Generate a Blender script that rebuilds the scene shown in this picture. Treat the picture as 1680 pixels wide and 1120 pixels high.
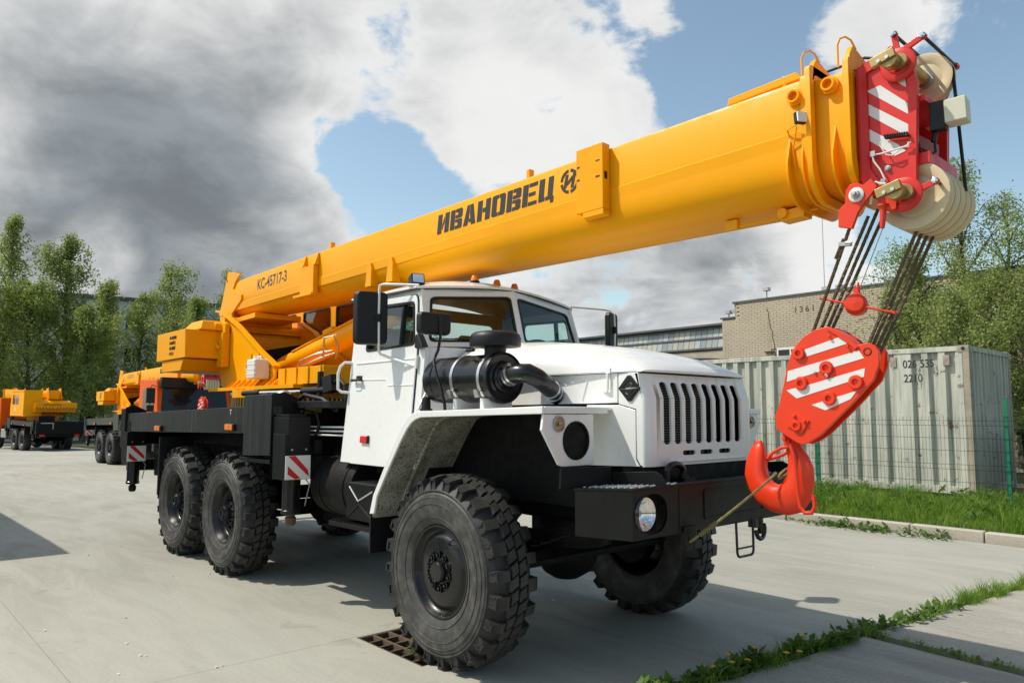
import bpy, bmesh, math, random
import numpy as np
from mathutils import Vector, Matrix
from mathutils.geometry import tessellate_polygon

for o in list(bpy.data.objects):
    bpy.data.objects.remove(o)
SC = bpy.context.scene
COL = SC.collection
R = math.radians
random.seed(7)
rng = np.random.default_rng(11)

# ------------------------------------------------------------------ camera
YAW, PITCH, ROLL = 2.40523222, 0.09486481, 0.00465813
fw = Vector((math.cos(PITCH)*math.cos(YAW), math.cos(PITCH)*math.sin(YAW), math.sin(PITCH)))
rt = Vector((math.sin(YAW), -math.cos(YAW), 0))
up = rt.cross(fw)
rt2 = rt*math.cos(ROLL) + up*math.sin(ROLL)
up2 = up*math.cos(ROLL) - rt*math.sin(ROLL)
cam_d = bpy.data.cameras.new('camera')
cam_d.sensor_width = 36.0
cam_d.lens = 1215.45/1680*36
cam_d.clip_start = 0.1
cam_d.clip_end = 3000
cam = bpy.data.objects.new('camera', cam_d)
COL.objects.link(cam)
cam.matrix_world = Matrix(((rt2.x, up2.x, -fw.x, 3.92543), (rt2.y, up2.y, -fw.y, -4.06685),
                           (rt2.z, up2.z, -fw.z, 1.61405), (0, 0, 0, 1)))
SC.camera = cam

# ------------------------------------------------------------------ light
SUN = Vector((0.55, 0.53, -1.0)).normalized()      # the way the light travels
sun_d = bpy.data.lights.new('sun', 'SUN')
sun_d.energy = 4.3
sun_d.angle = R(0.53)
sun_d.color = (1.0, 0.945, 0.84)
sun = bpy.data.objects.new('sun', sun_d)
COL.objects.link(sun)
sun.rotation_euler = SUN.to_track_quat('-Z', 'Y').to_euler()
sun.location = (-12, -10, 20)
SUN_EL = math.asin(-SUN.z)
SUN_AZ = math.atan2(-SUN.x, -SUN.y)                # from +Y, clockwise

VS = SC.view_settings
SC.display_settings.display_device = 'sRGB'
VS.view_transform = 'Standard'
VS.look = 'None'
VS.exposure = 0.0
VS.gamma = 1.0
VS.use_curve_mapping = False
SC.render.engine = 'CYCLES'
try:
    SC.cycles.use_denoising = True
    SC.cycles.max_bounces = 6
    SC.cycles.transparent_max_bounces = 12
    SC.cycles.caustics_reflective = False
    SC.cycles.caustics_refractive = False
except Exception:
    pass


class NT:
    """small helper for node trees"""
    def __init__(self, tree):
        self.t = tree
        self.n = tree.nodes
        self.l = tree.links
    def add(self, typ, **kw):
        nd = self.n.new(typ)
        for k, v in kw.items():
            setattr(nd, k, v)
        return nd
    def link(self, a, b):
        self.l.new(a, b)
    def put(self, sock, v):
        if hasattr(v, 'is_output'):
            self.l.new(v, sock)
        else:
            sock.default_value = v
    def math(self, op, a, b=0.0, clamp=False):
        nd = self.add('ShaderNodeMath', operation=op, use_clamp=clamp)
        self.put(nd.inputs[0], a)
        self.put(nd.inputs[1], b)
        return nd.outputs[0]
    def vmath(self, op, a, b=(0, 0, 0)):
        nd = self.add('ShaderNodeVectorMath', operation=op)
        self.put(nd.inputs[0], a)
        self.put(nd.inputs[1], b)
        return nd.outputs['Value'] if op in ('DOT_PRODUCT', 'LENGTH') else nd.outputs[0]
    def mix(self, f, a, b):
        nd = self.add('ShaderNodeMix', data_type='RGBA')
        self.put(nd.inputs[0], f)
        self.put(nd.inputs[6], a if hasattr(a, 'is_output') else (*a, 1)[:4])
        self.put(nd.inputs[7], b if hasattr(b, 'is_output') else (*b, 1)[:4])
        return nd.outputs[2]
    def smooth(self, v, a, b, lo=0.0, hi=1.0):
        nd = self.add('ShaderNodeMapRange', interpolation_type='SMOOTHSTEP')
        self.put(nd.inputs[0], v)
        for i, q in enumerate((a, b, lo, hi)):
            self.put(nd.inputs[1+i], q)
        return nd.outputs[0]
    def noise(self, vec, scale, detail=4, rough=0.5, dist=0.0):
        nd = self.add('ShaderNodeTexNoise')
        if vec is not None:
            self.l.new(vec, nd.inputs['Vector'])
        nd.inputs['Scale'].default_value = scale
        nd.inputs['Detail'].default_value = detail
        nd.inputs['Roughness'].default_value = rough
        nd.inputs['Distortion'].default_value = dist
        return nd.outputs[0]
    def scale(self, vec, s):
        nd = self.add('ShaderNodeVectorMath', operation='MULTIPLY')
        self.l.new(vec, nd.inputs[0])
        nd.inputs[1].default_value = s
        return nd.outputs[0]


# ------------------------------------------------------------------ sky: clear sky and broken cumulus, by direction
world = bpy.data.worlds.new('World')
SC.world = world
world.use_nodes = True
T = NT(world.node_tree)
T.n.clear()
wout = T.add('ShaderNodeOutputWorld')
sky = T.add('ShaderNodeTexSky', sky_type='NISHITA')
sky.sun_disc = False
sky.sun_elevation = SUN_EL
sky.sun_rotation = SUN_AZ
sky.altitude = 120
sky.air_density = 1.0
sky.dust_density = 1.2
sky.ozone_density = 1.3
clear = T.scale(sky.outputs[0], (0.200, 0.196, 0.166))
tc = T.add('ShaderNodeTexCoord')
D = T.vmath('NORMALIZE', tc.outputs['Generated'])
sep = T.add('ShaderNodeSeparateXYZ')
T.link(D, sep.inputs[0])
# clouds live on a flat layer overhead: project the direction onto it
zc = T.math('ADD', T.math('MAXIMUM', sep.outputs[2], 0.0), 0.16)
comb = T.add('ShaderNodeCombineXYZ')
T.link(T.math('DIVIDE', sep.outputs[0], zc), comb.inputs[0])
T.link(T.math('DIVIDE', sep.outputs[1], zc), comb.inputs[1])
P = comb.outputs[0]
n_big = T.noise(D, 3.1, 6, 0.55, 0.25)
n_fine = T.noise(P, 1.7, 9, 0.62, 0.35)
n_puff = T.noise(T.scale(D, (1, 1, 1.5)), 7.5, 8, 0.58, 0.5)
n_wisp = T.noise(T.scale(D, (1, 1, 1.7)), 17.0, 8, 0.62, 0.4)
dens = T.math('ADD', T.math('ADD', T.math('MULTIPLY', n_big, 0.55), T.math('MULTIPLY', n_fine, 0.55)), T.math('MULTIPLY', n_puff, 0.95))
dens = T.math('ADD', dens, T.math('MULTIPLY', n_wisp, 0.38))
dens = T.math('SUBTRACT', dens, 0.455)


def blob(dirs):
    acc = None
    for (d, half, w) in dirs:
        v = Vector(d).normalized()
        dp = T.vmath('DOT_PRODUCT', D, tuple(v))
        s = T.smooth(dp, math.cos(R(half)), math.cos(R(half*0.15)), 0.0, w)
        acc = s if acc is None else T.math('ADD', acc, s)
    return acc


CLOUDS = [((-0.915, 0.188, 0.357), 24, 0.36),
          ((-0.904, 0.324, 0.278), 13, 0.22),
          ((-0.956, 0.148, 0.252), 14, 0.15),
          ((-0.750, 0.475, 0.460), 9, 0.2),
          ((-0.677, 0.612, 0.408), 9, 0.3),
          ((-0.725, 0.592, 0.352), 4, 0.12),
          ((-0.601, 0.689, 0.406), 5, 0.16),
          ((-0.634, 0.749, 0.191), 13, 0.24),
          ((-0.476, 0.860, 0.184), 10, 0.24),
          ((-0.797, 0.568, 0.206), 8, 0.12),
          ((-0.885, 0.421, 0.198), 7, 0.15),
          ((-0.959, 0.213, 0.187), 5, 0.1),
          ((-0.520, 0.704, 0.484), 3, 0.16),
          ((-0.429, 0.778, 0.459), 3, 0.14),
          ((-0.230, 0.879, 0.417), 8, 0.14),
          ((-0.329, 0.841, 0.428), 6, 0.14),
          ((-0.580, 0.736, 0.349), 5, 0.14),
          ((-0.479, 0.751, 0.454), 2.5, 0.12),
          ((-0.260, 0.892, 0.370), 3, 0.06),
          ((-0.820, 0.486, 0.302), 7, -0.28),
          ((-0.462, 0.802, 0.379), 9, -0.24),
          ((-0.222, 0.917, 0.331), 8, -0.24),
          ((-0.294, 0.910, 0.293), 9, -0.22),
          ((-0.783, 0.557, 0.276), 4, -0.18),
          ((-0.513, 0.760, 0.399), 4, -0.1),
          ((-0.975, 0.139, 0.171), 4, -0.12)]
GREY = [((-0.914, 0.325, 0.242), 14, 0.55),
          ((-0.948, 0.201, 0.247), 17, 0.34),
          ((-0.944, 0.144, 0.297), 13, 0.2),
          ((-0.875, 0.272, 0.399), 12, 0.13),
          ((-0.826, 0.353, 0.439), 7, 0.2),
          ((-0.820, 0.398, 0.413), 5, 0.15),
          ((-0.584, 0.789, 0.189), 10, 0.4),
          ((-0.646, 0.739, 0.191), 8, 0.26),
          ((-0.495, 0.849, 0.185), 5, 0.3),
          ((-0.625, 0.626, 0.466), 5, 0.16),
          ((-0.750, 0.475, 0.460), 7, 0.14),
          ((-0.688, 0.622, 0.374), 6, -0.3),
          ((-0.851, 0.408, 0.331), 4, -0.35),
          ((-0.960, 0.214, 0.183), 3.5, -0.5),
          ((-0.392, 0.900, 0.192), 4, -0.3),
          ((-0.439, 0.870, 0.226), 3, -0.2)]
bias = blob(CLOUDS)
dens = T.math('ADD', dens, bias)
cover = T.smooth(dens, 0.80, 0.965)
# thickness turns the underside grey
greyness = T.math('ADD', blob(GREY), T.math('MULTIPLY', T.math('SUBTRACT', n_fine, 0.5), 0.9))
greyness = T.math('ADD', greyness, T.math('MULTIPLY', T.math('SUBTRACT', n_puff, 0.5), 1.05))
greyness = T.math('ADD', greyness, T.math('MULTIPLY', T.math('SUBTRACT', n_wisp, 0.5), 0.22))
gfac = T.smooth(greyness, -0.20, 1.05)
ccol = T.mix(gfac, (0.87, 0.87, 0.86), (0.235, 0.262, 0.285))
n_soft = T.noise(T.scale(D, (1, 1, 2.2)), 5.2, 6, 0.55, 0.6)
lum = T.smooth(T.math('ADD', T.math('MULTIPLY', n_soft, 0.65), T.math('MULTIPLY', n_wisp, 0.35)), 0.30, 0.68, 0.80, 1.34)
lumc = T.add('ShaderNodeCombineXYZ')
for i_ in range(3):
    T.link(lum, lumc.inputs[i_])
ccol = T.mix(gfac, ccol, T.vmath('MULTIPLY', ccol, lumc.outputs[0]))
edge = T.smooth(dens, 0.86, 1.15)
ccol = T.mix(T.math('MULTIPLY', T.math('SUBTRACT', 1.0, edge), 0.35), ccol, (0.90, 0.91, 0.92))
full = T.mix(cover, clear, ccol)
# a paler band of haze low over the horizon
hz = T.smooth(sep.outputs[2], 0.0, 0.16, 0.45, 0.0)
full = T.mix(hz, full, (0.62, 0.68, 0.74))
bg = T.add('ShaderNodeBackground')
T.link(full, bg.inputs[0])
bg.inputs[1].default_value = 1.0
T.link(bg.outputs[0], wout.inputs[0])


# ------------------------------------------------------------------ mesh builder
class MB:
    def __init__(self):
        self.v = []
        self.f = []
    def add(self, vs, fs):
        b = len(self.v)
        self.v += [tuple(p) for p in vs]
        self.f += [tuple(i+b for i in q) for q in fs]
        return self
    def box(self, x0, x1, y0, y1, z0, z1):
        vs = [(x, y, z) for x in (x0, x1) for y in (y0, y1) for z in (z0, z1)]
        return self.add(vs, [(0, 1, 3, 2), (4, 6, 7, 5), (0, 4, 5, 1), (2, 3, 7, 6), (0, 2, 6, 4), (1, 5, 7, 3)])
    def hexa(self, a, b):
        """two quads (lists of four points) joined"""
        return self.add(list(a)+list(b), [(3, 2, 1, 0), (4, 5, 6, 7)]+[(i, (i+1) % 4, 4+(i+1) % 4, 4+i) for i in range(4)])
    def prism(self, poly, fa, fb, holes=()):
        """poly and holes in 2D; fa, fb turn a 2D point into the two 3D faces"""
        loops = [list(poly)]+[list(h) for h in holes]
        flat = [p for lp in loops for p in lp]
        n = len(flat)
        vs = [fa(*p) for p in flat]+[fb(*p) for p in flat]
        fs = []
        if not holes:
            fs.append(tuple(range(n)))
            fs.append(tuple(reversed(range(n, 2*n))))
        else:
            tri = tessellate_polygon([[Vector((p[0], p[1], 0)) for p in lp] for lp in loops])
            for t in tri:
                fs.append(tuple(t))
                fs.append(tuple(reversed([i+n for i in t])))
        k = 0
        for lp in loops:
            m = len(lp)
            for i in range(m):
                a, b = k+i, k+(i+1) % m
                fs.append((a, b, b+n, a+n))
            k += m
        return self.add(vs, fs)
    def py(self, poly, y0, y1, holes=()):
        return self.prism(poly, lambda x, z: (x, y0, z), lambda x, z: (x, y1, z), holes)
    def px(self, poly, x0, x1, holes=()):
        return self.prism(poly, lambda y, z: (x0, y, z), lambda y, z: (x1, y, z), holes)
    def pz(self, poly, z0, z1, holes=()):
        return self.prism(poly, lambda x, y: (x, y, z0), lambda x, y: (x, y, z1), holes)
    def loft(self, rings, cap=True, closed=True):
        n = len(rings[0])
        vs = [p for r in rings for p in r]
        fs = []
        for k in range(len(rings)-1):
            for i in range(n if closed else n-1):
                a, b = k*n+i, k*n+(i+1) % n
                fs.append((a, b, b+n, a+n))
        if cap:
            fs.append(tuple(reversed(range(n))))
            fs.append(tuple(range((len(rings)-1)*n, len(rings)*n)))
        return self.add(vs, fs)
    def tube(self, pts, r, seg=8, cap=True):
        pts = [Vector(p) for p in pts]
        rs = r if isinstance(r, (list, tuple)) else [r]*len(pts)
        rings = []
        t = (pts[1]-pts[0]).normalized()
        ref = Vector((0, 0, 1)) if abs(t.z) < 0.9 else Vector((1, 0, 0))
        nrm = t.cross(ref).normalized()
        for i, p in enumerate(pts):
            if i == 0:
                tt = (pts[1]-pts[0])
            elif i == len(pts)-1:
                tt = (pts[-1]-pts[-2])
            else:
                tt = (pts[i+1]-pts[i]).normalized()+(pts[i]-pts[i-1]).normalized()
            if tt.length < 1e-9:
                tt = t
            tt.normalize()
            nrm = (nrm-tt*nrm.dot(tt))
            if nrm.length < 1e-6:
                nrm = tt.orthogonal()
            nrm.normalize()
            bi = tt.cross(nrm)
            rings.append([p+(nrm*math.cos(a)+bi*math.sin(a))*rs[i] for a in [2*math.pi*j/seg for j in range(seg)]])
        return self.loft(rings, cap)
    def cyl(self, a, b, r, seg=16, r2=None):
        return self.tube([a, b], [r, r if r2 is None else r2], seg)
    def lathe(self, prof, o, axis, seg=32, cap=False):
        """prof: (radius, height along axis)"""
        o = Vector(o)
        ax = Vector(axis).normalized()
        u = ax.orthogonal().normalized()
        w = ax.cross(u)
        rings = [[o+ax*h+(u*math.cos(a)+w*math.sin(a))*max(r, 1e-4) for a in [2*math.pi*j/seg for j in range(seg)]] for r, h in prof]
        return self.loft(rings, cap)
    def ball(self, c, r, seg=12, rings=8, sz=1.0):
        prof = [(r*math.sin(math.pi*i/rings), -r*sz*math.cos(math.pi*i/rings)) for i in range(rings+1)]
        return self.lathe(prof, c, (0, 0, 1), seg)
    def obox(self, c, hx, hy, hz, ux, uy):
        """box round c with half sizes along the unit vectors ux, uy and their cross product"""
        c, ux, uy = Vector(c), Vector(ux).normalized(), Vector(uy).normalized()
        uz = ux.cross(uy).normalized()
        vs = [c+ux*hx*a+uy*hy*b+uz*hz*d for a in (-1, 1) for b in (-1, 1) for d in (-1, 1)]
        return self.add(vs, [(0, 1, 3, 2), (4, 6, 7, 5), (0, 4, 5, 1), (2, 3, 7, 6), (0, 2, 6, 4), (1, 5, 7, 3)])
    def map(self, fn):
        self.v = [tuple(fn(*p)) for p in self.v]
        return self
    def flipped(self):
        """the same shape on the other side of the vehicle"""
        m = MB()
        m.v = [(x, -y, z) for x, y, z in self.v]
        m.f = [tuple(reversed(q)) for q in self.f]
        return m
    def mesh(self, name, mat, smooth=35, merge=True):
        me = bpy.data.meshes.new(name)
        bm = bmesh.new()
        vs = [bm.verts.new(p) for p in self.v]
        for q in self.f:
            try:
                bm.faces.new([vs[i] for i in q])
            except ValueError:
                pass
        if merge:
            bmesh.ops.remove_doubles(bm, verts=bm.verts, dist=1e-5)
        bmesh.ops.recalc_face_normals(bm, faces=bm.faces)
        bm.to_mesh(me)
        bm.free()
        for m in (mat if isinstance(mat, (list, tuple)) else [mat]):
            me.materials.append(m)
        if smooth:
            me.polygons.foreach_set('use_smooth', [True]*len(me.polygons))
            me.set_sharp_from_angle(angle=R(smooth))
        me.update()
        return me
    def build(self, name, mat, parent=None, bevel=0.0, smooth=35, seg=2, label=None):
        me = self.mesh(name, mat, smooth)
        o = bpy.data.objects.new(name, me)
        COL.objects.link(o)
        if parent is not None:
            o.parent = parent
        if bevel:
            b = o.modifiers.new('bevel', 'BEVEL')
            b.width = bevel
            b.segments = seg
            b.limit_method = 'ANGLE'
            b.angle_limit = R(38)
            b.harden_normals = True
        if label:
            o['label'] = label
        return o


def tag(o, label=None, cat=None, group=None, kind=None):
    for k, v in (('label', label), ('category', cat), ('group', group), ('kind', kind)):
        if v:
            o[k] = v
    return o


def empty(name, loc=(0, 0, 0), label=None, cat=None, group=None, rz=0.0, parent=None):
    o = bpy.data.objects.new(name, None)
    o.empty_display_size = 0.2
    COL.objects.link(o)
    o.location = loc
    o.rotation_euler = (0, 0, rz)
    if parent is not None:
        o.parent = parent
    return tag(o, label, cat, group)


def link_obj(name, me, parent=None, loc=(0, 0, 0), rot=(0, 0, 0), scale=(1, 1, 1)):
    o = bpy.data.objects.new(name, me)
    COL.objects.link(o)
    o.location = loc
    o.rotation_euler = rot
    o.scale = scale
    if parent is not None:
        o.parent = parent
    return o


def copy_tree(o, parent=None, skip=()):
    c = o.copy()
    COL.objects.link(c)
    if parent is not None:
        c.parent = parent
    for ch in list(o.children):
        if ch.name.split('.')[0] not in skip:
            copy_tree(ch, c)
    return c


def raw_mesh(name, verts, faces_n, mat, smooth=False):
    """fast mesh from numpy: verts (N,3); every face has faces_n corners taken in order"""
    me = bpy.data.meshes.new(name)
    n = len(verts)
    me.vertices.add(n)
    me.vertices.foreach_set('co', np.asarray(verts, np.float32).ravel())
    nf = n//faces_n
    me.loops.add(n)
    me.loops.foreach_set('vertex_index', np.arange(n, dtype=np.int32))
    me.polygons.add(nf)
    me.polygons.foreach_set('loop_start', np.arange(0, n, faces_n, dtype=np.int32))
    try:
        me.polygons.foreach_set('loop_total', np.full(nf, faces_n, dtype=np.int32))
    except Exception:
        pass
    me.materials.append(mat)
    me.update(calc_edges=True)
    me.validate()
    return me


# ------------------------------------------------------------------ materials
def mat_base(name):
    m = bpy.data.materials.new(name)
    m.use_nodes = True
    t = NT(m.node_tree)
    bs = t.n['Principled BSDF']
    return m, t, bs


def tobj(t):
    return t.add('ShaderNodeTexCoord').outputs['Object']


def paint(name, col, rough=0.28, coat=0.5, var=0.06, bump=0.0, metal=0.0, dirt=0.0, dirtcol=(0.22, 0.19, 0.15), spec=0.5):
    m, t, bs = mat_base(name)
    oc = tobj(t)
    n = t.noise(oc, 2.3, 5, 0.6)
    c2 = tuple(max(0, c*(1-var*2)) for c in col)
    c = t.mix(t.smooth(n, 0.35, 0.75), col, c2)
    if dirt:
        nd = t.noise(oc, 5.0, 8, 0.7)
        c = t.mix(t.math('MULTIPLY', t.smooth(nd, 0.52, 0.78), dirt), c, dirtcol)
    t.link(c, bs.inputs['Base Color'])
    nr = t.noise(oc, 14.0, 4, 0.6)
    t.link(t.smooth(nr, 0.2, 0.8, rough*0.75, min(1, rough*1.35)), bs.inputs['Roughness'])
    bs.inputs['Metallic'].default_value = metal
    bs.inputs['Coat Weight'].default_value = coat
    bs.inputs['Coat Roughness'].default_value = 0.06
    bs.inputs['Specular IOR Level'].default_value = spec
    if bump:
        bp = t.add('ShaderNodeBump')
        bp.inputs['Strength'].default_value = bump
        bp.inputs['Distance'].default_value = 0.01
        t.link(t.noise(oc, 3.0, 3, 0.5), bp.inputs['Height'])
        t.link(bp.outputs[0], bs.inputs['Normal'])
    return m


M = {}
M['yellow'] = paint('yellow_paint', (0.93, 0.385, 0.0), 0.42, 0.05, 0.025, bump=0.06, spec=0.16)
M['orange'] = paint('orange_paint', (0.76, 0.105, 0.004), 0.42, 0.04, 0.03, spec=0.15)
M['white'] = paint('white_paint', (0.79, 0.79, 0.77), 0.3, 0.5, 0.015, bump=0.03)
M['black'] = paint('black_gloss_paint', (0.007, 0.007, 0.008), 0.28, 0.18, 0.1, spec=0.35)
M['satin'] = paint('black_satin_paint', (0.005, 0.006, 0.006), 0.42, 0.03, 0.2, dirt=0.15, dirtcol=(0.02, 0.019, 0.017), spec=0.22)
M['plastic'] = paint('black_plastic', (0.009, 0.009, 0.010), 0.45, 0.0, 0.1, spec=0.35)
M['dark'] = paint('dark_chassis', (0.006, 0.006, 0.006), 0.6, 0.0, 0.2, dirt=0.3, dirtcol=(0.016, 0.015, 0.013), spec=0.2)
M['red'] = paint('red_paint', (0.78, 0.045, 0.010), 0.36, 0.15, 0.03, spec=0.35)
M['crimson'] = paint('crimson_paint', (0.70, 0.030, 0.022), 0.38, 0.10, 0.04, spec=0.35)
M['cream'] = paint('cream_nylon', (0.64, 0.53, 0.33), 0.5, 0.0, 0.06)
M['brass'] = paint('zinc_passivated_steel', (0.42, 0.30, 0.12), 0.38, 0.0, 0.1, metal=0.85)
M['steel'] = paint('bright_steel', (0.62, 0.62, 0.62), 0.32, 0.0, 0.08, metal=0.95)
M['chrome'] = paint('chrome', (0.85, 0.85, 0.85), 0.08, 0.0, 0.02, metal=1.0)
M['galv'] = paint('dull_zinc', (0.45, 0.45, 0.44), 0.45, 0.0, 0.1, metal=0.8)
M['rust'] = paint('rusty_iron', (0.135, 0.085, 0.058), 0.8, 0.0, 0.25, dirt=0.6, dirtcol=(0.08, 0.05, 0.035))
M['amber'] = paint('amber_lens', (0.85, 0.22, 0.01), 0.2, 0.5, 0.02)
M['redlens'] = paint('red_lens', (0.70, 0.015, 0.015), 0.2, 0.5, 0.02)
M['print_white'] = paint('white_print', (0.76, 0.75, 0.73), 0.4, 0.1, 0.03)
M['print_red'] = paint('red_print', (0.60, 0.015, 0.018), 0.4, 0.1, 0.03)
M['print_black'] = paint('black_print', (0.012, 0.012, 0.012), 0.45, 0.1, 0.03)
M['jerrycan'] = paint('milky_plastic', (0.80, 0.78, 0.70), 0.4, 0.0, 0.03)
M['green'] = paint('green_powder_coat', (0.014, 0.19, 0.105), 0.4, 0.1, 0.06)
M['box_beige'] = paint('beige_plastic', (0.62, 0.60, 0.47), 0.45, 0.0, 0.04)
M['tan'] = paint('tan_leatherette', (0.32, 0.17, 0.07), 0.55, 0.0, 0.08)
M['cabin'] = paint('grey_cabin_lining', (0.16, 0.165, 0.17), 0.7, 0.0, 0.08)
M['wire'] = paint('dark_green_wire', (0.018, 0.055, 0.035), 0.5, 0.0, 0.1)
M['khaki'] = paint('khaki_cord', (0.23, 0.19, 0.075), 0.85, 0.0, 0.2)


def mk_streak():
    """black paint with the dull upright run marks of rain and dust"""
    m, t, bs = mat_base('streaked_black_paint')
    oc = tobj(t)
    s = t.noise(t.scale(oc, (18, 18, 0.35)), 1.6, 5, 0.65)
    s2 = t.noise(t.scale(oc, (60, 60, 0.8)), 1.0, 3, 0.6)
    f = t.math('MULTIPLY', t.smooth(s, 0.50, 0.78), t.smooth(s2, 0.35, 0.7))
    t.link(t.mix(f, (0.010, 0.011, 0.012), (0.10, 0.10, 0.09)), bs.inputs['Base Color'])
    t.link(t.smooth(s, 0.3, 0.7, 0.28, 0.5), bs.inputs['Roughness'])
    bs.inputs['Coat Weight'].default_value = 0.2
    return m


M['streak'] = mk_streak()


def mk_rubber(name='tyre_rubber', dust=0.5):
    m, t, bs = mat_base(name)
    oc = tobj(t)
    sp = t.add('ShaderNodeSeparateXYZ')
    t.link(oc, sp.inputs[0])
    rad = t.math('SQRT', t.math('ADD', t.math('MULTIPLY', sp.outputs[0], sp.outputs[0]), t.math('MULTIPLY', sp.outputs[2], sp.outputs[2])))
    n = t.noise(oc, 9.0, 7, 0.65)
    ring = t.noise(t.scale(oc, (1, 1, 1)), 40.0, 3, 0.6)
    scr = t.noise(t.scale(oc, (3, 1, 60)), 3.0, 4, 0.7)
    f = t.math('MULTIPLY', t.smooth(n, 0.40, 0.70), dust)
    # fine radial and ring scuffs on the sidewall
    an = t.math('ARCTAN2', sp.outputs[2], sp.outputs[0])
    cb = t.add('ShaderNodeCombineXYZ')
    t.link(t.math('MULTIPLY', an, 26.0), cb.inputs[0])
    t.link(t.math('MULTIPLY', rad, 18.0), cb.inputs[1])
    f = t.math('ADD', f, t.math('MULTIPLY', t.smooth(t.noise(cb.outputs[0], 1.6, 6, 0.75), 0.50, 0.72), 0.32))
    cb2 = t.add('ShaderNodeCombineXYZ')
    t.link(t.math('MULTIPLY', an, 1.5), cb2.inputs[0])
    t.link(t.math('MULTIPLY', rad, 150.0), cb2.inputs[1])
    f = t.math('ADD', f, t.math('MULTIPLY', t.smooth(t.noise(cb2.outputs[0], 1.0, 3, 0.6), 0.52, 0.75), 0.22))
    f = t.math('ADD', f, t.math('MULTIPLY', t.smooth(scr, 0.56, 0.75), 0.18))
    wear = t.smooth(rad, 0.596, 0.613, 0.0, 0.16)
    side = t.smooth(rad, 0.515, 0.500, 0.0, 0.20)
    f = t.math('ADD', t.math('MULTIPLY', f, t.smooth(rad, 0.52, 0.50, 0.35, 1.0)), t.math('ADD', wear, side), clamp=True)
    t.link(t.mix(f, (0.008, 0.008, 0.008), (0.115, 0.111, 0.102)), bs.inputs['Base Color'])
    bs.inputs['Roughness'].default_value = 0.62
    bp = t.add('ShaderNodeBump')
    bp.inputs['Strength'].default_value = 0.25
    bp.inputs['Distance'].default_value = 0.004
    t.link(ring, bp.inputs['Height'])
    t.link(bp.outputs[0], bs.inputs['Normal'])
    return m


M['rubber'] = mk_rubber()


def mk_glass(name, tint=(0.85, 0.92, 0.90), alpha=0.16):
    m = bpy.data.materials.new(name)
    m.use_nodes = True
    t = NT(m.node_tree)
    t.n.clear()
    out = t.add('ShaderNodeOutputMaterial')
    tr = t.add('ShaderNodeBsdfTransparent')
    tr.inputs[0].default_value = (*tint, 1)
    gl = t.add('ShaderNodeBsdfGlossy')
    gl.inputs['Roughness'].default_value = 0.015
    fr = t.add('ShaderNodeFresnel')
    fr.inputs[0].default_value = 1.45
    mx = t.add('ShaderNodeMixShader')
    gb = t.add('ShaderNodeNewGeometry')
    t.link(t.math('MULTIPLY', t.math('ADD', fr.outputs[0], alpha*0.25), t.math('SUBTRACT', 1.0, gb.outputs['Backfacing']), clamp=True), mx.inputs[0])
    t.link(tr.outputs[0], mx.inputs[1])
    t.link(gl.outputs[0], mx.inputs[2])
    t.link(mx.outputs[0], out.inputs[0])
    return m


M['glass'] = mk_glass('window_glass')
M['lamp_glass'] = mk_glass('lamp_glass', (0.95, 0.95, 0.95), 0.12)
M['dark_glass'] = paint('dark_window_glass', (0.012, 0.014, 0.016), 0.08, 0.1, 0.05, spec=0.35)


def mk_fender_under():
    """whitish underside caked with road spray"""
    m, t, bs = mat_base('splashed_underside')
    oc = tobj(t)
    n1 = t.noise(oc, 70, 3, 0.6)
    n2 = t.noise(oc, 6, 6, 0.7)
    f = t.math('MULTIPLY', t.smooth(n1, 0.55, 0.60), 0.85)
    c = t.mix(t.smooth(n2, 0.35, 0.7), (0.46, 0.45, 0.39), (0.25, 0.24, 0.19))
    t.link(t.mix(f, c, (0.035, 0.035, 0.03)), bs.inputs['Base Color'])
    bs.inputs['Roughness'].default_value = 0.75
    return m


M['under'] = mk_fender_under()


def mk_rope():
    m, t, bs = mat_base('steel_rope')
    oc = tobj(t)
    n = t.noise(oc, 60, 3, 0.6)
    t.link(t.mix(n, (0.05, 0.038, 0.022), (0.17, 0.12, 0.06)), bs.inputs['Base Color'])
    bs.inputs['Roughness'].default_value = 0.5
    bs.inputs['Metallic'].default_value = 0.3
    return m


M['rope'] = mk_rope()


def rope_tube(m, a, b, r, lay=0.10, strands=4, step=0.02, sag=0.0):
    """a laid rope: strands twisting round the line a-b"""
    a, b = Vector(a), Vector(b)
    L = (b-a).length
    n = max(3, int(L/step))
    d = (b-a).normalized()
    u = d.orthogonal().normalized()
    w = d.cross(u)
    for s in range(strands):
        pts = []
        for i in range(n+1):
            q = i/n
            ang = 2*math.pi*(s/strands+q*L/lay)
            pts.append(a+(b-a)*q+Vector((0, 0, -sag*4*q*(1-q)))+(u*math.cos(ang)+w*math.sin(ang))*r*0.55)
        m.tube(pts, r*0.52, 5)
    return m


# ================================================================== THE SETTING
def gz(x):
    """the yard falls gently towards the back"""
    return 0.0 if x > -6.9 else 0.0155*(x+6.9)


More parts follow.
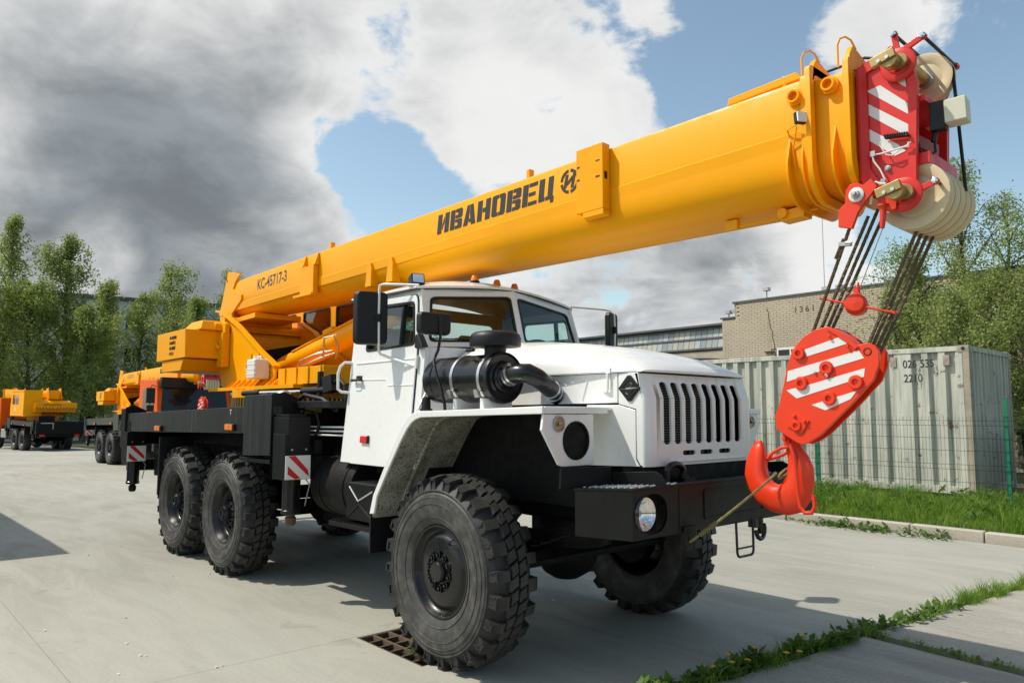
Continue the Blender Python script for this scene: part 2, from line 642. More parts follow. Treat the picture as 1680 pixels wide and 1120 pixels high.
def mk_concrete(name, base, dark, speck=0.0, rough=0.8):
    m, t, bs = mat_base(name)
    oc = tobj(t)
    g = t.add('ShaderNodeNewGeometry').outputs['Position']
    n1 = t.noise(g, 0.35, 6, 0.6, 0.6)
    n2 = t.noise(t.scale(g, (0.5, 2.2, 1)), 1.1, 7, 0.68, 0.8)
    n3 = t.noise(g, 16, 6, 0.7)
    n4 = t.noise(g, 140, 3, 0.6)
    f = t.math('ADD', t.math('MULTIPLY', t.smooth(n1, 0.3, 0.72), 0.42), t.math('MULTIPLY', t.smooth(n2, 0.36, 0.68), 0.75))
    c = t.mix(f, base, dark)
    c = t.mix(t.math('MULTIPLY', t.smooth(n3, 0.55, 0.8), 0.35), c, dark)
    c = t.mix(t.math('MULTIPLY', t.smooth(n4, 0.60, 0.74), 0.25+speck), c, tuple(k*0.5 for k in dark))
    n6 = t.noise(g, 42, 5, 0.75)
    c = t.mix(t.math('MULTIPLY', t.smooth(n6, 0.42, 0.62), 0.42), c, tuple(k*0.78 for k in dark))
    n7 = t.noise(g, 0.16, 3, 0.5)
    c = t.mix(t.math('MULTIPLY', t.smooth(n7, 0.38, 0.62), 0.30), c, tuple(k*1.22 for k in base))
    # swept arcs and drip stains
    n5 = t.noise(t.scale(g, (1.2, 1.2, 1)), 1.9, 2, 0.5, 1.5)
    c = t.mix(t.math('MULTIPLY', t.smooth(n5, 0.66, 0.75), 0.30), c, tuple(k*0.7 for k in dark))
    t.link(c, bs.inputs['Base Color'])
    t.link(t.smooth(n2, 0.3, 0.7, rough-0.18, rough+0.1), bs.inputs['Roughness'])
    bp = t.add('ShaderNodeBump')
    bp.inputs['Strength'].default_value = 0.16+speck
    bp.inputs['Distance'].default_value = 0.006
    t.link(t.math('ADD', t.math('MULTIPLY', n4, 0.6), n3), bp.inputs['Height'])
    t.link(bp.outputs[0], bs.inputs['Normal'])
    return m


M['concrete'] = mk_concrete('smooth_concrete', (0.385, 0.374, 0.314), (0.275, 0.267, 0.227))
M['old_concrete'] = mk_concrete('worn_concrete', (0.40, 0.375, 0.315), (0.25, 0.235, 0.20), 0.6, 0.9)
M['kerb'] = mk_concrete('kerb_concrete', (0.50, 0.45, 0.36), (0.36, 0.33, 0.28), 0.4, 0.9)


def mk_soil():
    m, t, bs = mat_base('earth')
    g = t.add('ShaderNodeNewGeometry').outputs['Position']
    n = t.noise(g, 1.2, 8, 0.7)
    n2 = t.noise(g, 30, 5, 0.7)
    c = t.mix(t.smooth(n, 0.35, 0.65), (0.085, 0.068, 0.045), (0.05, 0.085, 0.02))
    t.link(t.mix(t.math('MULTIPLY', n2, 0.6), c, (0.03, 0.032, 0.016)), bs.inputs['Base Color'])
    bs.inputs['Roughness'].default_value = 0.95
    return m


M['soil'] = mk_soil()


def mk_leaf(name, a, b, trans=0.35):
    m = bpy.data.materials.new(name)
    m.use_nodes = True
    t = NT(m.node_tree)
    t.n.clear()
    out = t.add('ShaderNodeOutputMaterial')
    g = t.add('ShaderNodeNewGeometry')
    n = t.noise(g.outputs['Position'], 1.1, 3, 0.6)
    n2 = t.add('ShaderNodeTexWhiteNoise')
    t.link(T_scale(t, g.outputs['Position'], 3.0), n2.inputs[0])
    f = t.math('ADD', t.math('MULTIPLY', t.smooth(n, 0.3, 0.7), 0.65), t.math('MULTIPLY', n2.outputs[0], 0.35))
    c = t.mix(f, a, b)
    d = t.add('ShaderNodeBsdfDiffuse')
    t.link(c, d.inputs[0])
    tr = t.add('ShaderNodeBsdfTranslucent')
    t.link(t.mix(0.5, c, (0.16, 0.22, 0.02)), tr.inputs[0])
    gl = t.add('ShaderNodeBsdfGlossy')
    gl.inputs['Roughness'].default_value = 0.45
    mx = t.add('ShaderNodeMixShader')
    mx.inputs[0].default_value = trans
    t.link(t.mix(0.35, c, (0.34, 0.42, 0.08)), tr.inputs[0])
    t.link(d.outputs[0], mx.inputs[1])
    t.link(tr.outputs[0], mx.inputs[2])
    m2 = t.add('ShaderNodeMixShader')
    m2.inputs[0].default_value = 0.015
    t.link(mx.outputs[0], m2.inputs[1])
    t.link(gl.outputs[0], m2.inputs[2])
    t.link(m2.outputs[0], out.inputs[0])
    return m


def T_scale(t, v, s):
    return t.scale(t.vmath('FLOOR', t.scale(v, (s*3, s*3, s*3))), (1, 1, 1))


M['leaf'] = mk_leaf('birch_leaf', (0.21, 0.29, 0.06), (0.41, 0.45, 0.18), 0.5)
M['leaf_dark'] = mk_leaf('birch_leaf_dark', (0.175, 0.25, 0.05), (0.36, 0.41, 0.14), 0.5)
M['grass'] = mk_leaf('grass_blade', (0.12, 0.24, 0.02), (0.22, 0.34, 0.05), 0.4)
M['weed'] = mk_leaf('weed_leaf', (0.05, 0.115, 0.016), (0.09, 0.17, 0.03), 0.3)
M['bark'] = paint('birch_bark', (0.10, 0.085, 0.07), 0.9, 0.0, 0.3, dirt=0.5, dirtcol=(0.03, 0.027, 0.024))
M['stem'] = paint('green_stem', (0.10, 0.16, 0.04), 0.7, 0.0, 0.1)
M['dandelion'] = paint('dandelion_yellow', (0.78, 0.52, 0.02), 0.7, 0.0, 0.08)

# ---- terrain: one sheet out to the horizon
g = MB()
xs = [-700, -320, -160, -90, -60, -45, -36, -30, -24, -18, -12, -6.9, -3, 0, 3, 6, 9, 30, 120, 700]
ys = [-700, -160, -60, -20, -8, 0, 4, 8, 12, 20, 40, 160, 700]
for x in xs:
    for y in ys:
        g.v.append((x, y, max(-1.3, gz(x))-0.09))
for i in range(len(xs)-1):
    for j in range(len(ys)-1):
        a = i*len(ys)+j
        g.f.append((a, a+len(ys), a+len(ys)+1, a+1))
tag(g.build('ground', M['soil'], smooth=60), 'bare earth and rough grass beyond the yard', kind='structure')

# ---- concrete yard: slabs with open joints
yard = empty('yard')
yard['kind'] = 'structure'
xe = [-60, -42, -30.9, -24.9, -18.9, -12.9, -6.905, -0.905]
ye = [-30.6, -21.3, -15.2, -9.1, -6.05, -2.93, 0.235, 6.73]


def edge_x(y):
    return 1.20+0.134*(y+0.13)


J = 0.0016
for i in range(len(xe)):
    for j in range(len(ye)-1):
        y0, y1 = ye[j]+J, ye[j+1]-J
        x0 = xe[i]+J
        if i < len(xe)-1:
            x1 = xe[i+1]-J
            c = [(x0, y0), (x1, y0), (x1, y1), (x0, y1)]
        else:
            c = [(x0, y0), (edge_x(y0), y0), (edge_x(y1), y1), (x0, y1)]
        m = MB()
        holes = []
        if i == len(xe)-1 and ye[j] == -2.93:
            holes = [[(-0.885, -1.20), (-0.075, -1.20), (-0.075, -0.80), (-0.885, -0.80)]]
        m.pz(c, -0.10, 0.0, holes)
        m.map(lambda x, y, z: (x, y, z+gz(x)))
        m.build('concrete_slab', M['concrete'], yard, smooth=0)

# older slabs to the right of the weedy joint
def edge2(y):
    return edge_x(y)+0.07


old = empty('old_pavement')
old['kind'] = 'structure'
for (ya, yb, dz) in ((-6.0, -2.2, -0.018), (-2.18, 1.66, -0.02), (1.74, 6.70, -0.004)):
    m = MB()
    pts = [(edge2(ya), ya)]
    # ragged break along the joint
    nseg = 16
    lo = []
    for k in range(nseg+1):
        y = ya+(yb-ya)*k/nseg
        lo.append((edge2(y)+random.uniform(-0.02, 0.035), y))
    hi = [(9.0, yb-0.72), (9.0, ya-0.72)]
    poly = lo+hi
    m.pz(poly, -0.10, dz)
    m.build('pavement_slab', M['old_concrete'], old, smooth=0)

m = MB()
for ya, yb in ((-6.0, 0.2), (0.2, 3.4), (3.4, 6.74)):
    m.hexa([(edge_x(ya)-.02, ya, -.095), (edge2(ya)+.05, ya, -.095), (edge2(yb)+.05, yb, -.095), (edge_x(yb)-.02, yb, -.095)],
           [(edge_x(ya)+.001, ya, -.022), (edge2(ya)+.02, ya, -.026), (edge2(yb)+.02, yb, -.026), (edge_x(yb)+.001, yb, -.022)])
tag(m.build('joint_soil', M['soil'], smooth=0), 'dark earth filling the joint between the old and the smooth concrete', kind='structure')

# ---- drain grate sunk in the slab by the front wheel
gr = empty('drain_grate', (-0.48, -1.0, 0), 'rusty cast iron drain grate sunk in concrete beside the near front tyre', 'drain grate')
W, H = 0.40, 0.195
m = MB()
m.pz([(-W, -H), (W, -H), (W, H), (-W, H)], -0.045, -0.003, [[(-W+.014, -H+.014), (-W+.014, H-.014), (W-.014, H-.014), (W-.014, -H+.014)]])
m.build('frame', M['rust'], gr, 0.002)
mbar = MB().box(-0.009, 0.009, -H+.015, H-.015, -0.04, -0.006).mesh('bar', M['rust'])
for k in range(5):
    link_obj('bar', mbar, gr, (-W+0.133*(k+1)+.002, 0, 0))
mrail = MB().box(-W+.015, W-.015, -0.010, 0.010, -0.04, -0.004).mesh('rail', M['rust'])
for y in (-0.065, 0.065):
    link_obj('rail', mrail, gr, (0, y, 0.0005))
m = MB().box(-W+.001, W-.001, -H+.001, H-.001, -0.088, -0.075)
m.build('silt', M['soil'], gr)


# ---- grass and weeds --------------------------------------------------------------
def blades(n, xy, zf, h, w, lean=0.35, seed=1):
    """n blades of grass, each two crossed-over triangles bent to one side; returns loose quads"""
    r = np.random.default_rng(seed)
    px, py = xy(n, r)
    pz = zf(px, py)
    hh = h*(0.45+0.75*r.random(n)**1.3)
    an = r.random(n)*2*np.pi
    ld = r.random(n)*2*np.pi
    ln = hh*lean*(0.3+r.random(n))
    ww = w*(0.6+0.8*r.random(n))
    ax, ay = np.cos(an)*ww, np.sin(an)*ww
    lx, ly = np.cos(ld)*ln, np.sin(ld)*ln
    P0 = np.stack([px-ax, py-ay, pz], 1)
    P1 = np.stack([px+ax, py+ay, pz], 1)
    mx, my, mz = px+lx*0.35, py+ly*0.35, pz+hh*0.6
    P2 = np.stack([mx+ax*0.75, my+ay*0.75, mz], 1)
    P3 = np.stack([mx-ax*0.75, my-ay*0.75, mz], 1)
    P4 = np.stack([px+lx+ax*0.1, py+ly+ay*0.1, pz+hh*0.98], 1)
    P5 = np.stack([px+lx-ax*0.1, py+ly-ay*0.1, pz+hh*0.98], 1)
    q = np.concatenate([np.stack([P0, P1, P2, P3], 1), np.stack([P3, P2, P4, P5], 1)], 0)
    return q.reshape(-1, 3)


VZ = 0.11     # verge level, flush with the kerb top


def vz(x, y):
    return np.where(x > -6.9, 0.0, 0.0155*(x+6.9))+VZ


verge = MB()
for x0, x1 in ((-60, -30), (-30, -6.9), (-6.9, 30)):
    verge.hexa([(x0, 6.97, gz(x0)-.2), (x1, 6.97, gz(x1)-.2), (x1, 19, gz(x1)-.2), (x0, 19, gz(x0)-.2)],
               [(x0, 6.97, gz(x0)+VZ-.01), (x1, 6.97, gz(x1)+VZ-.01), (x1, 19, gz(x1)+VZ-.01), (x0, 19, gz(x0)+VZ-.01)])
tag(verge.build('verge', M['soil'], smooth=0), 'earth bank behind the kerb', kind='structure')


def xy_verge(n, r):
    x = r.uniform(-7, 6.5, n)
    y = 7.0+(r.random(n)**1.25)*5.2
    return x, y


def xy_clump(n, r):
    k = 240
    cx, cy = r.uniform(-5, 5, k), 7.3+r.random(k)**0.8*3.4
    i = r.integers(0, k, n)
    return cx[i]+r.normal(0, .10, n), np.maximum(7.02, cy[i]+r.normal(0, .10, n))


q = np.concatenate([blades(46000, xy_verge, vz, 0.13, 0.0042, 0.6, 3), blades(26000, xy_clump, vz, 0.25, 0.005, 0.5, 4)])
o = link_obj('grass', raw_mesh('grass', q, 4, M['grass']))
tag(o, 'rough green grass between the kerb and the container', kind='stuff')


def leaf_quads(n, r, cx, cy, cz, spread, zs, size, up=0.5):
    """n broad leaves round points; quads"""
    px = cx+r.normal(0, spread, n)
    py = cy+r.normal(0, spread, n)
    pz = cz+np.abs(r.normal(0, zs, n))
    an = r.random(n)*2*np.pi
    sz = size*(0.5+r.random(n))
    d = np.stack([np.cos(an), np.sin(an), up*r.random(n)], 1)*sz[:, None]
    s = np.stack([-np.sin(an), np.cos(an), (r.random(n)-.5)*0.5], 1)*(sz*0.32)[:, None]
    p = np.stack([px, py, pz], 1)
    q = np.stack([p-s*0.25, p+d*0.5-s, p+d, p+d*0.5+s], 1)
    return q.reshape(-1, 3)


def weeds_line():
    r = np.random.default_rng(21)
    out = []
    # tufts along the joint, thin in some places and dense in others
    for k in range(115):
        y = r.uniform(-0.6, 4.9) if k < 80 else r.uniform(-0.6, 1.5)
        x = edge_x(y)+0.035+r.normal(0, .03)
        dense = r.random()
        n = int(6+46*dense**1.5)
        hgt = 0.045+0.075*r.random()
        if y > 3.0:
            n = int(n*2.2)
            hgt *= 1.35
        out.append(blades(n, lambda n, r2, x=x, y=y: (x+r2.normal(0, .030, n), y+r2.normal(0, .05, n)), lambda a, b: a*0-0.02, hgt, 0.0032, 0.7, 100+k))
    return np.concatenate(out)


o = link_obj('joint_grass', raw_mesh('joint_grass', weeds_line(), 4, M['grass']))
tag(o, 'tufts of grass in the open joint between smooth and worn concrete', kind='stuff')


def leafy_patch(name, label, pts, seed, size=0.05, group=None):
    r = np.random.default_rng(seed)
    q = []
    for (x, y, n, sp, zs) in pts:
        q.append(leaf_quads(n, r, x, y, 0.0, sp, zs, size, 0.9))
    o = link_obj(name, raw_mesh(name, np.concatenate(q), 4, M['weed']))
    return tag(o, label, kind='stuff')


jl = [(edge_x(y)+0.03+random.uniform(-.05, .05), y, random.choice((2, 8, 24, 40)), 0.032, 0.018) for y in [-0.5+0.075*k for k in range(34)]]
jl += [(edge_x(y)+0.05, y, 26, 0.05, 0.02) for y in (2.1, 2.3, 2.5, 2.7, 2.95)]
leafy_patch('joint_weeds', 'dark leafy weeds in the joint beside the worn slab', jl, 5, 0.055)
cr = []
for k in range(24):
    f = k/23
    cr.append((1.55+f*1.5+random.uniform(-.03, .03), 1.71-f*0.17+random.uniform(-.02, .02), random.choice((2, 5, 16, 20)), 0.022, 0.010))
leafy_patch('crack_weeds', 'low weeds in the cross joint of the worn pavement', cr, 6, 0.022)
q = np.concatenate([blades(13, lambda n, r2, x=x, y=y: (x+r2.normal(0, .03, n), y+r2.normal(0, .02, n)), lambda a, b: a*0-.02, 0.06, .003, .8, 300+int(x*50)) for (x, y, *_ ) in cr])
tag(link_obj('crack_grass', raw_mesh('crack_grass', q, 4, M['grass'])), 'short grass in the cross joint of the worn pavement', kind='stuff')
kb = [(x, 6.66+random.uniform(-.05, .05), int(random.randint(10, 50)*w), 0.10, 0.03) for x, w in [(-1.55+0.09*k, (0.3 if k < 5 else 1.2 if k < 14 else .5)) for k in range(24)]]
leafy_patch('kerb_weeds', 'leafy weeds growing at the foot of the kerb', kb, 8, 0.06)
leafy_patch('grate_weeds', 'small green weeds sprouting from the drain grate', [(-0.52, -0.86, 150, .055, .03), (-0.42, -0.84, 110, .05, .035), (-0.20, -0.98, 90, .045, .03), (-.3, -1.1, 40, .03, .02)], 9, 0.026)
leafy_patch('verge_weeds', 'broad leaved weeds among the grass of the verge', [(random.uniform(-3.5, 4), random.uniform(7.4, 9.9), 26, .09, .14) for k in range(90)], 10, 0.085)
bpy.data.objects['verge_weeds'].location.z = VZ

# dandelions along the joint
for k, (x, y, h, lab) in enumerate(((1.255, 0.02, .075, 'single yellow dandelion nearest the bottom edge of the picture'),
                                    (1.30, 0.16, .08, 'yellow dandelion in the joint weeds, second from the bottom'),
                                    (1.235, 0.22, .10, 'tall yellow dandelion on the smooth concrete side of the weeds'),
                                    (1.33, 0.30, .07, 'low yellow dandelion on the worn slab side of the weeds'),
                                    (1.28, 0.47, .10, 'yellow dandelion at the middle of the weedy joint'),
                                    (1.42, 0.62, .07, 'yellow dandelion leaning over the worn slab'),
                                    (1.45, 0.74, .06, 'small yellow dandelion closest to the slab, beside its twin'),
                                    (1.35, 0.98, .095, 'yellow dandelion highest up along the weedy joint'))):
    e = empty('dandelion', (x, y, -0.01), lab, 'dandelion', 'dandelions in the weedy joint')
    MB().tube([(0, 0, 0), (.004, .003, h*.6), (.008, .004, h)], .0022, 5).build('stem', M['stem'], e)
    fm = MB()
    for q in range(14):
        a = 2*math.pi*q/14
        for rr, zz, ww in ((.020, .004, .0055), (.012, .009, .005)):
            fm.add([(.008, .004, h), (.008+math.cos(a-.2)*rr, .004+math.sin(a-.2)*rr, h+zz), (.008+math.cos(a)*rr*1.15, .004+math.sin(a)*rr*1.15, h+zz), (.008+math.cos(a+.2)*rr, .004+math.sin(a+.2)*rr, h+zz)], [(0, 1, 2, 3)])
    fm.ball((.008, .004, h+.003), .008, 8, 5, .7)
    fm.build('flower', M['dandelion'], e)

# scraps of litter on the concrete
m = MB()
rl = random.Random(5)
for (x, y, n, sp) in ((-1.45, -2.45, 2, .02), (-5.6, -1.75, 6, .30), (-3.4, -1.55, 2, .25), (-.75, .62, 3, .03), (-.9, -2.2, 2, .1), (-2.2, -2.4, 4, .4), (.3, 4.4, 5, .7)):
    for k in range(n):
        px_, py_, q = x+rl.gauss(0, sp), y+rl.gauss(0, sp), rl.uniform(.006, .016)
        a = rl.uniform(0, 6.28)
        P4 = [(px_+q*rl.uniform(.6, 1.2)*math.cos(a+i*1.57), py_+q*rl.uniform(.5, 1.1)*math.sin(a+i*1.57)) for i in range(4)]
        m.hexa([(p[0], p[1], .001) for p in P4], [(p[0], p[1], .004+rl.random()*.008) for p in P4])
tag(m.build('litter', M['print_white'], smooth=0), 'scattered pale scraps of paper and chips on the concrete', kind='stuff')

# ---- kerb
kerb = empty('kerb', (0, 0, 0))
kerb['kind'] = 'structure'
kx = -0.01
ms = MB().box(-0.435, 0.435, -0.075, 0.075, -0.12, 0.125).mesh('kerb_stone', M['kerb'])
for k in range(-26, 13):
    x = 0.42+kx+0.885*k
    o = link_obj('kerb_stone', ms, kerb, (x, 6.885+0.004*(x+1)+random.uniform(-.006, .006), gz(x)+random.uniform(-.006, .004)), (0, 0, R(random.uniform(-.3, .6))))
    b = o.modifiers.new('bevel', 'BEVEL')
    b.width, b.segments = 0.014, 2

# ---- mesh fence: green posts, welded wire panels
fence = empty('wire_fence', (-0.96, 9.34, VZ), 'green welded wire mesh fence with square posts in front of the container', 'fence')
FD = Vector((2.91, 0.243, 0)).normalized()
FN = Vector((-FD.y, FD.x, 0))
FP0 = Vector((0.494, 9.461, 0))
SPC = 2.92
pm = MB().box(-0.03, 0.03, -0.03, 0.03, -0.1, 1.74)
pm.box(-0.032, 0.032, -0.032, 0.032, 1.74, 1.752)
pmesh = pm.mesh('post', M['green'])
cm = MB().box(-0.034, 0.034, -0.034, 0.034, -0.02, 0.02)
cm.cyl((0, -0.034, 0), (0, -0.055, 0), 0.008, 8)
cmesh = cm.mesh('clamp', M['green'])
fz = math.atan2(FD.y, FD.x)
base = Vector(fence.location)
for k in range(-5, 5):
    p = FP0+FD*SPC*k
    po = link_obj('post', pmesh, fence, (p.x-base.x, p.y-base.y, gz(p.x)), (0, 0, fz))
    for z in (0.28, 0.78, 1.48):
        link_obj('clamp', cmesh, po, (0, 0, z))
w = MB()


def wire(a, b, r=0.0026):
    a, b = Vector(a), Vector(b)
    d = (b-a).normalized()
    u = d.orthogonal().normalized()
    v = d.cross(u)
    w.add([a+u*r, a-u*r*.5+v*r*.87, a-u*r*.5-v*r*.87, b+u*r, b-u*r*.5+v*r*.87, b-u*r*.5-v*r*.87], [(0, 1, 4, 3), (1, 2, 5, 4), (2, 0, 3, 5)])


for k in range(-5, 4):
    p = FP0+FD*SPC*k-FN*0.04-base
    p.z = 0.0
    e = p+FD*SPC
    for z in (0.12, 0.20, 0.42, 0.62, 0.70, 0.92, 1.12, 1.32, 1.40):
        o_ = 0.03 if z in (0.20, 0.70, 1.40) else 0.0
        wire((p.x, p.y-o_, z), (e.x, e.y-o_, z), 0.0036)
    nv = int(SPC/0.055)
    zz = [(0.06, 0), (0.12, 0), (0.16, .03), (0.20, .0), (0.62, 0), (.66, .03), (0.70, 0), (1.32, 0), (1.36, .03), (1.40, 0), (1.47, 0)]
    for j in range(nv):
        q = p+FD*(SPC*(j+.5)/nv)
        for a, b in zip(zz[:-1], zz[1:]):
            wire((q.x, q.y-a[1], a[0]), (q.x, q.y-b[1], b[0]), 0.0025)
me = bpy.data.meshes.new('wire_mesh')
me.from_pydata(w.v, [], w.f)
me.materials.append(M['wire'])
wm = link_obj('wire_mesh', me, fence)
wm['kind'] = 'stuff'


# ---- shipping container
def mk_container_paint():
    m, t, bs = mat_base('weathered_container_paint')
    oc = tobj(t)
    n = t.noise(t.scale(oc, (1, 1, .25)), 2.2, 7, 0.65)
    n2 = t.noise(oc, 5.5, 9, 0.72)
    n3 = t.noise(t.scale(oc, (9, 9, .5)), 1.2, 6, 0.7)
    c = t.mix(t.smooth(n, 0.35, 0.7), (0.60, 0.59, 0.50), (0.48, 0.48, 0.41))
    c = t.mix(t.math('MULTIPLY', t.smooth(n3, 0.5, 0.75), 0.5), c, (0.30, 0.27, 0.17))
    # patchy upright streaks of darker grey-green mixed over the paint
    n5 = t.noise(t.scale(oc, (7, 7, .35)), 1.0, 5, 0.7)
    c = t.mix(t.math('MULTIPLY', t.smooth(n5, 0.42, 0.62), 0.55), c, (0.20, 0.225, 0.19))
    n8 = t.noise(t.scale(oc, (5, 5, .28)), 1.3, 6, 0.72)
    c = t.mix(t.math('MULTIPLY', t.smooth(n8, 0.60, 0.72), 0.55), c, (0.24, 0.135, 0.06))
    f = t.smooth(n2, 0.59, 0.66)
    c = t.mix(t.math('MULTIPLY', f, .85), c, (0.17, 0.075, 0.03))
    t.link(c, bs.inputs['Base Color'])
    bs.inputs['Roughness'].default_value = 0.6
    return m


M['container'] = mk_container_paint()
M['container_rust'] = paint('rusted_container_steel', (0.42, 0.37, 0.28), 0.7, 0.0, 0.2, dirt=1.0, dirtcol=(0.17, 0.07, 0.03))
CX, CY, CZ, CL_, CW, CH = -0.237, 10.384, 0.223, 6.06, 2.44, 2.59
ct = empty('shipping_container', (CX-CL_/2, CY+CW/2, CZ), 'weathered grey-green corrugated steel shipping container behind the green fence', 'container')


def cpt(x, y, z):
    return (x-CX+CL_/2, y-CY-CW/2, z)


hx, hy = CL_/2, CW/2
# corrugated wall: trapezoid wave, as the photograph shows with a flat panel for the number near the right end


def corrug(L, flats=(), pitch=0.278, depth=0.064):
    pts = []
    x = 0.0
    seq = (0.103, 0.035, 0.105, 0.035)
    lv = [0, 0, depth, depth]
    pts.append((0, 0))
    while x < L-0.05:
        hit = [f for f in flats if f[0] <= x < f[1]]
        if hit:
            pts.append((min(hit[0][1], L), pts[-1][1]))
            x = hit[0][1]
            continue
        s = L/round(L/pitch)/0.278
        for dx, lvl in zip(seq, (0, depth, depth, 0)):
            x += dx*s
            pts.append((min(x, L), lvl))
    return pts


cs = [(hx-0.11-p, q) for p, q in corrug(CL_-0.22, flats=((0.56, 1.03),))]
for sy in (-1, 1):
    loop = [(x, sy*(hy-0.012-d), 0) for x, d in cs]
    MB().loft([[(x, y, 0.13) for x, y, _ in loop], [(x, y, CH-0.10) for x, y, _ in loop]], cap=False, closed=False).build('side_wall', M['container'], ct, smooth=0)
ce = [(hy-0.09-p, q) for p, q in corrug(CW-0.18, pitch=0.2)]
for sx in (-1, 1):
    MB().loft([[(sx*(hx-0.012-d), y, 0.13) for y, d in ce], [(sx*(hx-0.012-d), y, CH-0.10) for y, d in ce]], cap=False, closed=False).build('end_wall', M['container'], ct, smooth=0)
m = MB()
m.box(-hx+.05, hx-.05, -hy+.03, hy-.03, CH-0.035, CH-0.02)
m.build('roof', M['container'], ct)
m = MB()
for sy in (-1, 1):
    y = sy*(hy-0.035)
    m.box(-hx+.17, hx-.17, y-.035, y+.035, CH-0.10, CH-0.012)
for sx in (-1, 1):
    x = sx*(hx-0.035)
    m.box(x-.035, x+.035, -hy+.16, hy-.16, CH-0.10, CH-0.014)
m.build('top_rail', M['container'], ct, 0.004)
m = MB()
for sy in (-1, 1):
    y = sy*(hy-0.04)
    m.box(-hx+.17, hx-.17, y-.03, y+.03, 0.015, 0.14)
for sx in (-1, 1):
    x = sx*(hx-0.04)
    m.box(x-.03, x+.03, -hy+.16, hy-.16, 0.017, 0.138)
m.box(-hx+.1, hx-.1, -hy+.1, hy-.1, .06, .12)
m.build('bottom_rail', M['container'], ct, 0.004)
cp = MB().box(-.05, .05, -.055, .055, .118, CH-.118).mesh('corner_post', M['container_rust'])
cc = MB()
cc.box(-.089, .089, -.081, .081, 0, .118)
ccm = cc.mesh('corner_casting', M['container_rust'])
hole = MB()
hole.lathe([(0, 0), (.032, 0), (.032, .002)], (0, 0, 0), (0, -1, 0), 12)
holem = hole.mesh('casting_hole', M['print_black'])
for sx in (-1, 1):
    for sy in (-1, 1):
        link_obj('corner_post', cp, ct, (sx*(hx-.052), sy*(hy-.057), 0))
        for z in (0, CH-.118):
            c_ = link_obj('corner_casting', ccm, ct, (sx*(hx-.089), sy*(hy-.081), z))
            link_obj('casting_hole', holem, c_, (0, sy*.083*1, .059), (0, 0, 0 if sy < 0 else math.pi))
# vents under the top rail
vm = MB().box(-.05, .05, -.035, .02, -.09, .09).mesh('vent', M['container_rust'])
for x in (0.36, 1.25):
    link_obj('vent', vm, ct, (hx-x, -hy+.028, CH-.25))
blk = MB().box(-.15, .15, -.6, .6, -.2, 0.012)
bm_ = blk.mesh('timber_block', M['rust'])
for x in (-2.6, 2.6):
    link_obj('timber_block', bm_, ct, (x, 0, 0))


def font_mesh(txt, size, mat, name, sx=1.0, bold=0.0, depth=0.002, spacing=1.0):
    cu = bpy.data.curves.new('lettering', 'FONT')
    cu.body = txt
    cu.size = size
    cu.offset = bold
    cu.extrude = depth
    cu.space_character = spacing
    ob = bpy.data.objects.new('lettering', cu)
    COL.objects.link(ob)
    bpy.context.view_layer.update()
    dg = bpy.context.evaluated_depsgraph_get()
    me = bpy.data.meshes.new_from_object(ob.evaluated_get(dg))
    me.name = name
    me.transform(Matrix.Diagonal((sx, 1, 1, 1)))
    me.materials.clear()
    me.materials.append(mat)
    bpy.data.objects.remove(ob)
    return me


def lettering(txt, size, mat, parent, loc, rot, name='lettering', **kw):
    return link_obj(name, font_mesh(txt, size, mat, name, **kw), parent, loc, rot)


lettering('026 535', .20, M['print_black'], ct, (hx-1.09, -hy-.004+.012, CH-.36), (R(90), 0, 0), 'number', sx=.82)
lettering('2210', .20, M['print_black'], ct, (hx-1.08, -hy-.004+.012, CH-.62), (R(90), 0, 0), 'number', sx=.80)

# dark metal bin standing behind the fence at the right edge
b = empty('waste_bin', (1.15, 11.6, VZ), 'black steel bin behind the fence to the right of the container', 'bin')
m = MB()
m.hexa([(-.75, -.5, .12), (.75, -.5, .12), (.75, .5, .12), (-.75, .5, .12)], [(-.85, -.6, 1.15), (.85, -.6, 1.15), (.85, .6, 1.15), (-.85, .6, 1.15)])
m.build('body', M['dark'], b, .01)
m = MB().box(-.9, .9, -.64, .64, 1.15, 1.21)
m.build('lid', M['dark'], b, .015)
wl = MB().cyl((0, -.03, 0), (0, .03, 0), .1, 12).mesh('wheel', M['plastic'])
for x in (-.6, .6):
    for y in (-.42, .42):
        link_obj('wheel', wl, b, (x, y, .1))


# ---- brick hall with a lower glazed shed beside it
def mk_brick():
    m, t, bs = mat_base('silicate_brick')
    oi = t.add('ShaderNodeObjectInfo')
    g = t.add('ShaderNodeNewGeometry').outputs['Position']
    n = t.noise(g, 0.7, 6, 0.65)
    n2 = t.add('ShaderNodeTexWhiteNoise')
    t.link(t.vmath('FLOOR', t.vmath('MULTIPLY', g, (3.85, 3.85, 12.8))), n2.inputs[0])
    n3 = t.noise(t.scale(g, (1, 1, .2)), 1.6, 6, 0.7)
    c = t.mix(t.smooth(n, 0.3, 0.7), (0.53, 0.455, 0.34), (0.47, 0.40, 0.30))
    c = t.mix(t.math('MULTIPLY', n2.outputs[0], .30), c, (0.40, 0.32, 0.22))
    c = t.mix(t.math('MULTIPLY', t.smooth(n3, .55, .75), .4), c, (0.2, 0.165, 0.12))
    t.link(c, bs.inputs['Base Color'])
    bs.inputs['Roughness'].default_value = 0.9
    return m


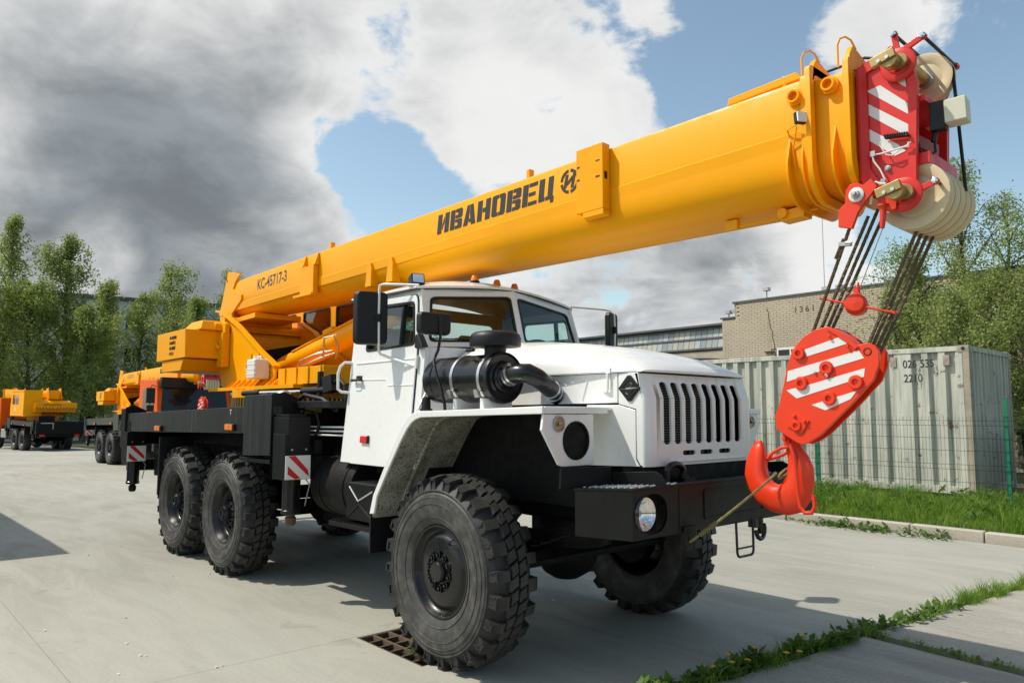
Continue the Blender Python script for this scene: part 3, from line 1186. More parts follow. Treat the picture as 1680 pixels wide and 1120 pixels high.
M['brick'] = mk_brick()
M['mortar'] = paint('mortar', (0.45, 0.385, 0.295), 0.95, 0.0, 0.15)
M['parapet'] = paint('zinc_parapet_sheet', (0.10, 0.105, 0.11), 0.5, 0.0, 0.2)
M['old_wood'] = paint('weathered_board', (0.15, 0.11, 0.075), 0.85, 0.0, 0.25)
M['red_brick'] = paint('red_brick_pier', (0.24, 0.075, 0.04), 0.9, 0.0, 0.25)
hall = empty('brick_hall', (-11.9, 21.4, 0), 'tall yellowish brick hall with a dark parapet behind the container', 'building', rz=R(-3))
BH, BL = 5.82, 17.0
ZB = -0.3
# local axes: x to the right along the wall, the wall faces -y
m = MB()
m.box(0.55, BL, 0.02, 9, ZB, BH)
m.box(0.0, 0.55, 0.02, 9, ZB, BH-0.56)
m.build('wall', M['mortar'], hall, smooth=0)
m = MB()
m.box(0.50, BL+.1, -.06, 9.1, BH, BH+.07)
m.box(-.06, 0.56, -.06, 9.1, BH-0.56, BH-0.50)
m.build('parapet', M['parapet'], hall, .004)
rows, bl, bh, jt = 80, 0.25, 0.065, 0.012
bricks = []
z = BH-0.004
row = 0
WIN = (2.32, 4.4, 3.50, 3.98)
while z-bh > 2.35:
    z0, z1 = z-bh, z
    x = (0.0 if row % 2 == 0 else -0.131)
    while x < BL:
        a, b2 = max(0.002, x), min(BL, x+bl)
        if b2-a > .03 and not (a < 0.55 and z1 > BH-0.56) and not (b2 > WIN[0] and a < WIN[1] and z1 > WIN[2] and z0 < WIN[3]):
            bricks.append((a, b2, z0, z1))
        x += bl+jt
    z -= bh+jt
    row += 1
# the 300 bricks that show largest are bricks of their own; the rest one mass
full_b = [q for q in bricks if abs(q[1]-q[0]-bl) < 1e-6]
full_b.sort(key=lambda q: -(q[0] if q[0] < 9.0 else -q[0])+0.0*q[2])
single = set(full_b[:300])
bmesh_1 = MB().box(-bl/2, bl/2, -.012, .05, -bh/2, bh/2).mesh('brick', M['brick'])
for q in single:
    link_obj('brick', bmesh_1, hall, ((q[0]+q[1])/2, random.uniform(-.003, .003), (q[2]+q[3])/2), (0, 0, 0))
m = MB()
for q in bricks:
    if q in single:
        continue
    dy = random.uniform(-.003, .003)
    b0 = len(m.v)
    x0, x1, z0, z1 = q
    m.v += [(x0, -.012+dy, z0), (x1, -.012+dy, z0), (x1, -.012+dy, z1), (x0, -.012+dy, z1), (x0, .03, z0), (x1, .03, z0), (x1, .03, z1), (x0, .03, z1)]
    m.f += [tuple(b0+i for i in f) for f in ((0, 1, 2, 3), (3, 2, 6, 7), (1, 0, 4, 5), (1, 5, 6, 2), (0, 3, 7, 4))]
me = bpy.data.meshes.new('brickwork')
me.from_pydata(m.v, [], m.f)
me.materials.append(M['brick'])
bw = link_obj('brickwork', me, hall)
bw['kind'] = 'stuff'
# ribbon window low in the wall
fr = MB()
x0, x1, z0, z1 = WIN
fr.box(x0, x1, -.02, .04, z0, z0+.07)
fr.box(x0, x1, -.02, .04, z1-.07, z1)
for k in range(5):
    xx = x0+(x1-x0-.06)*k/4
    fr.box(xx, xx+.06, -.018, .042, z0+.07, z1-.07)
wf = fr.build('window', M['print_white'], hall)
for k in range(4):
    xx = x0+.06+(x1-x0-.06)*k/4
    MB().box(xx, xx+(x1-x0-.06)/4-.06, .005, .015, z0+.07, z1-.07).build('pane', M['dark_glass'], wf)
lettering('1361', .30, M['rust'], hall, (3.02, -.016, 5.22), (R(90), 0, 0), 'painted_number', sx=1.1, spacing=1.35)
# cracked cable run down the wall
pts = [(1.98+.014*k+random.uniform(-.03, .03), -.02, 5.5-.085*k) for k in range(24)]
MB().tube(pts, .012, 5).build('cable', M['rust'], hall)
MB().box(1.85, 2.2, -.08, 0, 3.85, 3.90).build('cable_bracket', M['rust'], hall)
for x, h in ((1.78, .42), (0.1, .22), (.40, .25), (4.1, .16), (4.6, .16), (6.3, .2), (8.2, .2)):
    m = MB().cyl((x, .3, BH-(0.5 if x < .5 else 0)), (x, .3, BH+h-(0.5 if x < .5 else 0)), .025, 6)
    m.box(x-.11, x+.11, .2, .4, BH+h-.04-(0.5 if x < .5 else 0), BH+h+.08-(0.5 if x < .5 else 0))
    m.build('roof_vent', M['galv'], hall)
for x, h in ((3.95, 3.2), (7.0, 1.6), (7.7, 1.2)):
    MB().cyl((x, .5, BH), (x, .5, BH+h), .015, 5).build('aerial', M['galv'], hall)

shed = empty('glazed_shed', (-11.93, 21.5, 0), 'long low shed with two bands of grimy glass panes left of the brick hall', 'building', rz=R(-3))
# local x runs left (negative); glazing leans back
GX0, GX1 = -26.0, -0.02
zt, zm, zb = 5.02, 4.60, 4.18
m = MB()
m.box(GX0, GX1, .32, 8, ZB, zt-.02)
m.box(GX0, GX1, .06, .32, ZB, 4.08)
m.build('wall', M['mortar'], shed, smooth=0)
m = MB()
for z in (zt, zm, zb):
    yy = .05+(z-zb)*.22
    m.box(GX0, GX1, yy-.05, yy+.05, z-.045, z+.03)
m.build('glazing_rail', M['parapet'], shed)
m = MB()
m.box(GX0, GX1+.0, -.02, 8, zt+.05, zt+.13)
m.build('roof', M['parapet'], shed)
gm = []
for k, c in enumerate(((0.36, 0.35, 0.27), (0.28, 0.30, 0.27), (0.42, 0.40, 0.32), (0.22, 0.25, 0.25), (.34, .38, .36))):
    gm.append(paint('grimy_glass', c, 0.25, 0.3, 0.1, dirt=.4, dirtcol=(.2, .19, .15)))
pane_meshes = [MB().hexa([(.012, .04, .03), (.268, .04, .03), (.268, .05, .03), (.012, .05, .03)], [(.012, .125, .372), (.268, .125, .372), (.268, .135, .372), (.012, .135, .372)]).mesh('pane', q) for q in gm]
npn = 0
for band, z in enumerate((zm, zb)):
    for k in range(92):
        link_obj('pane', random.choice(pane_meshes), shed, (GX1-.30-.28*k, (z-zb)*.22, z))
m = MB()
for band, z in enumerate((zm, zb)):
    for k in range(93):
        x = GX1-.02-.28*k
        m.hexa([(x-.012, .035+(z-zb)*.22, z+.03), (x+.012, .035+(z-zb)*.22, z+.03), (x+.012, .06+(z-zb)*.22, z+.03), (x-.012, .06+(z-zb)*.22, z+.03)],
               [(x-.012, .12+(z-zb)*.22, z+.372), (x+.012, .12+(z-zb)*.22, z+.372), (x+.012, .145+(z-zb)*.22, z+.372), (x-.012, .145+(z-zb)*.22, z+.372)])
gb = m.build('glazing_bar', M['parapet'], shed)
gb['kind'] = 'stuff'
# low lean-to porch in front of the hall corner
porch = empty('lean_to_roof', (-10.3, 16.9, 0), 'small lean-to with a patched flat roof between the shed and the container', 'shed', rz=R(-3))
m = MB()
m.hexa([(-6.5, -.2, 3.28), (0.1, -.2, 3.28), (0.1, 4.4, 3.50), (-6.5, 4.4, 3.50)], [(-6.5, -.2, 3.40), (0.1, -.2, 3.40), (0.1, 4.4, 3.62), (-6.5, 4.4, 3.62)])
m.build('roof', M['parapet'], porch, .01)
m = MB()
m.hexa([(-3.0, -.23, 3.41), (-.2, -.23, 3.41), (-.2, 1.8, 3.50), (-3.0, 1.8, 3.50)], [(-3.0, -.23, 3.44), (-.2, -.23, 3.44), (-.2, 1.8, 3.53), (-3.0, 1.8, 3.53)])
m.build('roof_patch', M['print_white'], porch)
m = MB().box(-6.4, -.35, 0, 4.2, -.4, 3.27)
m.build('wall', M['old_wood'], porch)
m = MB().box(-.34, 0, 0, 4.2, -.4, 3.27)
m.build('pier', M['red_brick'], porch)


# ---- white panel block beyond the trees on the left
M['panel_white'] = paint('whitewashed_panel', (0.62, 0.62, 0.60), 0.85, 0.0, 0.1, dirt=.3, dirtcol=(.4, .4, .38))
blk = empty('panel_block', (-73, 4, -1.3), 'pale flat roofed apartment block half hidden by the trees', 'building', rz=R(78))
m = MB().box(-13, 20, 0, 12, 0, 13.0)
m.build('wall', M['panel_white'], blk, smooth=0)
MB().box(-13.2, 20.2, -.2, 12.2, 13.0, 13.35).build('roof', M['parapet'], blk)
wfm = MB()
wfm.box(-.75, .75, -.05, .0, -.75, .75)
wfm_ = wfm.mesh('window', M['print_white'])
pn = MB().box(-.64, -.04, -.07, -.052, -.64, .64)
pn.box(.04, .64, -.07, -.052, -.64, .64)
pnm = pn.mesh('pane', M['dark_glass'])
for fl in range(4):
    for k in range(10):
        w_ = link_obj('window', wfm_, blk, (-11+3.3*k, 0, 2.0+3.0*fl))
        link_obj('pane', pnm, w_)
m = MB().cyl((2, 5, 13.3), (2, 5, 17.5), .05, 6)
m.build('aerial', M['galv'], blk)

# ---- unseen box building, added outside the picture to throw the shadow at the left
st = empty('shadow_caster', (-14.0, -7.2, 0), 'unseen plain grey box building added to cast the shadow on the yard', 'shed')
m = MB().box(-6.2, 6.24, -3.3, 3.3, -.6, 3.3)
m.build('wall', M['container'], st)
m = MB().box(-6.26, 6.30, -3.36, 3.34, 3.3, 3.5)
m.build('roof', M['parapet'], st)
m = MB().box(6.241, 6.29, -1.2, 1.2, 0.0, 2.5)
m.build('door', M['parapet'], st)


# ---- birches
def birch(x, y, h, spread, label, seed, leaves=9000, size=0.16, dark=False, lean=0.0, gaps=0.0, base=None, low=0.25, group=None):
    r = random.Random(seed)
    nr = np.random.default_rng(seed)
    z0 = gz(x)-0.1 if base is None else base
    e = empty('birch_tree', (x, y, z0), label, 'tree', group)
    tm = MB()
    # trunk
    pts, rad = [], []
    dx, dy = r.uniform(-.04, .04)+lean, r.uniform(-.04, .04)
    px, py = 0.0, 0.0
    nseg = 12
    for k in range(nseg+1):
        f = k/nseg
        pts.append(Vector((px, py, h*0.97*f)))
        rad.append(max(.012, 0.016*h*(1-f)**0.9+.008))
        px += dx*h/nseg+r.uniform(-.05, .05)
        py += dy*h/nseg+r.uniform(-.05, .05)
    tm.tube(pts, rad, 7)
    tips = []

    def limb(p, d, L, rd, depth):
        n = 6
        q = [p]
        dd = d.copy()
        for i in range(n):
            dd = (dd+Vector((r.uniform(-.16, .16), r.uniform(-.16, .16), r.uniform(-.10, .16)-(0.10*i if depth == 1 else 0.02*i)))).normalized()
            q.append(q[-1]+dd*L/n)
        tm.tube(q, [max(.006, rd*(1-i/(n+.5))) for i in range(n+1)], 5 if depth == 0 else 4, cap=False)
        for i in range(1, n+1):
            tips.append((q[i], dd, i/n, depth))
        if depth == 0:
            for s in range(r.randint(4, 6)):
                i = r.randint(1, n)
                a = r.uniform(0, 6.28)
                sd = (dd*0.6+Vector((math.cos(a), math.sin(a), r.uniform(-.25, .5)))*0.8).normalized()
                limb(q[i], sd, L*r.uniform(.35, .6), rd*.45, 1)
    nl = int(16+h*0.9)
    for k in range(nl):
        f = low+(0.97-low)*(k+r.random())/nl
        i = min(nseg-1, int(f*nseg))
        p = pts[i].lerp(pts[i+1], f*nseg-i)
        a = k*2.4+r.uniform(-.5, .5)
        el = 0.45+0.9*f*r.uniform(.6, 1.2)
        prof = math.sin(math.pi*min(1, (f-low)/(1.02-low)*0.80+0.20))**0.8
        L = spread*prof*r.uniform(.6, 1.15)+.25
        d = Vector((math.cos(a)*math.cos(el), math.sin(a)*math.cos(el), math.sin(el)))
        limb(p, d, L, 0.006*h*(1-f)**.7+.012, 0)
    tm.build('trunk', M['bark'], e, smooth=60)
    # leaves hang in sprays below every twig
    tp = np.array([t[0] for t in tips])
    keep = nr.random(len(tp)) > gaps
    tp = tp[keep] if keep.sum() > 10 else tp
    wts = np.array([0.35+0.65*t[2]+(0.3 if t[3] == 1 else 0) for t in tips])[keep if keep.sum() > 10 else slice(None)]
    wts *= nr.choice([0.08, 0.8, 2.2], len(wts))
    idx = nr.choice(len(tp), leaves, p=wts/wts.sum())
    sp = spread*0.075
    c = tp[idx]+np.stack([nr.normal(0, sp*.75, leaves), nr.normal(0, sp*.75, leaves), nr.normal(0, sp*.7, leaves)-np.abs(nr.normal(0, sp*2.6, leaves))], 1)
    d = nr.normal(0, 1, (leaves, 3))
    d[:, 2] -= 0.5
    d /= np.linalg.norm(d, axis=1)[:, None]
    s = np.cross(d, nr.normal(0, 1, (leaves, 3)))
    s /= np.linalg.norm(s, axis=1)[:, None]
    sz = (size*(0.5+0.8*nr.random(leaves)))[:, None]
    q = np.stack([c-d*sz*.5, c+s*sz*.36, c+d*sz*.5, c-s*sz*.36], 1).reshape(-1, 3)
    link_obj('crown', raw_mesh('crown', q, 4, M['leaf_dark'] if dark else M['leaf']), e)
    return e


def polar(az, dist):
    return cam.location.x+dist*math.cos(R(az)), cam.location.y+dist*math.sin(R(az))


GL_ = 'birches behind the yard on the left'
LEFT = [(172.6, 66, 15.4, 3.0, 'tall thin birch at the left edge with sky showing through its crown', 0.35, 13000, False),
        (168.9, 67, 14.6, 3.3, 'tallest full crowned birch left of the panel block', 0.05, 20000, True),
        (170.7, 63, 10.5, 3.3, 'bushy birch right behind the far left crane truck', 0.0, 17000, True),
        (174.5, 62, 11.5, 3.6, 'broad birch cut by the left edge of the picture', 0.1, 15000, True),
        (166.6, 69, 12.0, 2.6, 'slim drooping birch in front of the panel block', 0.1, 12000, False),
        (167.6, 62, 9.0, 3.0, 'low dense birch behind the gap between the crane trucks', 0.0, 15000, True),
        (164.6, 66, 10.4, 2.7, 'birch screening the middle of the panel block', 0.15, 9000, False),
        (162.6, 68, 13.4, 3.4, 'airy birch with forked limbs above the panel block roof', 0.32, 12000, False),
        (160.6, 64, 10.3, 2.7, 'birch rising behind the counterweight', 0.15, 11000, False),
        (158.6, 67, 13.2, 2.9, 'birch touching the rear end of the long yellow boom', 0.2, 11000, False),
        (155.5, 68, 12.0, 3.6, 'birch seen below the boom behind the operator cab', 0.1, 12000, True),
        (151.0, 65, 10.2, 3.6, 'birch behind the white truck cab windows', 0.1, 10000, True),
        (146.0, 66, 9.2, 3.6, 'birch hidden behind the white truck cab', 0.1, 7000, True)]
for k, (az, ds, h, sp, lab, gp, nl, dk) in enumerate(LEFT):
    x, y = polar(az, ds)
    birch(x, y, h*1.13, sp, lab, 40+k, nl, 0.17, dk, gaps=gp, low=.16, group=GL_)
GR_ = 'birches behind the container on the right'
RIGHT = [(106.4, 24.5, 8.6, 1.8, 'tallest birch behind the container, top beside the boom head', 0.15, 17000, False),
         (108.4, 23.0, 5.9, 2.0, 'bright green birch covering the right half of the brick hall', 0.0, 20000, False),
         (110.4, 22.6, 4.9, 1.2, 'small birch in front of the brick hall, nearest the ropes', 0.1, 8000, False),
         (103.4, 25.5, 7.9, 1.9, 'open birch with bare forked limbs at the right edge', 0.4, 9000, False),
         (104.6, 22.0, 5.0, 2.0, 'dense leafy birch above the right end of the container', 0.0, 18000, True),
         (101.2, 23.5, 6.8, 2.1, 'birch cut by the right edge of the picture', 0.15, 12000, False),
         (106.6, 20.5, 4.1, 1.5, 'low birch right behind the container roof', 0.0, 13000, False)]
for k, (az, ds, h, sp, lab, gp, nl, dk) in enumerate(RIGHT):
    x, y = polar(az, ds)
    birch(x, y, h, sp, lab, 70+k, int(nl*.95), 0.066, dk, gaps=gp, low=.14, base=0.1, group=GR_)


# ================================================================== THE CRANE TRUCK
# x forward, y to its left, z up; the near side is y < 0
truck = empty('crane_truck', (0, 0, 0), 'large white six wheeled crane truck with a long yellow lettered boom over its cab', 'crane truck')
COMMON = []          # parts that the other cranes of the yard share


def both(m, name, mat, parent=None, **kw):
    """the same part on both sides of the truck"""
    p = parent or truck
    return m.build(name, mat, p, **kw), m.flipped().build(name, mat, p, **kw)


# ---- wheels -----------------------------------------------------------------------
RT, YO = 0.612, 0.0      # tyre radius; outer face at local y = 0, inner at +0.36
WT = 0.365


def tyre_mesh():
    m = MB()
    pr = [(.285, .075), (.300, .035), (.33, .018), (.40, .003), (.455, .0), (.492, .008), (.502, .018), (.505, .012), (.514, .010), (.520, .02),
          (.545, .035), (.565, .055), (.578, .085), (.584, .13), (.586, WT/2)]
    pr2 = [(r, WT-h) for r, h in reversed(pr[:-1])]
    m.lathe(pr+pr2, (0, 0, 0), (0, 1, 0), 72)
    # fine rings on the sidewall
    for rr, hh in ((.345, .012), (.43, -.001), (.470, .001)):
        m.lathe([(rr-.003, hh+.004), (rr, hh-.002), (rr+.003, hh+.004)], (0, 0, 0), (0, 1, 0), 72)
    N = 24
    r = random.Random(3)

    def blk(a0, a1, y0, y1, r0, r1, sk=0.0, tp=.012):
        """a tread block between two angles, skewed across the tread"""
        P = lambda a, y, rr: (rr*math.cos(a), y, rr*math.sin(a))
        q = tp/RT
        lo = [P(a0, y0, r0), P(a1, y0, r0), P(a1+sk, y1, r0), P(a0+sk, y1, r0)]
        hi = [P(a0+q*.6, y0+.004, r1), P(a1-q*.6, y0+.004, r1), P(a1+sk-q*.6, y1-.004, r1), P(a0+sk+q*.6, y1-.004, r1)]
        m.hexa(lo, hi)
    st = 2*math.pi/N
    for side in (0, 1):
        F = (lambda y: y) if side == 0 else (lambda y: WT-y)
        off = 0 if side == 0 else st/2
        for k in range(N):
            a = k*st+off
            sg = 1 if side == 0 else -1
            ww = st*(.60 if k % 2 else .50)
            # shoulder block running down the side of the tyre
            P = lambda an, y, rr: (rr*math.cos(an), F(y), rr*math.sin(an))
            a0, a1 = a-ww/2, a+ww/2
            lo = [P(a0, .112, .575), P(a1, .112, .575), P(a1, .018, .512), P(a0, .018, .512)]
            hi = [P(a0+.012, .108, RT), P(a1-.012, .108, RT), P(a1-.012, .032, .598), P(a0+.012, .032, .598)]
            m.hexa(lo, hi)
            # the side bar, hollow in the middle like a staple
            ylo, yhi = .006, .034
            for b0, b1 in ((a0+.010, a0+.035), (a1-.035, a1-.010)):
                m.hexa([P(b0, yhi, .514), P(b1, yhi, .514), P(b1, yhi, .590), P(b0, yhi, .590)], [P(b0+.004, ylo+.012, .520), P(b1-.004, ylo+.012, .520), P(b1-.004, ylo+.012, .585), P(b0+.004, ylo+.012, .585)])
            m.hexa([P(a0+.010, yhi, .578), P(a1-.010, yhi, .578), P(a1-.010, yhi, .596), P(a0+.010, yhi, .596)], [P(a0+.014, ylo+.012, .576), P(a1-.014, ylo+.012, .576), P(a1-.014, ylo+.012, .592), P(a0+.014, ylo+.012, .592)])
            # inner tread blocks
            sk = .10*sg
            blk(a-st*.36+sk*.6, a+st*.10+sk*.6, *(sorted((F(.122), F(.179)))), .58, RT+.001, sk*.45*sg, .008)
            blk(a+st*.15+sk*.6, a+st*.60+sk*.6, *(sorted((F(.108), F(.177)))), .58, RT, sk*.45*sg, .008)
    return m.mesh('tyre', M['rubber'], 30, merge=False)


def rim_front():
    m = MB()
    m.lathe([(.288, .055), (.296, .045), (.292, .036), (.280, .036), (.270, .052), (.262, .07), (.250, .078), (.236, .072), (.222, .058), (.205, .050), (.15, .047), (.13, .043),
             (.128, .052), (.0, .052)], (0, 0, 0), (0, 1, 0), 56)
    m.lathe([(.29, .055), (.275, .09), (.26, .19), (.275, .29), (.29, .32)], (0, 0, 0), (0, 1, 0), 48)
    return m.mesh('rim', M['black'], 40)


def rim_rear():
    m = MB()
    m.lathe([(.288, .055), (.296, .045), (.292, .036), (.280, .036), (.270, .055), (.258, .075), (.248, .10), (.243, .12), (.236, .13), (.20, .135), (.165, .125), (.12, .13), (.0, .13)], (0, 0, 0), (0, 1, 0), 56)
    m.lathe([(.29, .055), (.275, .09), (.26, .19), (.275, .29), (.29, .32)], (0, 0, 0), (0, 1, 0), 48)
    return m.mesh('rim', M['black'], 40)


def hub_front():
    m = MB()
    m.lathe([(.070, .060), (.066, .022), (.058, .012), (.0, .010)], (0, 0, 0), (0, 1, 0), 28)
    for k in range(10):
        a = 2*math.pi*(k+.5)/10
        c = (.104*math.cos(a), .05, .104*math.sin(a))
        m.lathe([(.026, 0), (.024, -.016), (.019, -.018), (.019, .0)], c, (0, 1, 0), 12)
        m.cyl((c[0], .052, c[2]), (c[0], .026, c[2]), .011, 6)
    return m.mesh('hub', M['black'], 35)


def hub_rear():
    m = MB()
    m.lathe([(.118, .135), (.112, .10), (.085, .085), (.080, .045), (.070, .025), (.0, .022)], (0, 0, 0), (0, 1, 0), 28)
    for k in range(10):
        a = 2*math.pi*k/10
        m.cyl((.142*math.cos(a), .14, .142*math.sin(a)), (.142*math.cos(a), .095, .142*math.sin(a)), .014, 6)
        m.cyl((.098*math.cos(a), .11, .098*math.sin(a)), (.098*math.cos(a), .07, .098*math.sin(a)), .010, 6)
        m.obox((.05*math.cos(a), .028, .05*math.sin(a)), .012, .012, .012, (math.cos(a), 0, math.sin(a)), (0, 1, 0))
    return m.mesh('hub', M['black'], 35)


def valve():
    m = MB()
    m.tube([(.20, .06, .03), (.21, .035, .035), (.235, .03, .03), (.262, .04, .02)], .006, 6)
    return m.mesh('valve_pipe', M['black'], 40)


TY, RF, RR_, HF, HR, VL = tyre_mesh(), rim_front(), rim_rear(), hub_front(), hub_rear(), valve()
WX = (0.0, -3.598, -5.009)


def wheel(x, s, front, spin):
    # s = -1 near side, +1 far side
    w = empty('wheel', (x, s*1.172, 0.593), parent=truck)
    w.rotation_euler = (0, 0, 0 if s < 0 else math.pi)
    t = link_obj('tyre', TY, w, rot=(0, spin, 0))
    r = link_obj('rim', RF if front else RR_, w)
    h = link_obj('hub', HF if front else HR, w, rot=(0, spin, 0))
    if front:
        link_obj('valve_pipe', VL, w, rot=(0, -.9, 0))
    return w


for i, x in enumerate(WX):
    for s in (-1, 1):
        w = wheel(x, s, i == 0, 0.3+i*1.1+s*.4)
        COMMON.append(w)

# ---- chassis, axles and the dark works underneath ----------------------------------
m = MB()
for y in (-.42, .42):
    m.box(-6.75, 1.22, y-.04, y+.04, .93, 1.19)
for x in (-6.6, -5.0, -4.3, -3.6, -2.6, -1.4, -.4, .9):
    m.box(x-.05, x+.05, -.38, .38, .96, 1.16)
COMMON.append(m.build('chassis_frame', M['dark'], truck))
for i, x in enumerate(WX):
    m = MB()
    m.cyl((x, -.86, .593), (x, .86, .593), .085, 12)
    m.ball((x, 0.05, .593), .24, 14, 8, .9)
    m.lathe([(.0, 0), (.16, 0), (.2, .12), (.13, .2), (.05, .32)], (x, .05, .6), (-1, 0, .1), 12)
    for y in (-.84, .84):
        m.cyl((x, y-.06, .593), (x, y+.06, .593), .19, 16)
    COMMON.append(m.build('axle', M['dark'], truck))
for y in (-.50, .50):
    m = MB()
    for k in range(7):
        L = .78-.09*k
        m.loft([[(x, y-.045, .80+.13*(x/.78)**2-.017*k), (x, y+.045, .80+.13*(x/.78)**2-.017*k), (x, y+.045, .814+.13*(x/.78)**2-.017*k), (x, y-.045, .814+.13*(x/.78)**2-.017*k)] for x in [L*q/4 for q in range(-4, 5)]])
    COMMON.append(m.build('leaf_spring', M['dark'], truck))
    m = MB()
    for k in range(8):
        L = .76-.07*k
        m.loft([[(-4.3+x, y-.05, .70+.018*k-.10*(x/.76)**2), (-4.3+x, y+.05, .70+.018*k-.10*(x/.76)**2), (-4.3+x, y+.05, .715+.018*k-.10*(x/.76)**2), (-4.3+x, y-.05, .715+.018*k-.10*(x/.76)**2)] for x in [L*q/4 for q in range(-4, 5)]])
    COMMON.append(m.build('leaf_spring', M['dark'], truck))
m = MB()
m.box(-.75, 1.12, -.36, .36, .88, 1.58)
m.box(-1.4, -.75, -.5, .5, .8, 1.15)
m.cyl((.1, 0, .66), (.1, 0, 1.0), .3, 12)
m.build('engine', M['dark'], truck, 0.02)
m = MB()
m.box(-1.30, -.56, -.80, .80, 1.12, 1.20)
for s in (-1, 1):
    m.box(-.62, .80, s*.56-.02, s*.56+.02, 1.02, 1.60)
m.build('wheel_well_light_block', M['dark'], truck)  # dark inner walls under the fenders, added to block light
m = MB()
m.cyl((.32, -.80, .62), (.32, .80, .62), .025, 8)
m.tube([(-.75, .46, .95), (-.2, .5, .80), (.25, .55, .68)], .025, 8)
m.cyl((-.4, -.1, .72), (-3.3, 0, .66), .055, 10)
m.cyl((-.3, .1, .66), (-.05, .1, .6), .05, 10)
m.build('drive_shaft', M['dark'], truck)
# fuel tank and air bottles behind the cab
m = MB()
m.cyl((-2.10, -.72, .98), (-1.42, -.72, .98), .255, 24)
for x in (-1.95, -1.55):
    m.lathe([(.258, -.02), (.264, -.02), (.264, .02), (.258, .02)], (x, -.72, .98), (1, 0, 0), 24)
m.build('fuel_tank', M['dark'], truck, 0.01)
m = MB()
m.cyl((-2.4, .75, .9), (-1.3, .75, .9), .25, 20)
m.build('air_tank', M['dark'], truck, 0.01)
m = MB()
m.box(-2.15, -1.65, -.35, .35, .55, .9)
m.box(-3.0, -2.4, -.36, .36, .50, .93)
m.build('transfer_case', M['dark'], truck, .03)

# ---- front fenders ------------------------------------------------------------------
lipO = [(-0.795, .878), (-.751, 1.014), (-.60, 1.24), (-.466, 1.425), (-.385, 1.525), (-.325, 1.580), (-.27, 1.605), (-.20, 1.616), (.4, 1.632), (.984, 1.648)]
lipI = [(-0.735, .884), (-.700, 1.010), (-.548, 1.225), (-.415, 1.405), (-.340, 1.492), (-.29, 1.535), (-.24, 1.560), (-.18, 1.575), (.4, 1.590), (.984, 1.604)]
for s in (-1, 1):
    F = empty('fender', (0, 0, 0), parent=truck)
    m = MB().py(lipO+lipI[::-1], s*1.172, s*1.152)
    # rolled front edge of the fender
    m.box(.964, .984, s*.615, s*1.1515, 1.606, 1.647)
    m.build('lip', M['white'], F, 0.006)
    m = MB()
    top = [(x, z-.004) for x, z in lipO]
    low = [(x+(.012 if i < 5 else .004), z-.018) for i, (x, z) in enumerate(lipO)]
    for a, b, c, d in zip(top[:-1], top[1:], low[1:], low[:-1]):
        m.hexa([(a[0], s*1.1515, a[1]), (b[0], s*1.1515, b[1]), (c[0], s*1.1515, c[1]), (d[0], s*1.1515, d[1])],
               [(a[0], s*.575, a[1]), (b[0], s*.575, b[1]), (c[0], s*.575, c[1]), (d[0], s*.575, d[1])])
    m.build('fender_top', M['white'], F, smooth=50)
    # underside, splashed; a rolled bead runs down the rear part
    m = MB()
    u1 = [(x+(.016 if i < 5 else .007), z-.0195) for i, (x, z) in enumerate(lipO[:8])]
    u2 = [(x+.03, z-.03) for x, z in u1]
    for k in range(len(u1)-1):
        a, b, c, d = u1[k], u1[k+1], u2[k+1], u2[k]
        m.hexa([(a[0], s*1.151, a[1]), (b[0], s*1.151, b[1]), (b[0]+.008, s*1.151, b[1]-.008), (a[0]+.008, s*1.151, a[1]-.008)],
               [(a[0], s*.58, a[1]), (b[0], s*.58, b[1]), (b[0]+.008, s*.58, b[1]-.008), (a[0]+.008, s*.58, a[1]-.008)])
    m.tube([(x+.020, s*.93, z-.012) for x, z in u1], .016, 6)
    m.build('splash_liner', M['under'], F)
    m = MB().box(-.80, -.785, s*1.165, s*.72, .60, .885)
    m.build('mud_flap', M['plastic'], F)
    # lamp panel with the blanked headlight opening
    m = MB()
    pts = [(-.735, 1.603), (-1.150, 1.603), (-1.165, 1.515), (-1.03, 1.318), (-1.0, 1.307), (-.735, 1.307)]
    hc, hr_ = (-.889, 1.452), .101
    hole = [(hc[0]+hr_*math.cos(a), hc[1]+hr_*math.sin(a)) for a in [2*math.pi*k/28 for k in range(28)]]
    if s > 0:
        pts = [(-y, z) for y, z in pts]
        hole = [(-y, z) for y, z in hole]
        hc = (-hc[0], hc[1])
    m.px(pts, .955, .975, [hole])
    m.build('lamp_panel', M['white'], F, 0.004)
    m = MB()
    m.lathe([(.112, 0), (.112, .006), (.100, .008), (.096, 0)], (.974, hc[0], hc[1]), (1, 0, 0), 28)
    m.lathe([(.0, .0), (.101, .0), (.101, -.03)], (.970, hc[0], hc[1]), (1, 0, 0), 28)
    m.build('blanking_cover', M['dark'], F)
    lc = (-1.035*-s, 1.549)
    m = MB()
    m.lathe([(.046, -.002), (.046, .010), (.040, .012)], (.975, lc[0], lc[1]), (1, 0, 0), 24)
    sl = m.build('side_light', M['galv'], F)
    m = MB()
    m.lathe([(.040, .0), (.040, .012), (.032, .026), (.015, .032), (0, .033)], (.975, lc[0], lc[1]), (1, 0, 0), 24)
    m.build('lens', M['lamp_glass'], F)
    m = MB()
    m.lathe([(.0, .004), (.036, .006)], (.975, lc[0], lc[1]), (1, 0, 0), 20)
    m.ball((.99, lc[0], lc[1]), .014, 10, 6)
    m.build('reflector', M['brass'], F)

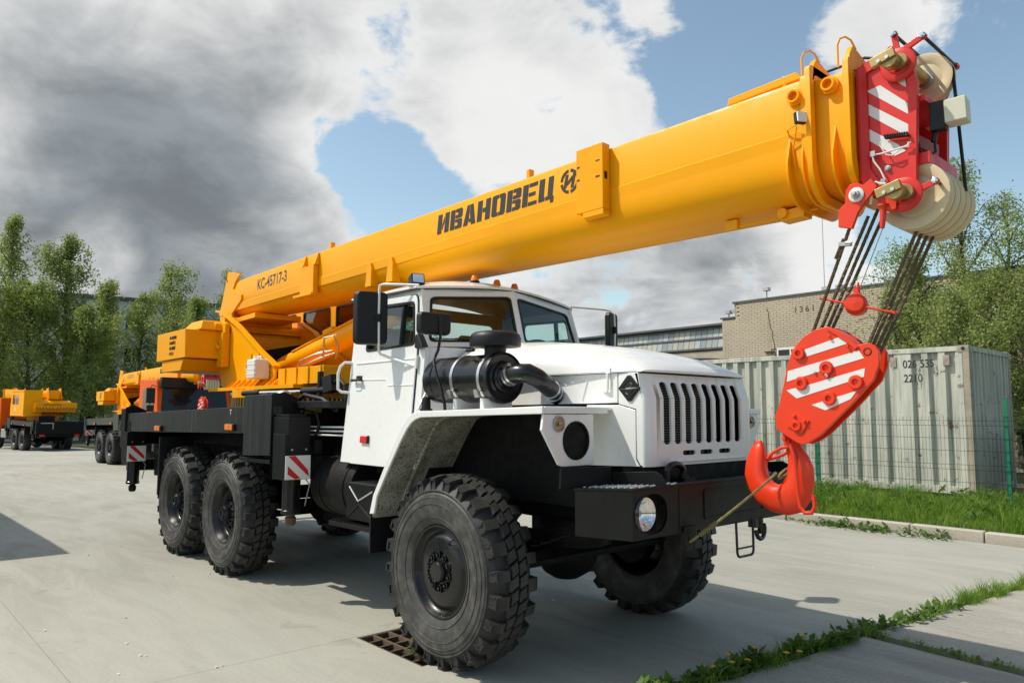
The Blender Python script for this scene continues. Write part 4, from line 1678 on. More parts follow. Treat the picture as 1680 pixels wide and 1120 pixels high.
# ---- hood ---------------------------------------------------------------------------
SEAM = 1.860
hx_ = [-.47, -.2, .1, .4, .65, .85, 1.0, 1.10, 1.165, 1.20]
ht_ = [2.150, 2.145, 2.130, 2.100, 2.062, 2.020, 1.980, 1.945, 1.912, 1.885]
hw_ = [.66, .655, .645, .63, .615, .603, .595, .585, .575, .565]
rings = []
NA = 22
for x, tp, hw in zip(hx_, ht_, hw_):
    r = []
    for k in range(NA+1):
        a = math.pi*k/NA
        c, sn = math.cos(a), math.sin(a)
        bow = .045*(1-abs(c))*(1 if x > 1.05 else max(0, (x-.4)/.65))
        r.append((x+bow, -hw*math.copysign(abs(c)**.62, c), SEAM+(tp-SEAM)*sn**.80))
    rings.append(r)
m = MB()
m.loft(rings, cap=False, closed=False)
# front fall and the turned-in bottom edge
last = rings[-1]
fr_ = [[(p[0]+.012, p[1]*1.005, SEAM+(p[2]-SEAM)*.45) for p in last], [(p[0]+.012, p[1]*1.004, SEAM-.004) for p in last], [(p[0]-.05, p[1]*.9, SEAM-.004) for p in last]]
m.loft([last]+fr_, cap=False, closed=False)
for s in (-1, 1):
    m.loft([[(x, s*(w-.002), SEAM), (x, s*(w-.002), SEAM-.006), (x, s*(w-.06), SEAM-.006)] for x, w in zip(hx_, hw_)], cap=False, closed=False)
m.build('hood', M['white'], truck, smooth=40)

for s in (-1, 1):
    Y0, Y1 = s*.580, s*.566
    up_ = [(-.47, 1.60), (1.030, 1.672), (1.030, 1.846), (-.47, 1.851)]
    m = MB().py([(-.47, 1.655), (1.030, 1.672), (1.030, 1.851), (-.47, 1.851)], Y0, Y1)
    m.py([(.78, 1.287), (1.192, 1.300), (1.165, 1.34), (1.165, 1.628), (1.04, 1.660), (.78, 1.660)], Y0, Y1)
    m.build('hood_side_panel', M['white'], truck, 0.004)
    m = MB().py([(1.037, 1.665), (1.170, 1.633), (1.172, 1.345), (1.200, 1.305), (1.215, 1.305), (1.215, 1.70), (1.185, 1.851), (1.037, 1.851)], Y0, Y1)
    m.build('corner_panel', M['white'], truck, 0.004)
    m = MB().box(-.40, 1.17, s*.50, s*.560, 1.30, 1.85)
    m.build('inner_panel', M['dark'], truck)
    # hatch outline, catches
    m = MB()
    for a, b in (((.50, 1.80), (.49, 1.69)), ((.79, 1.815), (.745, 1.69))):
        MB().tube([(a[0], s*.582, a[1]), (b[0], s*.582, b[1])], .005, 6).build('hatch_rib', M['white'], truck)
    m.tube([(.965, s*.585, 1.875), (.968, s*.598, 1.84), (.968, s*.598, 1.755), (.955, s*.59, 1.74), (.92, s*.585, 1.748)], .008, 6)
    m.box(.95, .99, s*.58, s*.60, 1.852, 1.885)
    m.build('hood_catch', M['white'], truck)
# badge: a rhombus plate with a slanting stroke, on both sides
for s in (-1, 1):
    bx, bz, bw, bh = 1.125, 1.758, .083, .077
    m = MB()
    out = [(bx-bw, bz), (bx-.012, bz+bh), (bx+.012, bz+bh), (bx+bw, bz), (bx+.012, bz-bh), (bx-.012, bz-bh)]
    m.py(out, s*.5805, s*.590)
    b_ = m.build('badge', M['plastic'], truck, 0.003)
    m = MB()
    q = .0905
    # raised open ring and the two halves of the emblem
    inn = [(bx-bw*.80, bz+.006), (bx, bz+bh*.80), (bx+bw*.80, bz+.006)]
    for sg in (1, -1):
        T_ = lambda p: (bx+sg*(p[0]-bx), bz+sg*(p[1]-bz))
        a = [T_(p) for p in [(bx-bw*.82, bz+.005), (bx, bz+bh*.84), (bx+bw*.82, bz+.005), (bx+bw*.60, bz+.005), (bx, bz+bh*.62), (bx-bw*.58, bz+.005)]]
        m.py(a, s*.590, s*.593)
        st_ = [T_(p) for p in [(bx-bw*.44, bz+.004), (bx+.004, bz+.004), (bx+bw*.30, bz+bh*.30), (bx-.004, bz+bh*.52)]]
        m.py(st_, s*.590, s*.592)
    m.build('emblem', M['plastic'], b_)
    m = MB()
    m.py([(bx-bw*.98, bz-.003), (bx-bw*.25, bz-.003), (bx-.012, bz+bh*.30), (bx+.018, bz+bh*.46), (bx+.03, bz+bh*.36), (bx+.006, bz+.003), (bx+bw*.98, bz+.003), (bx+bw*.25, bz-.004),
          (bx+.012, bz-bh*.34), (bx-.018, bz-bh*.50), (bx-.03, bz-bh*.38), (bx-.004, bz-.006)], s*.5902, s*.5915)
    m.build('stroke', M['galv'], b_)

# ---- grille ---------------------------------------------------------------------------
GXF = 1.250           # front plane
FOLD = 1.700


def gx(z):
    return GXF-(.030 if z > FOLD else 0)*0-max(0, z-FOLD)*.36


NS = 8
sy0, sdy, shw = -.385, .111, .0365
YL, YR = -.490, .535
slots = [(sy0+sdy*k) for k in range(NS)]
G = empty('grille', (0, 0, 0), parent=truck)
# lower plate: comb outline with the slots open at the fold
poly = [(YL, FOLD), (YL, 1.300), (YR, 1.300), (YR, FOLD)]
for c in reversed(slots):
    zb_ = 1.425
    poly += [(c+shw, FOLD)]+[(c+shw*math.cos(a), zb_+.018-.018*math.sin(a)) for a in [math.pi*k/6 for k in range(7)]]+[(c-shw, FOLD)]
lows = []
for a, b in ((-.232, -.095), (-.045, .095), (.165, .305)):
    h = .0145
    lows.append([(b-h, 1.357), (b-.004, 1.362), (b, 1.3715), (b-.004, 1.381), (b-h, 1.386), (a+h, 1.386), (a+.004, 1.381), (a, 1.3715), (a+.004, 1.362), (a+h, 1.357)])
m = MB().px(poly, GXF-.012, GXF, lows)
# upper plate, leaning back
poly = [(YR, FOLD), (YR, 1.846), (YL, 1.846), (YL, FOLD)]
for c in slots:
    zt_ = 1.800
    poly += [(c-shw, FOLD)]+[(c-shw*math.cos(a), zt_-.018+.018*math.sin(a)) for a in [math.pi*k/6 for k in range(7)]]+[(c+shw, FOLD)]
mu = MB().prism(poly, lambda y, z: (gx(z)-.012, y, z), lambda y, z: (gx(z), y, z))
m.add(mu.v, mu.f)
m.build('grille_plate', M['white'], G, smooth=25)
# proud bars beside each slot
m = MB()
for k in range(NS+1):
    c = sy0+sdy*(k-.5)
    for z0, z1 in ((1.445, FOLD), (FOLD, 1.835)):
        w0 = .0165
        m.hexa([(gx(z0)+.0005, c-w0, z0), (gx(z0)+.0005, c+w0, z0), (gx(z1)+.0005, c+w0, z1), (gx(z1)+.0005, c-w0, z1)],
               [(gx(z0)+.008, c-w0*.55, z0+.004), (gx(z0)+.008, c+w0*.55, z0+.004), (gx(z1)+.008, c+w0*.55, z1-(.004 if z1 > FOLD else 0)), (gx(z1)+.008, c-w0*.55, z1-(.004 if z1 > FOLD else 0))])
m.build('grille_bar', M['white'], G, smooth=25)
# rounded corners of the nose
for sg, ye in ((-1, YL), (1, YR)):
    m = MB()
    ring = []
    yo = sg*.580
    for z in (1.300, FOLD, 1.846):
        r = []
        for k in range(7):
            a = math.pi/2*k/6
            r.append((gx(z)-.035*(1-math.cos(a))*1.0, ye+(yo-ye)*math.sin(a), z))
        r.append((1.213 if z <= FOLD else 1.187, yo, z))
        ring.append(r)
    m.loft(ring, cap=False, closed=False)
    m.build('nose_corner', M['white'], G, smooth=50)
m = MB().box(GXF+.0005, GXF+.012, -.36, .47, 1.318, 1.328)
m.build('moulding', M['white'], G, .003)
m = MB()
for k in range(34):
    z = 1.32+.0155*k
    m.box(1.10, 1.125, -.50, .17, z, z+.0055)
m.build('radiator', paint('radiator_fin', (0.16, 0.14, 0.11), 0.6, 0, .1), G)
m = MB().box(1.02, 1.099, -.53, .53, 1.31, 1.85)
m.build('radiator_core', M['dark'], G)
m = MB().box(1.14, 1.22, -.46, .46, 1.346, 1.40)
for y in (-.2, -.13, 0.0, .07, .2, .27):
    m.cyl((1.19, y, 1.372), (1.235, y, 1.372), .012, 10)
m.build('cross_tube', M['plastic'], G)
m = MB().box(1.05, 1.235, -.56, .56, 1.20, 1.297)
m.box(1.05, 1.20, -.45, .45, 1.0, 1.2)
m.build('lower_cross_member', M['dark'], truck)

# ---- bumper ----------------------------------------------------------------------------
B = empty('bumper', (0, 0, 0), parent=truck)
BX, BZ0, BZ1, BY = 1.460, .952, 1.207, .985
holes = []
for s in (-1, 1):
    hc = (s*.822, 1.078)
    hh = []
    for k in range(32):
        a = 2*math.pi*k/32
        hh.append((hc[0]+s*-.012+.124*math.copysign(abs(math.cos(a))**.85, math.cos(a)), hc[1]+.105*math.copysign(abs(math.sin(a))**.85, math.sin(a))))
    holes.append(hh)
m = MB().px([(-BY, BZ0), (BY, BZ0), (BY, BZ1), (-BY, BZ1)], BX-.014, BX, holes)
for s in (-1, 1):
    m.hexa([(1.055, s*BY, BZ0-.02), (BX-.0145, s*BY, BZ0), (BX-.0145, s*BY, BZ1), (1.055, s*BY, BZ1-.028)],
           [(1.055, s*(BY-.012), BZ0-.02), (BX-.0145, s*(BY-.012), BZ0), (BX-.0145, s*(BY-.012), BZ1), (1.055, s*(BY-.012), BZ1-.028)])
m.hexa([(1.05, -BY-.004, BZ1-.026), (BX+.002, -BY-.004, BZ1+.002), (BX+.002, BY+.004, BZ1+.002), (1.05, BY+.004, BZ1-.026)],
       [(1.05, -BY-.004, BZ1-.014), (BX+.002, -BY-.004, BZ1+.014), (BX+.002, BY+.004, BZ1+.014), (1.05, BY+.004, BZ1-.014)])
m.build('shell', M['satin'], B, smooth=20)
# pressed rectangle and seam lines on the face
m = MB()
for y in (-.575, .66):
    m.box(BX, BX+.0035, y-.004, y+.004, BZ0+.01, BZ1-.01)
for s0, s1 in ((-.33, .32),):
    for z in (1.012, 1.168):
        m.box(BX, BX+.006, s0, s1, z-.006, z+.006)
    for y in (s0, s1):
        m.box(BX, BX+.006, y-.006, y+.006, 1.012, 1.168)
m.build('pressed_rib', M['satin'], B, .002)
# tread buttons on the step surface
m = MB()
for s in (-1, 1):
    for i in range(9):
        for j in range(9):
            x, y = 1.08+.042*i+(j % 2)*.02, s*(.55+.048*j)
            zt2 = BZ1-.014+.028*(x-1.05)/.41
            m.lathe([(.011, 0), (.008, .006), (.0, .007)], (x, y, zt2), (0, 0, 1), 6)
m.build('tread_button', M['galv'], B)['kind'] = 'stuff'
for s in (-1, 1):
    hc = (s*.885, 1.083)
    hl = MB()
    hl.lathe([(.094, -.06), (.094, .0), (.092, .004), (.088, -.004)], (1.458, hc[0], hc[1]), (1, 0, 0), 32)
    h_ = hl.build('headlight', M['plastic'], truck)
    m = MB()
    m.lathe([(.087, .006), (.075, -.015), (.05, -.038), (.022, -.048), (0, -.049)], (1.460, hc[0], hc[1]), (1, 0, 0), 32)
    m.build('reflector', M['chrome'], h_)
    m = MB()
    m.lathe([(.088, .004), (.07, .014), (.035, .021), (0, .023)], (1.461, hc[0], hc[1]), (1, 0, 0), 32)
    for k in range(7):
        y = hc[0]-.06+.02*k
        hh2 = math.sqrt(max(0, .08**2-(y-hc[0])**2))
        m.box(1.4685, 1.4705, y-.0012, y+.0012, hc[1]-hh2, hc[1]+hh2)
    m.build('lens', M['lamp_glass'], h_)
    m = MB()
    m.cyl((1.40, hc[0], hc[1]), (1.425, hc[0], hc[1]), .02, 12)
    m.build('bulb_shield', M['galv'], h_)
    m = MB().box(1.30, 1.395, s*.70, s*.96, .965, 1.19)
    m.build('lamp_recess', M['plastic'], B)
# plates that close the gap between lamp panel and bumper
for s in (-1, 1):
    m = MB().hexa([(.985, s*1.03, 1.183), (1.09, s*.71, 1.190), (1.09, s*.71, 1.300), (.985, s*1.02, 1.304)], [(.97, s*1.03, 1.183), (1.075, s*.71, 1.190), (1.075, s*.71, 1.300), (.97, s*1.02, 1.304)])
    m.build('gusset_plate', M['satin'], B, .003)
    m = MB().py([(1.09, 1.19), (1.475, 1.222), (1.44, 1.275), (1.40, 1.292), (1.09, 1.268)], s*.700, s*.708)
    m.build('side_plate', M['satin'], B, .002)
# towing shackle on the bumper
m = MB()
pts = [(1.30+.0, -.475, 1.29)]
for k in range(11):
    a = math.pi*(1.05-1.15*k/10)
    pts.append((1.30, -.385+.085*math.cos(a), 1.262+.052*math.sin(a)))
pts.append((1.30, -.300, 1.22))
m.tube(pts[1:], [.015]+[.019]*(len(pts)-3)+[.02], 10)
m.box(1.26, 1.34, -.35, -.24, 1.205, 1.232)
m.cyl((1.30, -.30, 1.205), (1.30, -.30, 1.250), .03, 12)
m.cyl((1.30, -.47, 1.21), (1.30, -.47, 1.28), .02, 10)
m.build('tow_shackle', M['black'], B, smooth=50)
m = MB()
m.box(1.44, 1.475, -.55, -.43, .885, .985)
m.box(1.41, 1.465, -.52, -.46, .845, .90)
m.build('tow_bracket', M['satin'], B, .006)
m = MB()
m.tube([(1.462, -.002, .96), (1.462, .006, .775), (1.462, .016, .757), (1.462, .03, .750), (1.462, .165, .748), (1.462, .185, .757), (1.462, .192, .775), (1.462, .190, .96)], .008, 8)
m.tube([(1.462, .006, .800), (1.462, .191, .798)], .006, 8)
m.build('foot_ladder', M['black'], B)
m = MB()
m.box(1.40, 1.455, .24, .33, .90, .97)
pts = [(1.455, .24, .93)]+[(1.46, .285+.05*math.cos(a), .885+.055*math.sin(a)) for a in [math.pi*(1.0+1.2*k/8) for k in range(9)]]
m.tube(pts[1:], .014, 8)
m.cyl((1.45, .30, .97), (1.45, .30, .86), .018, 8)
m.build('tow_hook', M['black'], B)

# ---- cab ----------------------------------------------------------------------------------
CB = truck


def side_y(z, extra=0.0):
    return 1.0545-0.0871*z+extra


def lean(m, s, off=0.0):
    """shapes given with y as distance from the leaning cab side are laid against it"""
    return m.map(lambda x, y, z: (x, s*(side_y(z)+y+off), z))


def rrect(pts, r, n=4):
    """round the corners of a polygon"""
    out = []
    k = len(pts)
    for i in range(k):
        p, a, b = Vector(pts[i]), Vector(pts[i-1]), Vector(pts[(i+1) % k])
        da, db = (a-p).normalized(), (b-p).normalized()
        rr = min(r, (a-p).length*.45, (b-p).length*.45)
        p0, p1 = p+da*rr, p+db*rr
        for j in range(n+1):
            t = j/n
            q = p0*(1-t)**2+p*2*t*(1-t)+p1*t*t
            out.append((q.x, q.y))
    return out


DOOR = rrect([(-1.492, 1.195), (-.640, 1.195), (-.640, 2.075), (-.700, 2.505), (-1.478, 2.520), (-1.500, 1.75)], .06)
DWIN = rrect([(-1.372, 2.095), (-.668, 2.112), (-.722, 2.452), (-1.335, 2.470)], .045)
SIDE = [(-1.60, 1.20), (-.555, 1.20), (-.555, 2.085), (-.680, 2.545), (-1.57, 2.555)]
m = MB()
for s in (-1, 1):
    q = MB().py(SIDE, -.035, -.003, [DWIN])
    lean(q, s)
    m.add(q.v, q.f)
# corner posts at the rear
for s in (-1, 1):
    q = MB().py([(-1.63, 1.20), (-1.60, 1.20), (-1.57, 2.555), (-1.60, 2.555)], -.12, -.004)
    lean(q, s)
    m.add(q.v, q.f)
# rear wall with its window
rwin = rrect([(-.70, 2.06), (.70, 2.06), (.68, 2.45), (-.68, 2.45)], .06)
rear = MB().prism([(-.86, 1.20), (.86, 1.20), (.80, 2.555), (-.80, 2.555)], lambda y, z: (-1.628+.022*(z-1.2), y, z), lambda y, z: (-1.603+.022*(z-1.2), y, z), [rwin])
m.add(rear.v, rear.f)
# scuttle below the windscreen, V shaped in plan, wrapping round to the sides
ring = []
for z in (1.56, 1.80, 2.00, 2.095):
    r = []
    for j in range(-8, 9):
        f = j/8
        y = f*.872 if z < 2.0 else f*(.872-.0871*(z-2.0))
        xx = -.425-.14*abs(f)**1.35-(.06*max(0, abs(f)-.86)/.14)
        r.append((xx+.04*(2.1-z)*(1-abs(f)), y, z))
    ring.append(r)
m.loft(ring, cap=False, closed=False)
m.build('cab_shell', M['white'], CB, smooth=40)
for s in (-1, 1):
    D_ = empty('door', (0, 0, 0), parent=truck)
    gap_ = [(-1.065+(x+1.065)*1.014, 1.86+(z-1.86)*1.009) for x, z in DOOR]
    lean(MB().py(gap_, -.0025, .003, [DWIN]), s).build('door_gap_shade', M['plastic'], D_)  # dark sheet whose rim paints the shade of the door gap
    q = lean(MB().py(DOOR, .0032, .014, [DWIN]), s)
    q.build('door_skin', M['white'], D_, 0.006)
    # swage line with its step, and the lower break
    m = MB()
    for a, b in (((-1.49, 1.873), (-1.02, 1.862)), ((-1.02, 1.862), (-.985, 1.815)), ((-.985, 1.815), (-.65, 1.812))):
        m.tube([(a[0], .0145, a[1]), (b[0], .0145, b[1])], .006, 6)
    m.tube([(-1.49, .0145, 2.005), (-.645, .0145, 2.012)], .008, 6)
    lean(m, s).build('swage_line', M['white'], D_, smooth=60)
    fo = [(x, z) for x, z in DWIN]
    c = (-1.02, 2.28)
    fi = [(c[0]+(x-c[0])*.945, c[1]+(z-c[1])*.90) for x, z in fo]
    q = lean(MB().py(fo, -.030, .019, [fi]), s)
    q.build('window_seal', M['plastic'], D_)
    q = MB().box(-.892, -.868, -.022, .012, 2.10, 2.455)
    lean(q, s).build('window_divider', M['plastic'], D_)
    q = lean(MB().py([(c[0]+(x-c[0])*.97, c[1]+(z-c[1])*.95) for x, z in fo], -.012, -.006), s)
    q.build('window_pane', M['glass'], D_)
    m = MB()
    m.box(-1.475, -1.385, .014, .018, 1.835, 1.905)
    hb = m
    m.tube([(-1.50, .045, 1.868), (-1.36, .050, 1.868)], [.012, .010], 8)
    m.box(-1.39, -1.37, .014, .05, 1.858, 1.878)
    lean(m, s).build('handle', M['plastic'], D_, .003)
    m = MB().box(-1.46, -1.375, .0141, .020, 1.78, 1.86)
    lean(m, s).build('lock_plate', M['white'], D_, .003)
    m = MB()
    m.box(-1.300, -1.196, .0141, .034, 1.365, 1.420)
    lean(m, s).build('reflector', M['redlens'], D_, .006)
    m = MB()
    m.box(-1.196, -1.186, .0141, .036, 1.362, 1.423)
    lean(m, s).build('reflector_base', M['plastic'], D_, .002)
    m = MB()
    for z in (1.42, 1.98):
        m.cyl((-.632, .012, z-.05), (-.632, .012, z+.05), .014, 8)
    lean(m, s).build('hinge', M['white'], D_)
    # grab handle on the rear corner of the cab
    m = MB()
    m.tube([(-1.60, -.01, 2.02), (-1.63, .05, 2.02), (-1.66, .07, 1.99), (-1.68, .075, 1.93), (-1.665, .07, 1.80), (-1.64, .05, 1.775), (-1.60, -.01, 1.77)], .013, 8)
    lean(m, s).build('grab_handle', M['white'], truck)

# windscreen halves
Wn = dict(A=(-.578, .868, 2.095), B=(-.693, .832, 2.548), C=(-.425, 0.0, 2.135), D=(-.555, 0.0, 2.612))


def ws(s, t, u, d=0.0):
    """t across from the outer edge (0) to the middle (1), u up; d outwards"""
    A, B_, C_, D2 = [Vector((v[0], s*v[1], v[2])) for v in (Wn['A'], Wn['B'], Wn['C'], Wn['D'])]
    p = (A*(1-t)+C_*t)*(1-u)+(B_*(1-t)+D2*t)*u
    n = (C_-A).cross(B_-A).normalized()
    if n.x < 0:
        n = -n
    return tuple(p+n*d)


for s in (-1, 1):
    op = rrect([(.055, .085), (.955, .085), (.955, .875), (.10, .855)], .07)
    m = MB().prism([(0, 0), (1, 0), (1, 1), (0, 1)], lambda t, u: ws(s, t, u, 0), lambda t, u: ws(s, t, u, -.03), [op])
    m.build('windscreen_frame', M['white'], CB, smooth=20)
    c = (.505, .48)
    inn = [(c[0]+(t-c[0])*.955, c[1]+(u-c[1])*.925) for t, u in op]
    out = [(c[0]+(t-c[0])*1.012, c[1]+(u-c[1])*1.018) for t, u in op]
    m = MB().prism(out, lambda t, u: ws(s, t, u, .006), lambda t, u: ws(s, t, u, -.012), [inn])
    m.build('windscreen_seal', M['plastic'], CB, .002)
    m = MB().prism([(c[0]+(t-c[0])*.975, c[1]+(u-c[1])*.96) for t, u in op], lambda t, u: ws(s, t, u, -.004), lambda t, u: ws(s, t, u, -.009))
    m.build('windscreen_pane', M['glass'], CB)
    m = MB()
    m.tube([ws(s, .55, .07, .012), ws(s, .5, .10, .018), ws(s, .30, .13, .014)], .006, 6)
    m.tube([ws(s, .50, .11, .018), ws(s, .08, .13, .012)], .005, 6)
    m.build('wiper', M['plastic'], CB)
# roof: arched skin over a gutter
m = MB()
NYR, NXR = 16, 9
rows_ = []
for i in range(NXR+1):
    f = i/NXR
    r = []
    for j in range(NYR+1):
        v = -1+2*j/NYR
        y = .850*v
        xf = -.565-.135*abs(v)**1.5
        ze = 2.622-.062*abs(v)**1.6
        x = xf+(-1.66-xf)*f
        rise = .112*(1-abs(v)**3.2)*(1-(1-min(1, f*2.0))**2.2)*(1-.55*max(0, (f-.6)/.4)**2)
        ze2 = ze*(1-f)+(2.60-.035*abs(v)**1.6)*f if f > 0 else ze
        r.append((x, y, ze2-(.0 if f == 0 else 0)+rise))
    rows_.append(r)
m.loft(rows_, cap=False, closed=False)
und = [[(x, y*.97, z-.03-(0.0)) for x, y, z in r] for r in (rows_[0],)]
m.build('roof', M['white'], CB, smooth=60)
m = MB()
m.tube([(x+.004, y*1.004, z-.004) for x, y, z in rows_[0]], .011, 6)
for e_ in (0, -1):
    m.tube([(r[e_][0], r[e_][1]*1.006, r[e_][2]-.004) for r in rows_], .011, 6)
m.build('rain_gutter', M['white'], CB)
m = MB()
m.tube([(x+.006, y*1.002, z-.017) for x, y, z in rows_[0]], .006, 6)
for e_ in (0, -1):
    m.tube([(r[e_][0], r[e_][1]*1.012, r[e_][2]-.017) for r in rows_], .006, 6)
m.build('gutter_seal', M['plastic'], CB)
m = MB()
m.loft([[(r[j][0], r[j][1]*.94, min(r[j][2], 2.66)-.035) for j in range(NYR+1)] for r in rows_], cap=False, closed=False)
m.build('headlining', M['cabin'], CB, smooth=60)
# three marker lamps on the front of the roof
for x, y, z in ((-.80, -.205, 2.690), (-.755, 0.0, 2.668), (-.77, .215, 2.662)):
    e_ = MB()
    e_.lathe([(.042, -.03), (.042, .006), (.0, .008)], (x, y, z), (0, 0, 1), 18)
    ml = e_.build('marker_lamp', M['plastic'], CB)
    m = MB()
    m.lathe([(.036, .006), (.034, .018), (.024, .052), (.018, .058), (0, .060)], (x, y, z), (0, 0, 1), 18)
    m.build('lens', M['amber'], ml)
# flood lamp on the near corner of the roof
fl = MB()
c = Vector((-.93, -.70, 2.655))
fl.obox(c, .05, .055, .045, (.9, -.3, .25), (.3, .95, 0))
fl.cyl((-.93, -.70, 2.58), (-.93, -.70, 2.62), .02, 8)
f_ = fl.build('flood_lamp', M['plastic'], CB, .012)
m = MB()
m.obox(c+Vector((.045, -.015, .0125)), .004, .045, .035, (.9, -.3, .25), (.3, .95, 0))
m.build('lens', M['chrome'], f_)
# mirrors: a big one on a tube frame, on both sides
for s in (-1, 1):
    a = empty('side_mirror', (0, 0, 0), parent=truck)
    m = MB()
    mx = -1.04 if s < 0 else -.46
    hw2, hz2 = (.122, .212) if s < 0 else (.105, .165)
    yc = -1.045 if s < 0 else 1.14
    zc = 2.335 if s < 0 else 2.36
    o2 = rrect([(-hw2, -hz2), (hw2, -hz2), (hw2, hz2), (-hw2, hz2)], .045)
    m.prism(o2, lambda y, z: (mx-.03-.05*s*0, yc+y, zc+z), lambda y, z: (mx+.028, yc+y*.93, zc+z*.96))
    m.map(lambda x, y, z: (x+(y-yc)*(-.35*s), y, z))
    m.build('housing', M['plastic'], a, .014)
    m = MB()
    m.prism([(p[0]*.9, p[1]*.93) for p in o2], lambda y, z: (mx-.034, yc+y, zc+z), lambda y, z: (mx-.031, yc+y, zc+z))
    m.map(lambda x, y, z: (x+(y-yc)*(-.35*s), y, z))
    m.build('glass', M['chrome'], a)
    m = MB()
    xr = mx+.04
    if s < 0:
        m.tube([(-.70, -.838, 2.575), (-.88, -.93, 2.592), (-.97, -.975, 2.600), (-1.0, -.995, 2.592), (-1.0, -1.0, 2.56), (xr, -1.0, 2.40), (xr, -.995, 2.12), (-1.0, -.995, 2.08),
                (-.99, -.985, 2.055), (-.92, -.965, 2.03), (-.66, -.895, 1.955)], .0105, 8)
    else:
        m.tube([(-.70, .838, 2.575), (-.60, .98, 2.565), (-.51, 1.09, 2.555), (-.46, 1.13, 2.54), (-.43, 1.14, 2.50), (-.425, 1.142, 2.36), (-.43, 1.142, 2.17), (-.45, 1.12, 2.13), (-.62, .895, 2.0)], .0105, 8)
    m.build('mirror_arm', M['white'], a, smooth=50)
    m = MB()
    yk = yc+(.045 if s < 0 else 0)
    m.cyl((xr, yk, zc-.03), (xr, yk, zc+.03), .02, 10)
    m.obox((xr-.02, yk, zc), .02, .035, .014, (1, 0, 0), (0, 1, 0))
    m.build('clamp', M['plastic'], a)
# small kerb mirror on a pole from the near fender
a = empty('kerb_mirror', (0, 0, 0), parent=truck)
m = MB()
hw2, hz2 = .125, .080
o2 = rrect([(-hw2, -hz2), (hw2, -hz2), (hw2, hz2), (-hw2, hz2)], .035)
m.prism(o2, lambda y, z: (-.225, -1.055+y, 2.218+z), lambda y, z: (-.170, -1.055+y*.93, 2.218+z*.92))
m.map(lambda x, y, z: (x+(y+1.055)*.15, y, z))
m.build('housing', M['plastic'], a, .014)
m = MB()
m.tube([(-.165, -1.03, 2.285), (-.158, -1.03, 2.12), (-.155, -1.05, 2.03), (-.150, -1.09, 1.96), (-.10, -1.105, 1.87), (-.03, -1.105, 1.74), (.0, -1.105, 1.66), (.0, -1.10, 1.61)], .0105, 8)
m.build('mirror_arm', M['plastic'], a)
m = MB()
m.prism([(p[0]*.92, p[1]*.9) for p in o2], lambda y, z: (-.229, -1.055+y, 2.218+z), lambda y, z: (-.226, -1.055+y, 2.218+z))
m.map(lambda x, y, z: (x+(y+1.055)*.15, y, z))
m.build('glass', M['chrome'], a)
# black mirror foot on the door pillar
m = MB()
m.hexa([(-.635, .004, 2.075), (-.635, .004, 2.195), (-.590, .004, 2.195), (-.500, .004, 2.085)], [(-.625, .05, 2.085), (-.625, .05, 2.185), (-.595, .05, 2.185), (-.53, .05, 2.09)])
lean(m, -1).build('mirror_bracket', M['plastic'], truck, .006)

# cab interior
m = MB()
m.box(-.80, -.60, -.78, .78, 1.85, 2.06)
m.box(-.64, -.56, -.70, .70, 2.06, 2.085)
m.build('dashboard', M['cabin'], CB, .02)
for y in (-.42, .42):
    m = MB()
    m.box(-1.42, -.98, y-.24, y+.24, 1.66, 1.80)
    m.hexa([(-1.50, y-.24, 1.78), (-1.40, y-.24, 1.78), (-1.40, y+.24, 1.78), (-1.50, y+.24, 1.78)], [(-1.57, y-.22, 2.32), (-1.49, y-.22, 2.34), (-1.49, y+.22, 2.34), (-1.57, y+.22, 2.32)])
    m.build('seat', M['tan'], CB, .04)
m = MB()
st_c = Vector((-.86, .42, 2.10))
ax = Vector((-.55, 0, .83)).normalized()
u = Vector((0, 1, 0))
w = ax.cross(u)
ring = [st_c+(u*math.cos(q)+w*math.sin(q))*.235 for q in [2*math.pi*k/28 for k in range(29)]]
m.tube(ring, .014, 6)
for q in (.4, 2.74, 4.71):
    m.tube([st_c, st_c+(u*math.cos(q)+w*math.sin(q))*.23], .010, 5)
m.cyl(st_c, st_c-ax*.45, .03, 8)
m.build('steering_wheel', M['plastic'], CB)
m = MB().box(-1.6, -.62, -.84, .84, 1.205, 1.25)
m.build('cab_floor', M['cabin'], CB)
m = MB()
m.prism([(-.86, 1.22), (.86, 1.22), (.80, 2.555), (-.80, 2.555)], lambda y, z: (-1.600+.022*(z-1.2), y*.97, z), lambda y, z: (-1.595+.022*(z-1.2), y*.97, z), [rwin])
m.build('rear_lining', M['cabin'], CB)
m = MB().prism([(y*.985, z) for y, z in rwin], lambda y, z: (-1.618+.022*(z-1.2), y, z), lambda y, z: (-1.612+.022*(z-1.2), y, z))
m.build('rear_window_pane', M['glass'], CB)

# ---- air cleaner on the near fender ---------------------------------------------------------
A_ = empty('air_cleaner', (0, 0, 0), parent=truck)
fy, fz = -.915, 1.832
fx0, fx1, fr0 = -.33, .415, .158
m = MB()
m.lathe([(0, 0), (.10, 0), (.148, .012), (.158, .03), (.158, .10), (.150, .108), (.150, .118), (.158, .128), (.158, .66), (.166, .665), (.168, .69), (.164, .712), (.158, .714), (.150, .700), (.11, .692), (.098, .700), (.092, .716), (.078, .722), (.070, .744), (.0, .744)], (fx0, fy, fz), (1, 0, 0), 48)
m.build('canister', M['black'], A_, smooth=30)
for x in (.02, .30):
    m = MB()
    m.lathe([(.159, -.014), (.1625, -.013), (.1625, .013), (.159, .014)], (x, fy, fz), (1, 0, 0), 48)
    m.obox((x, fy-.162, fz-.10), .018, .012, .025, (1, 0, 0), (0, 1, .3))
    m.cyl((x-.03, fy-.155, fz-.08), (x+.03, fy-.155, fz-.08), .007, 6)
    m.build('strap', M['steel'], A_)
m = MB()
